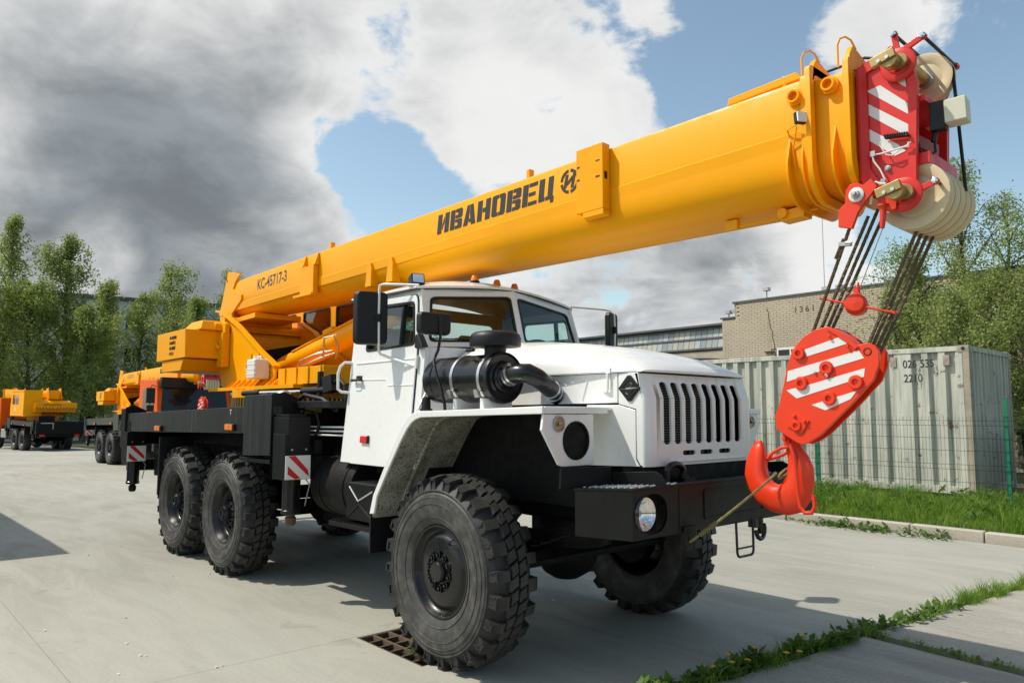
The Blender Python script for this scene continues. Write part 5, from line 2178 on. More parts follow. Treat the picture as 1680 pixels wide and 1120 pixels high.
m.lathe([(.080, -.02), (.076, .03), (.070, .06), (.074, .085), (.110, .090), (.150, .092), (.166, .094), (.170, .102), (.168, .150), (.160, .172), (.140, .186), (.09, .194), (.04, .197), (.0, .197)], (.275, fy+.01, fz+.112), (0, 0, 1), 40)
m.tube([(.13, fy-.11, fz+.182), (.20, fy-.155, fz+.175), (.26, fy-.16, fz+.177)], .012, 6)
m.cyl((.275, fy+.01, fz+.30), (.275, fy+.01, fz+.322), .008, 6)
m.build('intake_cap', M['plastic'], A_, smooth=40)
m = MB()
hp = [(.40, fy, fz)]+[(0.450,-0.915,1.851),(0.518,-0.915,1.856)]+[(0.575,-0.895,1.855)]+[(0.605,-0.840,1.826)]+[(0.600,-0.760,1.786)]+[(0.565,-0.670,1.750)]+[(0.507,-0.560,1.718)]
m.tube(hp, [.062, .060, .061, .062, .061, .060, .058, .057], 18)
m.build('rubber_hose', M['black'], A_, smooth=60)
for (i, rr) in ((0.4, .066), (.95, .066), (6.3, .061), (5.8, .062)):
    k = int(i)
    p = Vector(hp[k]).lerp(Vector(hp[k+1]), i-k)
    d = (Vector(hp[k+1])-Vector(hp[k])).normalized()
    m = MB()
    m.lathe([(rr-.006, -.009), (rr, -.008), (rr, .008), (rr-.006, .009)], p, d, 24)
    m.obox(p+Vector((0, -rr*.5, rr*.85)), .014, .012, .01, d, (0, 1, 0))
    m.build('hose_clip', M['steel'], A_)
m = MB()
for x in (.02, .30):
    MB().box(x-.02, x+.02, fy-.12, fy+.12, 1.632, 1.70).build('saddle', M['white'], A_)
m = MB()
m.lathe([(.045, 0), (.045, .012), (.033, .014), (.031, .075), (.026, .092), (.012, .097), (0, .098)], (-.375, -.985, 1.622), (0, 0, 1), 20)
m.build('filler_cap', M['plastic'], truck, smooth=40)
m = MB()
m.tube([(-.50, -.87, 1.80), (-.47, -.99, 1.625)], .010, 6)
m.build('fender_stay', M['white'], truck)

# ---- step under the near door and its twin
for s in (-1, 1):
    Sx = empty('cab_step', (0, 0, 0), parent=truck)
    m = MB()
    m.box(-1.195, -.80, s*1.13, s*.70, .80, 1.075)
    m.build('step_box', M['satin'], Sx, .006)
    y = s*1.131
    for a, c_, b in (((-1.15, 1.045), (-1.02, .945), (-.82, 1.03)), ((-1.18, .81), (-1.01, .925), (-.83, .83))):
        MB().tube([(a[0], y, a[1]), (c_[0], y, c_[1]), (b[0], y, b[1])], .007, 6).build('pressed_rib', M['galv'] if a[1] > 1 else M['satin'], Sx)
    m = MB()
    m.hexa([(-1.40, s*1.165, .735), (-.80, s*1.165, .742), (-.80, s*.99, .742), (-1.40, s*.99, .735)], [(-1.40, s*1.165, .768), (-.80, s*1.165, .775), (-.80, s*.99, .775), (-1.40, s*.99, .768)])
    for k in range(13):
        m.box(-1.38+.043*k, -1.36+.043*k, s*1.15, s*1.0, .770, .780)
    m.build('tread_plate', M['galv'] if False else M['satin'], Sx, .003)
    m = MB()
    m.tube([(-1.3, s*1.06, .74), (-1.25, s*.9, .80), (-1.2, s*.7, .95)], .02, 6)
    m.tube([(-.9, s*1.06, .74), (-.9, s*.9, .80), (-.9, s*.7, .95)], .02, 6)
    m.build('step_bracket', M['dark'], Sx)


# ---- outrigger frame ---------------------------------------------------------------------------
def jack(dx, dz, s):
    """one outrigger jack with its housing and striped board; s = side"""
    o = empty('outrigger', (0, 0, 0), parent=truck)
    X = lambda x: x+dx
    Z = lambda z: z+dz
    m = MB()
    m.box(X(-2.38), X(-2.06), s*1.205, s*1.0, Z(1.24), Z(1.56))
    m.box(X(-2.36), X(-2.10), s*1.19, s*1.02, Z(1.56), Z(1.585))
    m.build('sleeve', M['satin'], o, .006)
    m = MB()
    for y in (1.17, 1.04):
        m.lathe([(.011, 0), (.009, .007), (0, .008)], (X(-2.0595), s*y, Z(1.285)), (1, 0, 0), 8)
    m.build('bolt', M['galv'], o)
    m = MB()
    m.box(X(-2.29), X(-2.055), s*1.235, s*1.2055, Z(1.03), Z(1.415))
    m.box(X(-2.20), X(-2.055), s*1.204, s*1.0, Z(1.03), Z(1.2395))
    m.build('board_carrier', M['satin'], o, .003)
    m = MB()
    m.box(X(-2.0548), X(-2.046), s*1.230, s*1.0, Z(1.034), Z(1.236))
    b = m.build('warning_board', M['print_white'], o, .002)
    m = MB()
    for q in ([(.02, .045), (.02, .115), (.135, .01), (.09, .002)], [(.02, .198), (.085, .200), (.205, .075), (.215, .022), (.19, .04)]):
        m.prism([(s*(1.228-a), Z(1.034+.0+c_)) for a, c_ in [(p[0], p[1]) for p in q]], lambda y, z: (X(-2.0458), y, z), lambda y, z: (X(-2.0445), y, z))
    m.build('stripe', M['print_red'], o)
    m = MB()
    m.cyl((X(-2.17), s*1.11, Z(.735)), (X(-2.17), s*1.11, Z(1.28)), .076, 24)
    m.lathe([(.078, 0), (.082, .004), (.082, .03), (.078, .034)], (X(-2.17), s*1.11, Z(.735)), (0, 0, 1), 24)
    m.build('jack_cylinder', M['black'], o, smooth=40)
    m = MB()
    m.lathe([(.0, -.02), (.03, -.018), (.045, .0), (.048, .05), (.036, .06), (.036, .09)], (X(-2.17), s*1.11, Z(.652)), (0, 0, 1), 20)
    m.build('jack_foot', M['rust'] if dx > -1 else M['dark'], o, smooth=40)
    m = MB()
    m.tube([(X(-2.09), s*1.02, Z(1.03)), (X(-2.07), s*.99, Z(.98)), (X(-2.09), s*1.0, Z(.90)), (X(-2.09), s*1.02, Z(.80))], .006, 6)
    m.tube([(X(-2.32), s*1.16, Z(.76)), (X(-2.20), s*1.16, Z(.765))], .006, 6)
    m.build('jack_pipe', M['galv'], o)
    return o


for s in (-1, 1):
    COMMON.append(jack(0, 0, s))
    COMMON.append(jack(-4.62, -.085, s))
    m = MB()
    # front housing end: side cheek and peaked face
    m.hexa([(-2.975, s*1.222, 1.20), (-2.385, s*1.222, 1.225), (-2.385, s*.97, 1.225), (-2.975, s*.97, 1.20)],
           [(-2.975, s*1.222, 1.758), (-2.385, s*1.222, 1.764), (-2.385, s*.97, 1.715), (-2.975, s*.97, 1.70)])
    COMMON.append(m.build('outrigger_housing', M['streak'], truck, .006))
    m = MB()
    m.px([(s*1.2225, 1.226), (s*1.2225, 1.762), (s*1.10, 1.785), (s*.972, 1.728), (s*.972, 1.226)], -2.3845, -2.372, [[(s*1.20, 1.30), (s*1.11, 1.30), (s*1.11, 1.66), (s*1.20, 1.66)]])
    COMMON.append(m.build('housing_face', M['satin'], truck, .003))
    m = MB()
    m.box(-3.10, -2.43, s*1.20, s*1.14, 1.145, 1.180)
    COMMON.append(m.build('guard_bar', M['satin'], truck, .006))
    # rear housing
    m = MB()
    m.hexa([(-7.06, s*1.222, 1.14), (-6.86, s*1.222, 1.14), (-6.86, s*.96, 1.14), (-7.06, s*.96, 1.14)], [(-7.06, s*1.222, 1.63), (-6.86, s*1.222, 1.64), (-6.86, s*.96, 1.60), (-7.06, s*.96, 1.59)])
    m.px([(s*1.2225, 1.141), (s*1.2225, 1.65), (s*1.13, 1.69), (s*.962, 1.61), (s*.962, 1.141)], -6.8595, -6.845)
    COMMON.append(m.build('outrigger_housing', M['satin'], truck, .005))
    # long streaked side beam with reflectors
    m = MB()
    m.hexa([(-6.84, s*1.20, 1.335), (-2.98, s*1.20, 1.405), (-2.98, s*1.165, 1.405), (-6.84, s*1.165, 1.335)],
           [(-6.84, s*1.20, 1.572), (-2.98, s*1.20, 1.655), (-2.98, s*1.165, 1.655), (-6.84, s*1.165, 1.572)])
    bm2 = m.build('side_beam', M['streak'], truck, .003)
    COMMON.append(bm2)
    for x, z in ((-5.49, 1.402), (-3.31, 1.455)):
        m = MB()
        m.box(x-.10, x+.10, s*1.201, s*1.225, z-.034, z+.034)
        q = m.build('side_marker', M['plastic'], truck, .006)
        COMMON.append(q)
        m = MB()
        m.box(x-.085, x+.02, s*1.2255, s*1.240, z-.028, z+.028)
        m.build('lens', M['amber'], q, .006)
        m = MB()
        m.box(x+.024, x+.09, s*1.2255, s*1.238, z-.028, z+.028)
        m.build('reflector', M['amber'], q, .004)
    m = MB()
    m.box(-5.52, -5.49, s*1.19, s*.80, .62, 1.30)
    COMMON.append(m.build('mud_flap', M['plastic'], truck))
lettering('T', .075, M['print_white'], truck, (-3.365, -1.2015, 1.575), (R(90), 0, 0), 'painted_mark', sx=1.0)
lettering('T', .075, M['print_white'], truck, (-3.290, 1.2015, 1.575), (R(90), 0, R(180)), 'painted_mark', sx=1.0)
m = MB()
m.hexa([(-6.9, -1.16, 1.555), (-2.4, -1.16, 1.64), (-2.4, 1.16, 1.64), (-6.9, 1.16, 1.555)], [(-6.9, -1.16, 1.57), (-2.4, -1.16, 1.655), (-2.4, 1.16, 1.655), (-6.9, 1.16, 1.57)])
COMMON.append(m.build('deck_plate', M['satin'], truck))
m = MB()
m.box(-6.95, -2.40, -.46, .46, 1.19, 1.55)
m.box(-2.94, -2.40, -.969, .969, 1.20, 1.70)
m.box(-7.0, -6.9, -.96, .96, 1.16, 1.56)
m.box(-2.3995, -1.66, -.60, .60, 1.20, 1.66)
COMMON.append(m.build('outrigger_frame', M['satin'], truck, .006))
m = MB()
m.box(-7.16, -7.06, -1.1, 1.1, .80, .95)
m.box(-7.06, -6.85, -.35, -.25, .85, 1.17)
m.box(-7.06, -6.85, .25, .35, .85, 1.17)
m.box(-6.9, -5.9, -.82, -.5, .74, 1.12)
m.box(-6.9, -5.9, .5, .82, .74, 1.12)
COMMON.append(m.build('rear_bumper', M['dark'], truck, .008))
m = MB()
m.box(-7.182, -7.161, -.95, -.70, .82, .93)
m.box(-7.182, -7.161, .70, .95, .82, .93)
COMMON.append(m.build('tail_lamp', M['redlens'], truck, .004))
m = MB()
for z in (1.405, 1.440, 1.475):
    m.tube([(-2.36, -.985, z), (-2.25, -.90, z), (-2.1, -.88, z), (-1.62, -.86, z+.005)], .009, 6)
m.build('brake_pipe', M['print_white'], truck)
m = MB()
m.tube([(-2.30, -.98, 1.60), (-2.26, -.96, 1.62), (-2.12, -.92, 1.60), (-2.10, -.90, 1.50), (-2.14, -.90, 1.42), (-2.24, -.93, 1.30), (-2.30, -.96, 1.22)], .014, 6)
m.box(-2.22, -2.12, -.93, -.86, 1.24, 1.36)
m.tube([(-2.17, -.90, 1.24), (-2.17, -.90, 1.14)], .008, 5)
m.build('air_hose', M['plastic'], truck)
m = MB()
m.box(-2.395, -2.39, -.9, -.78, 1.595, 1.64)
m.box(-2.371, -2.365, -.90, -.74, 1.60, 1.65)
m.build('data_plate', M['brass'], truck)
# hydraulic gear on the deck beside the turret
m = MB()
m.cyl((-3.35, -.95, 1.795), (-2.55, -.80, 1.80), .015, 10)
m.build('piston_rod', M['chrome'], truck)
m = MB()
m.cyl((-3.55, -1.0, 1.79), (-3.30, -.94, 1.795), .028, 10)
m.cyl((-3.3, -.95, 1.66), (-3.3, -.95, 1.76), .10, 16)
m.cyl((-2.6, -.82, 1.80), (-2.2, -.74, 1.81), .035, 10)
m.cyl((-2.35, -.77, 1.66), (-2.35, -.77, 1.98), .03, 8)
m.obox((-2.12, -.78, 1.86), .06, .05, .075, (.9, .2, .2), (0, 1, 0))
m.tube([(-2.08, -.78, 1.86), (-1.95, -.8, 1.90), (-1.85, -.8, 1.84), (-1.82, -.8, 1.70)], .018, 6)
m.tube([(-2.5, -.9, 1.72), (-2.3, -.95, 1.76), (-2.05, -.9, 1.72), (-1.8, -.9, 1.62)], .02, 6)
m.tube([(-2.9, -.9, 1.70), (-2.7, -.98, 1.73), (-2.5, -.96, 1.72)], .022, 6)
m.box(-2.75, -1.75, -1.0, -.62, 1.64, 1.70)
m.build('hydraulic_valve', M['plastic'], truck, .004)
m = MB()
m.ball((-2.72, -.95, 1.76), .07, 14, 8, .75)
m.build('dome_cover', M['galv'], truck)

# ---- slewing ring and turret ----------------------------------------------------------------------
TX = -4.30
m = MB()
m.lathe([(.60, 1.60), (.74, 1.60), (.74, 1.70), (.70, 1.70), (.70, 1.76), (.76, 1.76), (.76, 1.845), (.60, 1.845)], (TX, 0, 0), (0, 0, 1), 64)
ring_ = m.build('slewing_ring', M['yellow'], truck)
COMMON.append(ring_)
m = MB()
for k in range(88):
    a = 2*math.pi*k/88
    m.obox((TX+.755*math.cos(a), .755*math.sin(a), 1.705), .018, .014, .05, (math.cos(a), math.sin(a), 0), (-math.sin(a), math.cos(a), 0))
m.build('gear_teeth', M['brass'], ring_)['kind'] = 'stuff'
bo = MB().lathe([(.015, 0), (.015, .02), (0, .022)], (0, 0, 0), (0, 0, 1), 6).mesh('bolt', M['yellow'])
for k in range(32):
    a = 2*math.pi*(k+.5)/32
    link_obj('bolt', bo, ring_, (TX+.725*math.cos(a), .725*math.sin(a), 1.845))

tur = empty('turret', (0, 0, 0), parent=truck)
COMMON.append(tur)
PL = [(-5.601,2.819),(-5.501,2.833),(-5.013,2.636),(-4.344,2.291),(-3.909,2.084),(-3.940,1.889),(-5.439,1.892),(-5.641,2.247),(-5.525,2.491)]
FLN = [(-5.670,2.881),(-5.503,2.849),(-4.995,2.642),(-4.328,2.297),(-3.879,2.096)]
for s in (-1, 1):
    m = MB().py(PL, s*.50, s*.475)
    m.build('side_plate', M['yellow'], tur, .003)
    m = MB()
    for a, b in zip(FLN[:-1], FLN[1:]):
        d = Vector((b[0]-a[0], 0, b[1]-a[1])).normalized()
        n = Vector((-d.z, 0, d.x))*.02
        m.hexa([(a[0], s*.535, a[1]), (b[0], s*.535, b[1]), (b[0]+n.x, s*.535, b[1]+n.z), (a[0]+n.x, s*.535, a[1]+n.z)], [(a[0], s*.46, a[1]), (b[0], s*.46, b[1]), (b[0]+n.x, s*.46, b[1]+n.z), (a[0]+n.x, s*.46, a[1]+n.z)])
    m.build('edge_flange', M['yellow'], tur)
    m = MB()
    for k in range(9):
        x = -5.05+.16*k
        m.hexa([(x, s*.50, 1.846), (x+.02, s*.50, 1.846), (x+.02, s*.66, 1.846), (x, s*.66, 1.846)], [(x, s*.50, 1.99), (x+.02, s*.50, 1.99), (x+.02, s*.505, 1.99), (x, s*.505, 1.99)])
    m.build('gusset', M['yellow'], tur)
    m = MB()
    for x, z in ((-4.58, 2.19), (-4.36, 2.23)):
        m.box(x-.03, x+.03, s*.50, s*.515, z-.09, z+.09)
    m.build('handhold', M['yellow'], tur, .004)
m = MB()
m.box(-5.35, -3.05, -.70, .70, 1.846, 1.885)
m.box(-5.3, -5.2, -.474, .474, 1.886, 2.55)
m.box(-3.60, -3.55, -.474, .474, 1.886, 2.06)
m.build('base_plate', M['yellow'], tur)
m = MB()
m.box(-3.62, -2.62, -.60, .50, 1.886, 2.06)
for k in range(4):
    m.box(-3.45+.26*k, -3.43+.26*k, -.615, -.6005, 1.886, 2.06)
m.build('front_box', M['yellow'], tur, .004)
m = MB()
m.px([(-.474, 1.9), (.474, 1.9), (.474, 2.5), (-.474, 2.3)], -4.9, -4.88)
m.build('inner_web', M['dark'], tur)
m = MB()
m.tube([(-4.72, -.505, 2.17), (-4.68, -.515, 2.08), (-4.55, -.52, 2.05), (-4.38, -.52, 2.08), (-4.33, -.55, 2.09)], .010, 6)
m.build('fuel_hose', M['yellow'], tur)
# tilt-ram hoses
m = MB()
for k, (dy, dz) in enumerate(((0, 0), (.05, .03), (-.04, .05), (.02, .08))):
    m.tube([(-3.75, -.30+dy, 2.0+dz), (-3.55, -.36+dy, 2.10+dz), (-3.35, -.30+dy, 2.16+dz), (-3.22, -.2+dy, 2.22+dz*.5)], .007, 6)
m.tube([(-3.30, -.25, 2.20), (-3.15, -.32, 2.38), (-3.02, -.28, 2.40), (-3.05, -.2, 2.28), (-3.2, -.15, 2.18)], .010, 6)
m.build('ram_hose', M['galv'], tur)
# winch gear hanging behind the near plate
m = MB()
m.cyl((-5.30, -.58, 2.62), (-5.30, -.52, 2.62), .10, 18)
m.box(-5.40, -5.22, -.60, -.505, 2.15, 2.58)
m.cyl((-5.36, -.66, 2.66), (-5.36, .6, 2.66), .05, 12)
m.tube([(-5.43, -.62, 2.52), (-5.36, -.64, 2.44), (-5.30, -.60, 2.38)], .03, 8)
m.build('pivot_bracket', M['yellow'], tur, .01)

# counterweight block across the tail
cw = empty('counterweight', (0, 0, 0), parent=truck)
COMMON.append(cw)
m = MB()
m.hexa([(-6.42, -1.0, 2.245), (-5.335, -1.0, 2.255), (-5.335, 1.0, 2.255), (-6.42, 1.0, 2.245)], [(-6.42, -1.0, 2.60), (-5.365, -1.0, 2.605), (-5.365, 1.0, 2.605), (-6.42, 1.0, 2.60)])
m.build('weight_block', M['yellow'], cw, .008)
m = MB()
m.hexa([(-6.25, -.98, 2.10), (-5.55, -.98, 2.10), (-5.55, .98, 2.10), (-6.25, .98, 2.10)], [(-6.25, -.98, 2.244), (-5.45, -.98, 2.244), (-5.45, .98, 2.244), (-6.25, .98, 2.244)])
m.build('lower_weight', M['yellow'], cw, .008)
m = MB()
m.hexa([(-6.05, -.85, 2.606), (-5.30, -.85, 2.606), (-5.30, .85, 2.606), (-6.05, .85, 2.606)], [(-5.75, -.80, 2.73), (-5.38, -.80, 2.73), (-5.38, .80, 2.73), (-5.75, .80, 2.73)])
m.build('winch_cover', M['yellow'], cw, .02)
for k, tx in enumerate(('Л-45/200', 'Н-МПС', '45 МВК', '14 2 2')):
    lettering(tx, .052, M['print_black'], cw, (-5.92, -1.0025, 2.505-.066*k), (R(90), 0, 0), 'painted_text', sx=1.25, bold=.001)
lettering('ИВАНОВЕЦ', .12, M['print_black'], cw, (-6.4225, .62, 2.44), (R(90), 0, R(-90)), 'painted_name', sx=1.3, bold=.002)
m = MB()
for k in range(13):
    y = -.95+.15*k
    m.prism([(y, 2.25), (y+.075, 2.25), (y+.0, 2.355), (y-.075, 2.355)] if k < 7 else [(y, 2.25), (y+.075, 2.25), (y+.15, 2.355), (y+.075, 2.355)], lambda a, z: (-6.4215, max(-.99, min(.99, a)), z), lambda a, z: (-6.4235, max(-.99, min(.99, a)), z))
m.build('warning_stripe', M['print_red'], cw)

# operator cab on the far side of the boom
oc_ = empty('operator_cab', (0, 0, 0), parent=truck)
COMMON.append(oc_)
OY0, OY1, OX0, OX1, OZ0, OZ1 = .56, 1.42, -5.95, -3.62, 1.887, 3.18
w1 = rrect([(-5.88, 2.58), (-5.62, 2.58), (-5.62, 2.95), (-5.88, 2.95)], .05)
w2 = rrect([(-5.42, 2.57), (-4.64, 2.56), (-4.66, 2.95), (-5.42, 2.95)], .04)
w3 = rrect([(-4.52, 2.46), (-3.78, 2.46), (-3.90, 2.95), (-4.52, 2.95)], .04)
outl = [(OX0, OZ0), (OX1, OZ0), (OX1+.0, 2.40), (OX1-.20, OZ1), (OX0, OZ1)]
m = MB().py(outl, OY0, OY0+.03, [w1, w2, w3])
m.py(outl, OY1-.03, OY1, [rrect([(-5.1, 2.50), (-3.95, 2.50), (-4.0, 3.02), (-5.1, 3.02)], .05)])
m.box(OX0, OX0+.03, OY0+.0305, OY1-.0305, OZ0, OZ1)
m.px([(OY0+.0305, OZ0), (OY1-.0305, OZ0), (OY1-.0305, 2.40), (OY0+.0305, 2.40)], OX1-.03, OX1)
m.box(OX0+.031, OX1-.031, OY0+.031, OY1-.031, OZ0, OZ0+.03)
m.build('cab_wall', M['yellow'], oc_, .004)
m = MB().box(OX0-.02, OX1-.17, OY0-.02, OY1+.02, OZ1, OZ1+.07)
m.build('roof', M['yellow'], oc_, .02)
m = MB()
for q, y0, y1 in ((w1, OY0-.004, OY0+.034), (w2, OY0-.004, OY0+.034), (w3, OY0-.004, OY0+.034)):
    cx_ = sum(p[0] for p in q)/len(q)
    cz_ = sum(p[1] for p in q)/len(q)
    m.py(q, y0, y1, [[(cx_+(p[0]-cx_)*.93, cz_+(p[1]-cz_)*.90) for p in q]])
m.build('window_seal', M['plastic'], oc_)
m = MB()
for q in (w1, w2, w3):
    m.py(q, OY0+.010, OY0+.014)
m.py([(-5.1, 2.50), (-3.95, 2.50), (-4.0, 3.02), (-5.1, 3.02)], OY1-.016, OY1-.012)
m.hexa([(OX1-.005, OY0+.03, 2.401), (OX1-.005, OY1-.03, 2.401), (OX1-.205, OY1-.03, OZ1), (OX1-.205, OY0+.03, OZ1)], [(OX1-.012, OY0+.03, 2.401), (OX1-.012, OY1-.03, 2.401), (OX1-.212, OY1-.03, OZ1), (OX1-.212, OY0+.03, OZ1)])
m.build('window_pane', M['glass'], oc_)
m = MB()
m.py([(-4.56, 2.48), (-4.53, 2.48), (-4.53, 3.04), (-4.56, 3.04)], OY1, OY1+.004)
m.lathe([(.10, 0), (.10, .003), (0, .004)], (-4.5, OY1, 2.25), (0, 1, 0), 20)
m.build('sticker', M['print_white'], oc_)
m = MB()
m.box(-5.05, -4.60, .78, 1.20, 2.05, 2.25)
m.hexa([(-5.15, .80, 2.2), (-5.02, .80, 2.2), (-5.02, 1.18, 2.2), (-5.15, 1.18, 2.2)], [(-5.2, .83, 2.83), (-5.1, .83, 2.83), (-5.1, 1.15, 2.83), (-5.2, 1.15, 2.83)])
m.build('seat', M['plastic'], oc_, .04)
# round mirror beside the operator cab
m = MB()
m.lathe([(0, -.02), (.11, -.012), (.125, 0), (.11, .02), (.05, .045), (0, .05)], (-3.42, .46, 2.82), (-.2, .2, 1), 20)
m.build('round_mirror', M['chrome'], oc_, smooth=60)
m = MB()
m.tube([(-3.65, .6, 2.90), (-3.5, .5, 2.88), (-3.42, .46, 2.86)], .012, 6)
m.build('mirror_arm', M['plastic'], oc_)
# lift ram under the boom
ram0, ram1 = Vector((-4.423,0.000,2.214)), Vector((-2.955,0.000,2.475))
dirn = (ram1-ram0).normalized()
m = MB()
m.cyl(ram0-dirn*.30, ram0+dirn*2.3, .125, 28)
m.lathe([(.127, -.03), (.140, -.03), (.140, .03), (.127, .03)], ram0+dirn*2.28, dirn, 28)
m.lathe([(.127, -.02), (.132, -.02), (.132, .02), (.127, .02)], ram0+dirn*.9, dirn, 28)
COMMON.append(m.build('lift_ram', M['yellow'], truck, smooth=40))
m = MB()
m.cyl(ram0+dirn*2.3, ram0+dirn*2.75, .08, 20)
COMMON.append(m.build('ram_rod', M['chrome'], truck))
m = MB()
m.tube([ram0+dirn*.1+Vector((0, -.11, .08)), ram0+dirn*.9+Vector((0, -.10, .095)), ram0+dirn*2.2+Vector((0, -.10, .095))], .013, 6)
m.obox(ram0+dirn*.95+Vector((0, -.06, .125)), .10, .05, .02, dirn, (0, 1, 0))
COMMON.append(m.build('ram_pipe', M['yellow'], truck))

# ---- boom -------------------------------------------------------------------------------------------
boom = empty('boom', (0, 0, 0), parent=truck)
COMMON.append(boom)
BHW = .30


def bc(x):
    return -.0133*(2.0-x)


def bt(x):
    return 3.262+.0222*(x+5.45)


def bb(x):
    return 2.812-.005*(x+5.45)


def bsec(x, sc=1.0, off=0.0):
    """cross-section of the boom: upright upper plates, rounded belly"""
    c, t, b = bc(x), bt(x)+off, bb(x)-off
    hw = (BHW*sc)+off
    mid = (t+b)/2
    t = mid+(t-mid)*sc
    b = mid+(b-mid)*sc
    k = b+.23*sc
    rw = .20*sc
    pts = [(c-hw, t-.028), (c-hw+.008, t-.009), (c-hw+.028, t), (c+hw-.028, t), (c+hw-.008, t-.009), (c+hw, t-.028)]
    n = 14
    for i in range(n+1):
        a = math.pi*i/n
        cs_, sn_ = math.cos(a), math.sin(a)
        pts.append((c+math.copysign((hw-rw)+rw*abs(cs_)**.9, cs_) if abs(cs_) > 1e-6 else c, k-.23*sc*sn_**.9))
    return [(x, y, z) for y, z in pts]


m = MB()
m.loft([bsec(x) for x in (-5.46, -4.5, -3.5, -2.5, -1.5, -.5, .5, 1.5, 2.14)])
m.build('main_section', M['yellow'], boom, smooth=30)
# weld seam
m = MB()
for s in (-1, 1):
    m.loft([[(x, bc(x)+s*(BHW-.001), bt(x)-.289), (x, bc(x)+s*(BHW+.005), bt(x)-.2955), (x, bc(x)+s*(BHW-.001), bt(x)-.38)] for x in (-5.4, -2.5, .5, 2.1)])
m.build('weld_seam', M['yellow'], boom, smooth=10)


def collar(x0, x1, off, sc=1.0, peak=0.0):
    """a ring plate round the boom"""
    a0, a1 = bsec(x0, sc, off), bsec(x1, sc, off)
    i0, i1 = bsec(x0, sc, -.004), bsec(x1, sc, -.004)
    mm = MB()
    n = len(a0)
    vs = a0+a1+i0+i1
    if peak:
        vs = [(x, y, z+(peak*(1-abs(y-bc(x))/.34)**.9 if idx < 2*n and z > 3.3 and False else 0)) for idx, (x, y, z) in enumerate(vs)]
    fs = []
    for i in range(n):
        j = (i+1) % n
        fs += [(i, j, n+j, n+i), (2*n+i, 3*n+i, 3*n+j, 2*n+j), (i, 2*n+i, 2*n+j, j), (n+i, n+j, 3*n+j, 3*n+i)]
    mm.add(vs, fs)
    return mm


def urib(x0, x1, off, sc=1.0, drop=.30):
    """U-shaped stiffener hugging the belly"""
    def cut(x, o):
        return [p for p in bsec(x, sc, o) if p[2] < bt(x)-drop]
    a0, a1, i0, i1 = cut(x0, off), cut(x1, off), cut(x0, -.004), cut(x1, -.004)
    k = min(map(len, (a0, a1, i0, i1)))
    rings = [[a0[i], a1[i], i1[i], i0[i]] for i in range(k)]
    # taper the two tips
    mm = MB()
    tip = lambda r, up: [(p[0], q[1], q[2]+up) for p, q in zip(r, (r[3], r[2], r[2], r[3]))]
    mm.loft([tip(rings[0], .12)]+rings+[tip(rings[-1], .12)])
    return mm


m = urib(2.02, 2.035, .045)
v_ = urib(2.10, 2.112, .03)
m.add(v_.v, v_.f)
m.build('belly_rib', M['yellow'], boom, .002, smooth=40)
m = collar(2.142, 2.172, .045)
m.add(*(lambda q: (q.v, q.f))(collar(2.10, 2.1415, .015)))
m.build('nose_collar', M['yellow'], boom, .003, smooth=40)
m = MB().loft([bsec(x, .93) for x in (2.1, 2.36)])
m.build('second_section', M['yellow'], boom, smooth=30)
m = urib(2.262, 2.274, .05, .93)
m.build('belly_rib', M['yellow'], boom, .002, smooth=40)
m = collar(2.335, 2.368, .05, .93)
m.build('nose_collar', M['yellow'], boom, .003, smooth=40)
m = MB().loft([bsec(x, .78) for x in (2.3, 2.379)])
m.build('third_section', M['crimson'], boom, smooth=30)
# peaked tops of the two collars with wire loops
for x, h in ((2.157, .085), (2.352, .085)):
    m = MB()
    zt = bt(x)+.01
    m.px([(bc(x)-.315, zt-.05), (bc(x)-.30, zt+.03), (bc(x)-.26, zt+h), (bc(x)-.20, zt+h-.01), (bc(x)-.02, zt+.03), (bc(x)-.02, zt-.02)], x-.015, x+.015)
    m.build('collar_peak', M['yellow'], boom, .004)
    m = MB()
    y = bc(x)-.245
    m.tube([(x-.05, y-.05, zt-.02), (x-.05, y-.05, zt+.10), (x-.04, y-.04, zt+.135), (x-.02, y-.02, zt+.145), (x-.0, y+.0, zt+.125), (x+.015, y+.02, zt+.075)], .0055, 6)
    m.build('cable_loop', M['yellow'], boom)
# round sockets on the near side
for (x, z, yy) in ((2.07, 3.33, 0), (2.25, 3.345, .02)):
    m = MB()
    y = bc(x)-BHW+yy
    m.lathe([(.048, 0), (.048, -.014), (.036, -.018), (.036, -.04), (.026, -.04), (.026, .0)], (x, y, z), (0, 1, 0), 20)
    m.lathe([(.026, -.006), (0, -.006)], (x, y, z), (0, 1, 0), 20)
    m.build('socket', M['yellow'], boom)
# small work lamp on the collar
m = MB()
m.obox((2.115, bc(2.1)-.355, 3.185), .012, .03, .032, (.85, -.5, .1), (.5, .85, 0))
q = m.build('work_lamp', M['plastic'], boom, .004)
m = MB()
m.obox((2.132, bc(2.1)-.365, 3.187), .006, .028, .028, (.85, -.5, .1), (.5, .85, 0))
m.build('lens', M['print_white'], boom, .003)
m = MB()
m.tube([(2.03, bc(2)-.305, 3.12), (2.03, bc(2)-.33, 3.15), (2.09, bc(2)-.345, 3.16)], .005, 5)
m.tube([(2.09, bc(2)-.34, 3.15), (2.05, bc(2)-.306, 3.05), (2.06, bc(2)-.305, 2.92)], .004, 5)
m.build('lamp_cable', M['yellow'], boom)
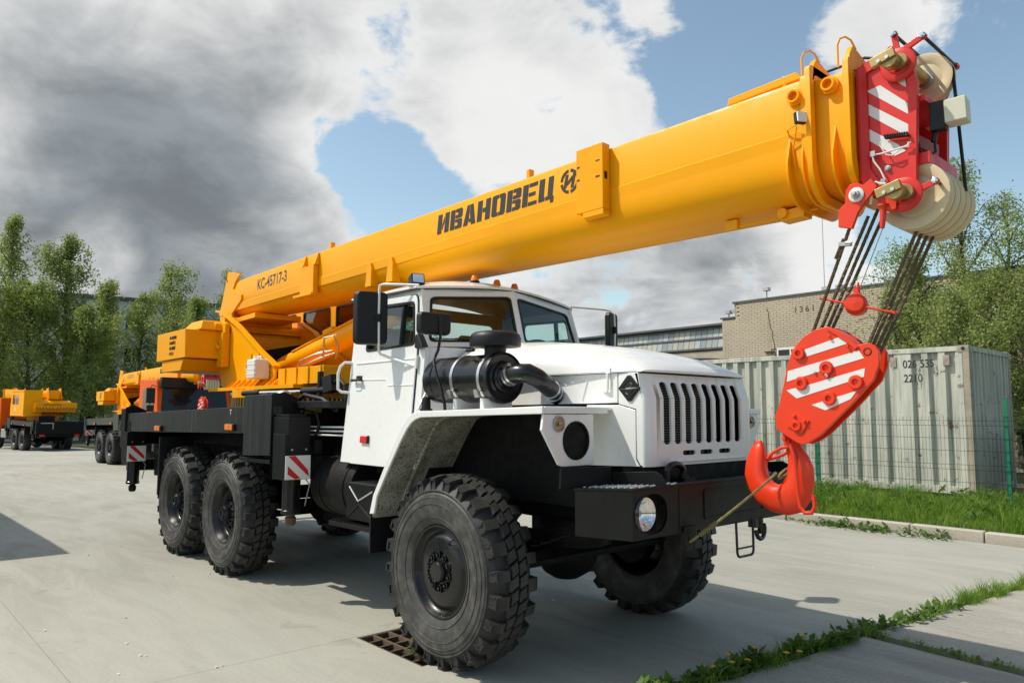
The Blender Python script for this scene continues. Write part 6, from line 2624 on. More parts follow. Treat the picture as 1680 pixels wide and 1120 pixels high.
# side box that carries the jib, further stops and lugs
m = MB()
x0, x1 = .525, .765
y0 = bc(.6)-BHW
m.box(x0, x1, y0-.075, y0-.001, 2.965, 3.415)
m.hexa([(x0+.06, y0-.075, 2.925), (x1+.005, y0-.075, 2.925), (x1+.005, y0-.001, 2.925), (x0+.06, y0-.001, 2.925)], [(x0+.06, y0-.075, 2.964), (x1, y0-.075, 2.964), (x1, y0-.001, 2.964), (x0+.06, y0-.001, 2.964)])
jb = m.build('jib_bracket', M['yellow'], boom, .004)
m = MB()
for x, z, w_, h_ in ((.545, 3.29, .012, .006), (.545, 3.20, .012, .006), (.72, 3.19, .018, .006), (.72, 3.30, .018, .004)):
    m.box(x-w_, x+w_, y0-.0765, y0-.0752, z-h_, z+h_)
m.box(x1+.0002, x1+.0015, y0-.06, y0-.03, 3.17, 3.22)
m.build('slot', M['print_black'], boom)
m = MB()
x0, x1 = -3.62, -3.22
y0 = bc(-3.4)-BHW
m.box(x0+.10, x1, y0-.06, y0-.001, 2.86, 3.16)
m.hexa([(x0+.02, y0-.10, 2.83), (x1+.04, y0-.10, 2.83), (x1+.04, y0-.001, 2.83), (x0+.02, y0-.001, 2.83)], [(x0+.02, y0-.10, 2.859), (x1+.04, y0-.10, 2.859), (x1+.04, y0-.001, 2.859), (x0+.02, y0-.001, 2.859)])
for x in (x0+.12, x1):
    m.hexa([(x-.02, y0-.06, 3.161), (x+.02, y0-.06, 3.161), (x+.02, y0-.001, 3.161), (x-.02, y0-.001, 3.161)], [(x-.01, y0-.01, 3.30), (x+.01, y0-.01, 3.30), (x+.01, y0-.001, 3.30), (x-.01, y0-.001, 3.30)])
m.build('side_stop', M['yellow'], boom, .004)
for x in (-2.16, -1.80):
    y0 = bc(x)-BHW
    m = MB()
    m.py([(x-.09, 2.80), (x+.02, 2.80), (x+.02, 2.98), (x-.0, 3.03), (x-.04, 3.03), (x-.06, 2.98)], y0-.03, y0+.06)
    m.build('side_lug', M['yellow'], boom, .004)
for x in (-3.2, -.12):
    m = MB()
    zt = bt(x)
    y = bc(x)-.12
    m.hexa([(x, y-.02, zt), (x+.2, y-.02, zt), (x+.2, y+.02, zt), (x, y+.02, zt)], [(x-.08, y-.02, zt+.07), (x+.19, y-.02, zt+.012), (x+.19, y+.02, zt+.012), (x-.08, y+.02, zt+.07)])
    m.box(x-.09, x-.055, y-.025, y+.025, zt+.06, zt+.13)
    m.build('rope_guide', M['yellow'], boom, .003)
m = MB()
zt = bt(1.85)
y = bc(1.8)-.23
m.hexa([(1.62, y-.02, zt+.012), (2.09, y-.02, zt+.028), (2.09, y+.03, zt+.028), (1.62, y+.03, zt+.012)], [(1.63, y-.02, zt+.055), (2.05, y-.02, zt+.075), (2.05, y+.03, zt+.075), (1.63, y+.03, zt+.055)])
m.cyl((1.70, y, zt-.01), (1.70, y, zt+.02), .02, 8)
m.cyl((1.98, y, zt-.01), (1.98, y, zt+.03), .02, 8)
m.build('top_rail', M['yellow'], boom, .005)
# belly cable roller near the nose
m = MB()
x = 2.0
zb = bb(x)-.01
m.obox((1.95, bc(2)-.10, zb-.03), .07, .05, .03, (1, 0, .05), (0, 1, 0))
m.cyl((1.90, bc(2)-.17, zb-.02), (1.90, bc(2)-.03, zb-.02), .03, 12)
m.tube([(1.5, bc(2)-.12, zb-.035), (1.72, bc(2)-.11, zb-.03), (2.08, bc(2)-.10, zb-.015)], .010, 6)
m.obox((1.56, bc(2)-.12, zb-.02), .04, .02, .03, (1, 0, 0), (0, 1, 0))
m.build('cable_roller', M['yellow'], boom, .003)
# rear foot of the boom
BF = [(-5.618,3.414),(-5.215,3.335),(-5.362,3.253),(-5.432,3.167),(-5.151,3.063),(-5.163,2.995),(-5.439,2.852),(-5.423,2.694),(-5.870,2.869),(-5.781,3.014),(-5.699,3.215)]
for s in (-1, 1):
    m = MB().py(BF, -.10+s*.315, -.10+s*.290)
    m.build('boom_foot', M['yellow'], boom, .004)
m = MB()
m.cyl((-5.36, -.55, 2.74), (-5.36, .35, 2.74), .05, 16)
m.box(-5.62, -5.52, -.36, .18, 2.80, 3.28)
m.build('boom_pin', M['yellow'], boom)
m = MB()
m.tube([(-5.62, -.41, 3.28), (-5.68, -.41, 3.36)], .012, 6)
m.build('pointer', M['rust'], boom)
m = MB()
m.hexa([(-5.35, -.40, 2.72), (-4.75, -.40, 2.74), (-4.75, .2, 2.74), (-5.35, .2, 2.72)], [(-5.35, -.40, 2.78), (-4.75, -.40, 2.80), (-4.75, .2, 2.80), (-5.35, .2, 2.78)])
m.build('boom_saddle', M['yellow'], boom, .004)

# ---- painted names on the boom (stencil letters, slanted) ----------------------------------------------
GLY = {
    'И': [[(0, 0), (.36, 0), (.36, .30), (.36, 1), (0, 1)], [(.64, 0), (1, 0), (1, 1), (.64, 1)], [(.42, .16), (.42, .46), (.58, .84), (.58, .54)]],
    'В': [[(0, 0), (.36, 0), (.36, 1), (0, 1)], [(.42, .54), (.92, .54), (1, .60), (1, .93), (.92, 1), (.42, 1), (.42, .84), (.64, .84), (.64, .70), (.42, .70)], [(.42, 0), (.92, 0), (1, .07), (1, .42), (.92, .48), (.42, .48), (.42, .34), (.64, .34), (.64, .16), (.42, .16)]],
    'А': [[(0, 0), (.34, 0), (.44, .40), (.44, 1), (.26, 1)], [(.50, 1), (.74, 1), (1, 0), (.66, 0), (.63, .14), (.44, .14), (.47, .30), (.58, .30), (.50, .62)]],
    'Н': [[(0, 0), (.36, 0), (.36, 1), (0, 1)], [(.64, 0), (1, 0), (1, 1), (.64, 1), (.64, .60), (.42, .60), (.42, .40), (.64, .40)]],
    'О': [[(.08, 0), (.47, 0), (.47, .17), (.36, .17), (.36, .83), (.47, .83), (.47, 1), (.08, 1), (0, .92), (0, .08)], [(.92, 0), (.53, 0), (.53, .17), (.64, .17), (.64, .83), (.53, .83), (.53, 1), (.92, 1), (1, .92), (1, .08)]],
    'Е': [[(0, 0), (.36, 0), (.36, 1), (0, 1)], [(.42, .84), (1, .84), (1, 1), (.42, 1)], [(.42, .42), (.88, .42), (.88, .58), (.42, .58)], [(.42, 0), (1, 0), (1, .16), (.42, .16)]],
    'Ц': [[(0, 0), (.40, 0), (.40, .16), (.34, .16), (.34, 1), (0, 1)], [(.46, 0), (.80, 0), (.80, -.16), (1, -.16), (1, .10), (.92, .16), (.92, 1), (.60, 1), (.60, .16), (.46, .16)]],
}


def boom_side(s, xs, zs, d):
    return (xs, bc(xs)+s*(BHW+d), zs)


def stencil(word, x0, x1, h, zbase, s, slant=.22, gap=.12):
    n = len(word)
    cw_ = (x1-x0)/(n-gap)
    ls = MB()
    for i, ch in enumerate(word):
        for poly in GLY[ch]:
            pp = []
            for (a, b) in poly:
                x = x0+cw_*(i+a*(1-gap))+slant*h*b*.55
                xx = x if s < 0 else (x0+x1)-x
                pp.append((xx, b))
            ls.prism(pp, lambda x, b: boom_side(s, x, zbase(x)+b*h, .001), lambda x, b: boom_side(s, x, zbase(x)+b*h, .0028))
    return ls


for s in (-1, 1):
    zb_ = lambda x: bt(x)-.230
    m = stencil('ИВАНОВЕЦ', -1.15, .235, .165, zb_, s)
    m.build('painted_name', M['print_black'], boom, smooth=0)
    m = MB()
    ex, ez, er = .395, bt(.4)-.145, .088
    F_ = (lambda x: x) if s < 0 else (lambda x: -.915-x+.0)
    for k in range(4):
        a0, a1 = math.pi/2*k+.13, math.pi/2*(k+1)-.13
        arc = [(ex+er*math.cos(a0+(a1-a0)*i/7), ez+er*math.sin(a0+(a1-a0)*i/7)) for i in range(8)]+[(ex+er*.76*math.cos(a1-(a1-a0)*i/7), ez+er*.76*math.sin(a1-(a1-a0)*i/7)) for i in range(8)]
        m.prism([(F_(x), z) for x, z in arc], lambda x, z: boom_side(s, x, z, .001), lambda x, z: boom_side(s, x, z, .0028))
    sl = .25
    for poly in ([(-.048, -.045), (-.022, -.045), (-.022, .05), (-.048, .05)], [(.022, -.05), (.048, -.05), (.048, .040), (.105, .060), (.075, .085), (.022, .05)], [(-.017, -.03), (-.017, .0), (.017, .035), (.017, .0)]):
        m.prism([(F_(ex+px_+sl*pz_), ez+pz_) if s < 0 else (F_(ex)+px_+sl*pz_, ez+pz_) for px_, pz_ in poly], lambda x, z: boom_side(s, x, z, .001), lambda x, z: boom_side(s, x, z, .0029))
    m.build('painted_emblem', M['print_black'], boom, smooth=0)
    tx = -4.74 if s < 0 else -3.85
    lo = lettering('KC-45717-3', .178, M['print_black'], boom, (tx, bc(-4.4)+s*(BHW+.004), bt(tx)-.205), (R(90), R(-1.2) if s < 0 else R(1.2), R(0.76) if s < 0 else R(180.76)), 'painted_type', sx=.88, bold=.004, depth=.001)

# ---- boom head -------------------------------------------------------------------------------------------
hd = empty('boom_head', (0, 0, 0), parent=truck)
COMMON.append(hd)
HP = [(2.382,3.403),(2.403,3.427),(2.457,3.434),(2.506,3.447),(2.536,3.470),(2.573,3.462),(2.609,3.425),(2.636,3.369),(2.658,3.240),(2.633,2.715),(2.614,2.693),(2.576,2.659),(2.538,2.622),(2.483,2.648),(2.451,2.690),(2.420,2.748),(2.393,2.816),(2.358,2.929)]
HI = [(2.407,3.365),(2.480,3.390),(2.516,3.327),(2.567,3.300),(2.604,3.309),(2.617,3.244),(2.598,2.746),(2.554,2.776),(2.507,2.779),(2.469,2.778),(2.422,2.858),(2.399,2.958)]
W_ = [[(2.553,3.287),(2.603,3.297),(2.604,3.236)],
      [(2.413,3.277),(2.481,3.287),(2.609,3.153),(2.607,3.097)],
      [(2.410,3.215),(2.609,3.042),(2.606,2.979),(2.408,3.157)],
      [(2.408,3.082),(2.553,2.957),(2.590,2.913),(2.537,2.901),(2.411,3.018)]]
for s in (-1, 1):
    m = MB().py(HP, s*.220, s*.198)
    m.build('cheek_plate', M['crimson'], hd, .003)
    m = MB().py(HP, s*.234, s*.2205, [HI])
    m.build('cheek_rim', M['crimson'], hd, .004)
    for w_ in W_:
        m = MB().py(w_, s*.2203, s*.2222)
        m.build('warning_stripe', M['print_white'], hd)
        if s > 0:
            m = MB().py(w_, s*.1965, s*.1978)
            m.build('warning_stripe', M['print_white'], hd)
m = MB()
m.px([(-.25, 2.80), (.25, 2.80), (.25, 3.40), (-.25, 3.40)], 2.372, 2.384)
for s in (-1, 1):
    m.hexa([(2.3845, s*.255, 2.78), (2.420, s*.232, 2.74), (2.420, s*.222, 2.74), (2.3845, s*.235, 2.78)], [(2.3845, s*.255, 3.41), (2.420, s*.232, 3.40), (2.420, s*.222, 3.40), (2.3845, s*.235, 3.41)])
m.build('base_flange', M['crimson'], hd, .004)
m = MB()
m.box(2.45, 2.69, -.197, .197, 2.835, 2.895)
m.box(2.44, 2.68, -.197, .197, 3.155, 3.185)
m.box(2.44, 2.46, -.197, .197, 2.80, 3.30)
m.build('cross_plate', M['crimson'], hd, .003)
US = (2.600, 3.355)
LS = (2.600, 2.690)


def sheave(x, z, y, r, t):
    mm = MB()
    mm.lathe([(.03, -t*.55), (.05, -t*.55), (.052, -t*.30), (r*.62, -t*.24), (r*.70, -t*.34), (r*.93, -t*.45), (r, -t*.42), (r*.985, -t*.28), (r*.91, -t*.10), (r*.91, t*.10), (r*.985, t*.28), (r, t*.42), (r*.93, t*.45), (r*.70, t*.34), (r*.62, t*.24), (.052, t*.30), (.05, t*.55), (.03, t*.55)], (x, y, z), (0, 1, 0), 56)
    return mm


q = sheave(US[0], US[1], .06, .140, .06).build('sheave', M['cream'], hd, smooth=30)
m = MB()
m.lathe([(.03, -.036), (.052, -.036), (.052, .036), (.03, .036)], (US[0], .06, US[1]), (0, 1, 0), 28)
m.build('bearing', M['galv'], hd)
for k in range(5):
    sheave(LS[0], LS[1], -.158+.079*k, .168, .074).build('sheave', M['cream'], hd, smooth=30)
for (x, z) in (US, LS):
    m = MB()
    m.cyl((x, -.29, z), (x, .29, z), .036, 24)
    m.build('axle_pin', M['brass'], hd)
    for s in (-1, 1):
        m = MB()
        m.lathe([(.0, .0), (.086, .0), (.086, .012), (.080, .016), (.05, .016), (.045, .022), (0, .022)], (x-.02, s*.2345, z), (0, s, 0), 36)
        m.build('boss', M['crimson'], hd, .003)
        m = MB()
        m.cyl((x-.03, s*.285, z), (x-.03, s*.345, z), .042, 24)
        m.obox((x-.055, s*.345, z+.012), .06, .014, .024, (1, 0, .25), (0, 1, 0))
        q = m.build('lock_pin', M['brass'], hd, .003)
        m = MB()
        for dx in (-.07, -.03):
            m.cyl((x+dx, s*.358, z+.01+dx*.2), (x+dx, s*.368, z+.01+dx*.2), .010, 6)
        m.build('bolt', M['steel'], hd)
# guard arms with rods across
for (a, b) in (((2.575, 3.44), (2.565, 3.520)), ((2.62, 3.43), (2.698, 3.462)), ((2.64, 2.70), (2.722, 2.725))):
    for s in (-1, 1):
        m = MB()
        d = Vector((b[0]-a[0], 0, b[1]-a[1]))
        c = Vector((a[0], s*.236, a[1]))+d*.5
        m.obox(c, d.length*.5+.012, .008, .014, d, (0, 1, 0))
        m.lathe([(.016, -.012), (.016, .012)], (b[0], s*.236, b[1]), (0, 1, 0), 14)
        m.build('guard_arm', M['crimson'], hd, .002)
        m = MB()
        m.lathe([(.014, .0), (.014, .010), (.009, .012), (.009, .018), (0, .018)], (b[0], s*.248, b[1]), (0, s, 0), 12)
        m.build('nut', M['chrome'] if s < 0 else M['crimson'], hd)
    m = MB()
    m.cyl((b[0], -.236, b[1]), (b[0], .236, b[1]), .0085, 10)
    m.build('guard_rod', M['plastic'], hd)
# swinging rope anchor at the lower left
AL = [(2.313,2.761),(2.334,2.786),(2.369,2.788),(2.402,2.770),(2.442,2.794),(2.469,2.747),(2.439,2.713),(2.409,2.684),(2.369,2.631),(2.337,2.555),(2.268,2.575),(2.271,2.664),(2.306,2.692)]
m = MB().py(AL, -.285, -.262)
m.py(AL, -.215, -.197) if False else None
m.build('rope_anchor', M['red'], hd, .003)
pc = [(2.368,2.724)][0]
m = MB().lathe([(.0, 0), (.038, .0), (.038, .006), (.03, .010), (0, .010)], (pc[0], -.286, pc[1]), (0, -1, 0), 24)
m.build('washer', M['print_white'], hd)
m = MB().lathe([(.022, .009), (.022, .026), (.012, .028), (.012, .045), (0, .046)], (pc[0], -.286, pc[1]), (0, -1, 0), 6)
m.build('nut', M['galv'], hd)
m = MB()
m.hexa([(2.50, -.265, 2.62), (2.545, -.265, 2.62), (2.545, -.20, 2.62), (2.50, -.20, 2.62)], [(2.50, -.265, 2.72), (2.56, -.265, 2.72), (2.56, -.20, 2.72), (2.50, -.20, 2.72)])
m.lathe([(.028, 0), (.028, .012), (.016, .014), (.014, .09), (.010, .12)], (2.487, -.262, 2.655), (-.08, 0, -1), 14)
m.build('wire_socket', M['red'], hd, .002)
# switch box in front of the head
m = MB()
m.obox((2.715, -.13, 3.075), .034, .03, .072, (1, .1, 0), (-.1, 1, 0))
m.cyl((2.70, -.13, 3.01), (2.69, -.14, 2.95), .014, 8)
q = m.build('switch_box', M['plastic'], hd, .004)
m = MB()
m.obox((2.795, -.12, 3.080), .048, .05, .058, (1, .1, .02), (-.1, 1, 0))
m.build('switch_cover', M['box_beige'], hd, .006)
m = MB()
m.tube([(2.695, -.14, 2.96), (2.70, -.15, 2.90), (2.675, -.17, 2.87), (2.65, -.19, 2.89), (2.64, -.2, 2.95)], .006, 6)
m.build('switch_cable', M['plastic'], hd)
# wires, clips and a little coil spring on the near cheek
m = MB()
wp = [(2.614,-0.253,2.944),(2.613,-0.253,2.920),(2.595,-0.253,2.925),(2.488,-0.253,2.918),(2.440,-0.253,2.922),(2.447,-0.253,2.888),(2.475,-0.253,2.840),(2.497,-0.253,2.784),(2.491,-0.253,2.767)]
m.tube(wp, .0045, 6)
wp = [(2.504,-0.262,2.756),(2.476,-0.262,2.762),(2.457,-0.262,2.776),(2.442,-0.262,2.770),(2.436,-0.262,2.736),(2.431,-0.262,2.706),(2.426,-0.262,2.667)]
m.tube(wp, .0065, 6)
wp = [(2.486,-0.253,2.990),(2.480,-0.253,2.961),(2.507,-0.253,2.908),(2.534,-0.253,2.896),(2.600,-0.253,2.928),(2.626,-0.253,2.941)]
m.tube(wp, .003, 5)
m.build('signal_wire', M['print_white'], hd)
m = MB()
c0, c1 = Vector((2.500,-0.245,3.002)), Vector((2.613,-0.245,2.987))
pts = []
for i in range(70):
    a = 2*math.pi*i/7
    pts.append(c0+(c1-c0)*i/69+Vector((0, math.cos(a), math.sin(a)))*.011)
m.tube(pts, .0045, 5)
m.build('coil_spring', M['plastic'], hd)
m = MB()
c = Vector((2.501,-0.240,2.845))
m.lathe([(.016, 0), (.016, .004), (.010, .006), (.010, .015), (0, .015)], (c.x, -.2205, c.z), (0, -1, 0), 12)
c = Vector((2.489,-0.240,2.774))
m.obox((c.x, -.258, c.z), .012, .006, .010, (1, 0, -.5), (0, 1, 0))
c = Vector((2.443,-0.240,2.928))
m.obox((c.x, -.25, c.z), .012, .008, .014, (1, 0, 0), (0, 1, 0))
m.build('wire_clip', M['galv'], hd)

# ---- hoist rope ---------------------------------------------------------------------------------------------
hr = empty('hoist_rope', (0, 0, 0), parent=truck)
m = MB()
m.tube([(US[0]+.133, .06, US[1]+.02), (US[0]+.135, .06, US[1]-.02), (LS[0]+.160, .07, LS[1]+.04)], .0085, 8)
m.tube([(-5.2, -.05, 2.9), (-4.9, -.03, bt(-4.9)+.05), (US[0]-.3, .06, bt(2.3)+.16), (US[0]-.05, .06, US[1]+.128), (US[0]+.05, .06, US[1]+.122), (US[0]+.11, .06, US[1]+.075), (US[0]+.133, .06, US[1]+.02)], .0085, 8)
m.build('lead_line', M['plastic'], hr)
# falls to the hook block
TOPR = [(2.615,-0.118,2.589), (2.611,-0.040,2.588), (2.613,0.040,2.596), (2.617,0.118,2.603)]
BOTR = [(2.334,-0.112,1.988), (2.348,-0.095,1.982), (2.367,-0.075,1.978), (2.387,-0.055,1.982)]
TOPL = [(2.303,-0.255,2.541), (2.342,-0.118,2.619), (2.363,-0.040,2.669), (2.359,0.040,2.651)]
BOTL = [(2.036,-0.120,2.058), (2.067,-0.105,2.056), (2.092,-0.085,2.056), (2.109,-0.065,2.056)]
for a, b in list(zip(TOPR, BOTR))+list(zip(TOPL, BOTL)):
    a, b = Vector(a), Vector(b)
    e_ = (b-a).normalized()
    rope_tube(MB(), a-e_*.03, b+e_*.06, .0098, .055, 4, .011).build('rope_fall', M['rope'], hr, smooth=60)
m = MB()
a, b = Vector(TOPL[0]), Vector(BOTL[0])
m.tube([a+(b-a)*.05+Vector((-.012, 0, 0)), a+(b-a)*.24+Vector((-.018, 0, 0))], .009, 6)
m.build('rope_tail', M['rope'], hr)
m = MB()
c = a+(b-a)*.11
m.obox(c+Vector((.012, -.01, 0)), .03, .014, .01, (1, 0, -.1), (0, 1, 0))
m.cyl(c+Vector((.02, -.02, .004)), c+Vector((.05, -.02, 0)), .009, 6)
m.build('rope_clamp', M['galv'], hr)
m = MB()
m.tube([(2.482, -.262, 2.54), (2.293,-0.100,2.283)], .0025, 5)
m.build('trip_wire', M['galv'], hr)


# ---- hook block (hangs from the falls, so a thing of its own) -----------------------------------------------
def build_hook():
    hk = empty('hook_block', (1.811,-0.050,1.050), 'red and white striped crane hook block hanging in front of the white truck grille', 'hook block')
    O = Vector(hk.location)

    def fin(m, name, mat, parent=hk, **kw):
        m.map(lambda x, y, z: (x-O.x, y-O.y, z-O.z))
        return m.build(name, mat, parent, **kw)
    BP = [(2.130,2.080),(2.192,2.053),(2.255,2.005),(2.284,1.969),(2.337,1.979),(2.373,1.963),(2.391,1.930),(2.391,1.867),(2.359,1.785),(2.241,1.660),(2.073,1.498),(2.007,1.458),(1.971,1.444),(1.937,1.453),(1.836,1.513),(1.824,1.556),(1.835,1.647),(1.868,1.768),(1.894,1.874),(1.926,1.964),(1.991,2.032),(2.059,2.068)]
    m = MB().py(BP, -.15, -.128)
    fin(m, 'cheek_plate', M['red'], bevel=.004)
    m = MB().py(BP, -.045, -.025)
    fin(m, 'cheek_plate', M['red'], bevel=.004)
    # folded top guard and the spacer between the cheeks
    TG = [(2.130,2.078),(2.192,2.051),(2.254,2.003),(2.295,1.959),(2.273,1.944),(2.239,1.981),(2.176,2.029),(2.126,2.062)]
    m = MB().py(TG, -.160, -.1505)
    m.py(TG, -.1275, -.075)
    fin(m, 'top_guard', M['red'], bevel=.004)
    SP = [(1.855,1.725),(2.033,1.603),(1.983,1.497),(1.922,1.458),(1.807,1.524),(1.802,1.601)]
    m = MB().py(SP, -.127, -.046)
    fin(m, 'spacer', M['red'], bevel=.003)
    for k, st in enumerate([[(1.999,1.962),(2.202,2.021),(2.250,1.985),(2.010,1.924)],
                            [(1.899,1.848),(2.045,1.883),(2.292,1.941),(2.317,1.900),(2.089,1.842),(1.891,1.789)],
                            [(1.887,1.742),(2.042,1.776),(2.319,1.848),(2.313,1.804),(1.946,1.696)],
                            [(2.029,1.660),(2.114,1.687),(2.273,1.732),(2.239,1.689),(2.104,1.631)]]):
        fin(MB().py(st, -.1517, -.1502), 'warning_stripe', M['print_white'])
    for (c, r) in zip([(1.968,1.943),(2.119,1.857),(1.975,1.778),(2.272,1.777),(2.129,1.694),(1.941,1.547)], (.034, .036, .036, .036, .036, .030)):
        m = MB().lathe([(r*1.05, 0), (r*1.02, .012), (r*.90, .017), (r*.50, .017), (r*.44, .004), (0, .004)], (c[0], -.1505, c[1]), (0, -1, 0), 28)
        fin(m, 'pin_boss', M['red'])
        m = MB().lathe([(r*1.05, 0), (r, .022), (0, .022)], (c[0], -.0245, c[1]), (0, 1, 0), 20)
        fin(m, 'pin_boss', M['red'])
    LP = [(1.919,1.624),(2.016,1.576),(1.973,1.506),(1.885,1.541)]
    m = MB().py(LP, -.158, -.1506)
    for c in [(1.933,1.599),(1.990,1.571)]:
        m.lathe([(.011, 0), (.009, .012), (0, .013)], (c[0], -.158, c[1]), (0, -1, 0), 10)
    fin(m, 'lock_plate', M['red'], bevel=.002)
    c = [(2.335,1.933),(2.143,2.024),(2.239,1.964)]
    m = MB().lathe([(.021, 0), (.021, .002), (.017, .003), (.017, -.004), (0, -.004)], (c[0][0], -.1502, c[0][1]), (0, -1, 0), 20)
    fin(m, 'eye_hole', M['plastic'])
    m = MB()
    for q in c[1:]:
        m.lathe([(.010, 0), (.008, .008), (0, .009)], (q[0], -.160, q[1]), (0, -1, 0), 8)
    fin(m, 'bolt', M['red'])
    m = MB()
    q = [(2.120,1.818)][0]
    m.ball((q[0], -.158, q[1]), .011, 8, 6)
    q = [(2.055,1.835)][0]
    m.ball((q[0], -.156, q[1]), .008, 8, 6)
    fin(m, 'grease_nipple', M['chrome'])
    for k in range(4):
        p = Vector((2.102,-0.050,1.867))
        fin(sheave(p.x, p.z, -.114+.019*k, .15, .017), 'sheave', M['cream'])
    # the hook itself, forged: ellipses between outer and inner outline
    OUT = [(1.634,-0.050,1.448),(1.597,-0.050,1.397),(1.572,-0.050,1.328),(1.561,-0.050,1.252),(1.583,-0.050,1.168),(1.644,-0.050,1.096),(1.730,-0.050,1.052),(1.826,-0.050,1.041),(1.905,-0.050,1.066),(1.956,-0.050,1.131),(1.980,-0.050,1.219),(1.980,-0.050,1.312),(1.951,-0.050,1.378),(1.917,-0.050,1.423),(1.901,-0.050,1.463),(1.895,-0.050,1.497)]
    INN = [(1.670,-0.050,1.456),(1.692,-0.050,1.415),(1.698,-0.050,1.359),(1.696,-0.050,1.303),(1.706,-0.050,1.254),(1.731,-0.050,1.221),(1.765,-0.050,1.207),(1.795,-0.050,1.216),(1.817,-0.050,1.241),(1.833,-0.050,1.280),(1.838,-0.050,1.324),(1.836,-0.050,1.372),(1.827,-0.050,1.413),(1.817,-0.050,1.444),(1.810,-0.050,1.474),(1.811,-0.050,1.502)]
    TH = [.010, .030, .040, .047, .052, .056, .058, .058, .056, .052, .046, .042, .038, .036, .035, .035]
    rings = []
    for o_, i_, t in zip(OUT, INN, TH):
        o_, i_ = Vector(o_), Vector(i_)
        c, h = (o_+i_)/2, (o_-i_)/2
        r = []
        for k in range(16):
            a = 2*math.pi*k/16
            w_ = t*(1.0-.22*math.cos(a))
            r.append(c+h*math.copysign(abs(math.cos(a))**.8, math.cos(a))+Vector((0, 1, 0))*w_*math.copysign(abs(math.sin(a))**.85, math.sin(a)))
        rings.append(r)
    m = MB().loft(rings)
    p = Vector((1.851,-0.050,1.496))
    p2 = Vector((1.868,-0.050,1.572))
    m.cyl(p, p2, .045, 20)
    fin(m, 'hook', M['red'], smooth=70)
    lt = [(1.733,-0.100,1.355),(1.768,-0.100,1.391),(1.820,-0.100,1.421),(1.864,-0.100,1.429),(1.885,-0.100,1.410),(1.890,-0.100,1.336)]
    m = MB().tube(lt, .010, 8)
    lt = [(1.688,-0.020,1.343),(1.738,-0.020,1.360),(1.791,-0.020,1.379),(1.829,-0.020,1.405),(1.844,-0.020,1.406)]
    m.tube(lt, .010, 8)
    lt = [(1.885,-0.125,1.444),(1.904,-0.125,1.388),(1.915,-0.125,1.289),(1.922,-0.125,1.173),(1.930,-0.125,1.108),(1.957,-0.125,1.075),(1.998,-0.125,1.079),(2.016,-0.125,1.116),(2.011,-0.125,1.174)]
    m.tube(lt, .011, 8)
    fin(m, 'safety_latch', M['red'], smooth=60)
    m = MB()
    c = Vector((1.853,-0.090,1.463))
    m.obox(c, .018, .02, .03, (1, 0, .2), (0, 1, 0))
    m.cyl(c+Vector((0, -.05, .01)), c+Vector((0, .05, .01)), .012, 10)
    fin(m, 'latch_lug', M['red'], bevel=.003)
    return hk


hook = build_hook()

# limit switch weight riding on the falls
lw = empty('limit_weight', (2.267,-0.100,2.188), 'small red disc weight with two rods riding on the hoist ropes above the hook block', 'weight')
O = Vector(lw.location)
m = MB()
m.lathe([(0, -.05), (.042, -.046), (.056, -.03), (.058, .0), (.056, .03), (.042, .046), (0, .05)], (0, 0, 0), (.25, -1, .1), 28)
m.obox((.008, -.0, .062), .012, .012, .028, (1, 0, .3), (0, 1, 0))
m.lathe([(.014, 0), (.004, .05)], (.010, 0, .07), (.1, 0, 1), 10)
m.build('disc', M['red'], lw, smooth=40)
for ends in ((((2.085,-0.100,2.241)), ((2.245,-0.100,2.190))), (((2.289,-0.100,2.179)), ((2.461,-0.100,2.127)))):
    a, b = [Vector(p)-O for p in ends]
    m = MB()
    out_ = a if a.length > b.length else b
    for dy in (-.022, .03):
        m.tube([a+Vector((0, dy, 0)), b+Vector((0, dy*.6, 0))], .0065, 6)
    m.tube([out_+Vector((0, -.022, 0)), out_+Vector((.006 if out_.x > 0 else -.006, 0, 0)), out_+Vector((0, .03, 0))], .0065, 6)
    m.build('rod', M['red'], lw)

# khaki cord from the hook to the bumper
tr = empty('tie_cord', (1.461, -.495, .90), 'twisted khaki cord tying the red hook back to the black bumper', 'cord')
O = Vector(tr.location)
a, b = Vector((1.792,-0.110,1.277))-O, Vector((1.475,-0.508,0.899))-O
m = rope_tube(MB(), a, b, .0085, .05, 3, .012, .012)
m.build('cord', M['khaki'], tr, smooth=60)
m = MB()
for k in range(9):
    f = .70+.022*k
    p = a+(b-a)*f+Vector((0, 0, -.048*f*(1-f)))
    m.lathe([(.010, -.004), (.0145, -.003), (.0145, .003), (.010, .004)], p, b-a, 10)
m.build('whipping', M['khaki'], tr)
m = MB()
lp = []
for k in range(15):
    q = 2*math.pi*k/14
    lp.append(a+Vector((.02*math.cos(q)+.018, .062*math.sin(q)+.06, .01*math.sin(q)+.028*math.cos(q)+.0)))
m.tube(lp, .008, 6)
m.build('loop', M['khaki'], tr)

# milky canister hung on the turret
jc = empty('plastic_canister', (-4.15, -.605, 1.965), 'milky white plastic canister hung on the yellow turret side plate', 'canister')
m = MB()
m.box(-.115, .115, -.08, .10, 0, .225)
b_ = m.build('body', M['jerrycan'], jc, .022, seg=3)
m = MB()
for z in (.055, .11, .165):
    m.box(-.118, .118, -.083, .103, z-.006, z+.006)
m.build('rib', M['jerrycan'], jc, .004)
m = MB()
m.cyl((-.06, .01, .225), (-.06, .01, .262), .03, 16)
m.build('cap', M['jerrycan'], jc, .004)
m = MB()
m.tube([(-.01, .01, .222), (.0, .01, .255), (.07, .01, .258), (.09, .01, .222)], .012, 8)
m.build('grip', M['jerrycan'], jc)


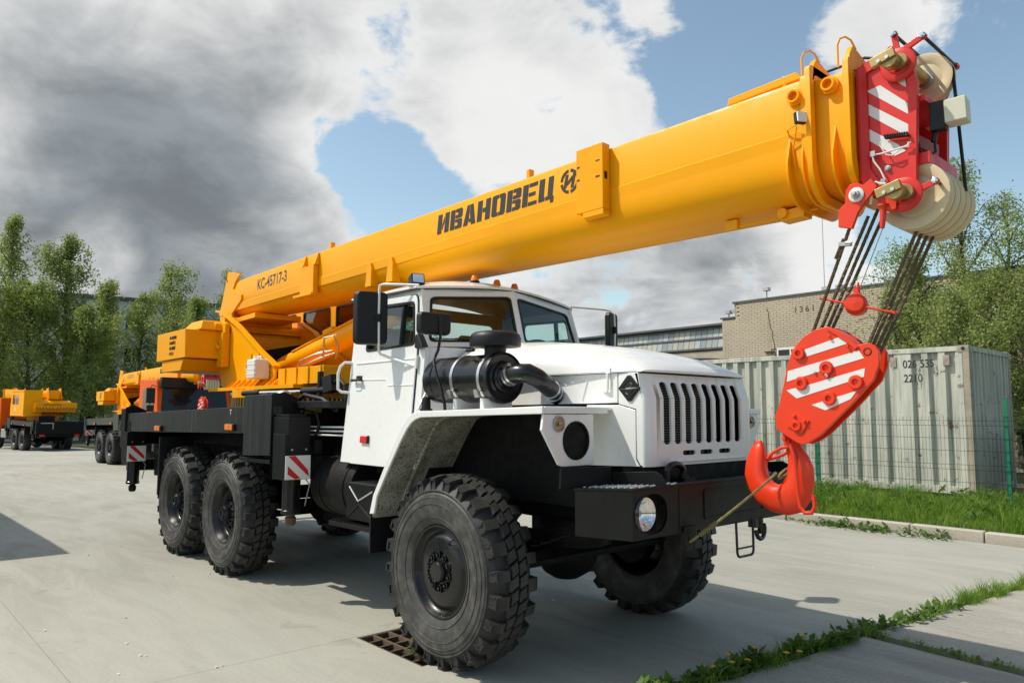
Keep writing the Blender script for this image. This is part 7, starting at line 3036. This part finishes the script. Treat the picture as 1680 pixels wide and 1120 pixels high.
# ================================================================== THE OTHER CRANES OF THE YARD
def kamaz_cab(parent):
    """square cab-over cab in orange, built where the bonnet of the white truck would be"""
    k = empty('cab', (0, 0, 0), parent=parent)
    pr = [(1.30, 1.05), (1.34, 1.9), (1.20, 2.68), (1.05, 2.86), (-.55, 2.90), (-.60, 1.05), (-.45, 1.05), (-.40, 1.30), (.45, 1.30), (.62, 1.05)]
    m = MB().py(pr, -1.12, 1.12)
    m.build('cab_shell', M['orange'], k, .05, seg=3)
    for s in (-1, 1):
        m = MB().py(rrect([(-.15, 1.95), (.95, 1.95), (.88, 2.58), (-.15, 2.58)], .06), s*1.121, s*1.128)
        m.build('side_window', M['dark_glass'], k)
        m = MB().py(rrect([(.55, 1.90), (1.02, 1.90), (.95, 2.60), (.55, 2.60)], .05), s*1.1285, s*1.131)
        m.build('quarter_light', M['dark_glass'], k)
        m = MB().box(-.2, -.1, s*1.12, s*1.15, 1.70, 1.74)
        m.build('handle', M['plastic'], k)
        m = MB()
        m.tube([(1.1, s*1.12, 2.65), (1.3, s*1.30, 2.66), (1.35, s*1.34, 2.6), (1.35, s*1.34, 1.9), (1.25, s*1.14, 1.85)], .016, 6)
        m.box(1.33, 1.42, s*1.22, s*1.46, 2.12, 2.58)
        m.box(1.33, 1.42, s*1.24, s*1.44, 1.86, 2.06)
        m.build('side_mirror', M['plastic'], k, .02)
        m = MB()
        pts = [(.70*math.cos(a), .62+.72*math.sin(a)) for a in [math.pi*q/14 for q in range(15)]]
        pi_ = [(.63*math.cos(a), .62+.66*math.sin(a)) for a in [math.pi*q/14 for q in range(15)]]
        m.py(pts+pi_[::-1], s*1.22, s*.75)
        m.build('wheel_arch', M['plastic'], k)
        m = MB().box(-1.75, -.85, s*1.12, s*.55, .62, 1.12)
        m.build('fuel_tank', M['galv'], k, .06)
        m = MB()
        m.box(1.36, 1.40, s*.62, s*.92, .80, .95)
        m.build('headlight', M['chrome'], k, .01)
    m = MB().prism(rrect([(-1.02, 1.86), (1.02, 1.86), (.96, 2.60), (-.96, 2.60)], .08), lambda y, z: (1.352-(z-1.86)*.178, y, z), lambda y, z: (1.33-(z-1.86)*.178, y, z))
    m.build('windscreen', M['dark_glass'], k)
    m = MB().prism([(-1.06, 2.60), (1.06, 2.60), (1.0, 2.92), (-1.0, 2.92)], lambda y, z: (1.34-(z-2.60)*.25, y, z), lambda y, z: (1.12-(z-2.60)*.25, y, z))
    m.build('sun_visor', M['plastic'], k, .02)
    m = MB().box(1.345, 1.37, -.85, .85, 1.22, 1.66)
    for q in range(5):
        m.box(1.371, 1.385, -.82, .82, 1.25+.085*q, 1.29+.085*q)
    m.build('grille', M['plastic'], k, .01)
    m = MB().box(1.15, 1.42, -1.18, 1.18, .66, 1.02)
    m.build('bumper', M['satin'], k, .04)
    m = MB()
    for y in (-.4, .35):
        m.tube([(1.345, y, 1.84), (1.36, y, 1.87), (1.33, y+.45, 2.0)], .012, 5)
    m.build('wiper', M['plastic'], k)
    m = MB()
    m.cyl((-.8, .55, 1.2), (-.8, .55, 2.5), .07, 10)
    m.box(-.75, -.62, -1.0, 1.0, 1.1, 1.3)
    m.build('exhaust', M['plastic'], k)
    return k


def yard_crane(loc, rz, label):
    r = empty('crane_truck', loc, label, 'crane truck', 'orange cabbed cranes parked behind in the yard', rz)
    for o in COMMON:
        copy_tree(o, r)
    return r


dx, dy = -21.31, 4.23
c2 = yard_crane((dx, dy, -.29), R(0), 'orange cabbed yellow crane truck facing the camera behind the black side beam')
k2 = kamaz_cab(c2)
c1 = yard_crane((-48.55, 4.0, -.60), R(186), 'yellow and orange crane truck turned away at the far left, its rear towards us')
copy_tree(k2, c1)
m = MB().box(-7.20, -7.183, -.85, -.10, .98, 1.18)
m.build('rear_plate', M['print_red'], c1, .01)
m = MB().box(-7.075, -7.061, .25, 1.0, 1.0, 1.9)
m.build('tool_locker', M['dark'], c1)
m = MB()
m.box(-7.30, -6.5, -1.15, 1.15, .95, 1.60)
m.build('rear_locker', M['dark'], c1, .02)
m = MB()
m.box(-7.306, -7.301, .35, .95, 1.50, 1.54)
m.box(-7.306, -7.301, .35, .39, 1.20, 1.499)
m.build('chalk_frame', M['galv'], c1)
h2 = copy_tree(hook)
h2.location = (hook.location.x+dx+.1, hook.location.y+dy, hook.location.z-.29+.25)
h2['label'] = 'small striped hook block hanging before the orange cab far behind the black beam'

# part of an orange machine in sight at the right edge
om = empty('orange_truck', (-5.2, 30.5, 0.0), 'orange truck cab glimpsed behind the container at the right edge', 'truck', rz=R(-80))
copy_tree(k2, om)
for s in (-1, 1):
    for x in (0.0, -2.2):
        w_ = empty('wheel', (x, s*1.12, .6), parent=om)
        w_.rotation_euler = (0, 0, 0 if s < 0 else math.pi)
        link_obj('tyre', TY, w_)
        link_obj('rim', RF, w_)
m = MB().box(-3.6, 1.0, -.4, .4, .75, 1.05)
m.build('chassis_frame', M['dark'], om)
m = MB().box(-3.7, -.75, -1.15, 1.15, 1.06, 1.75)
m.build('load_body', M['orange'], om, .02)
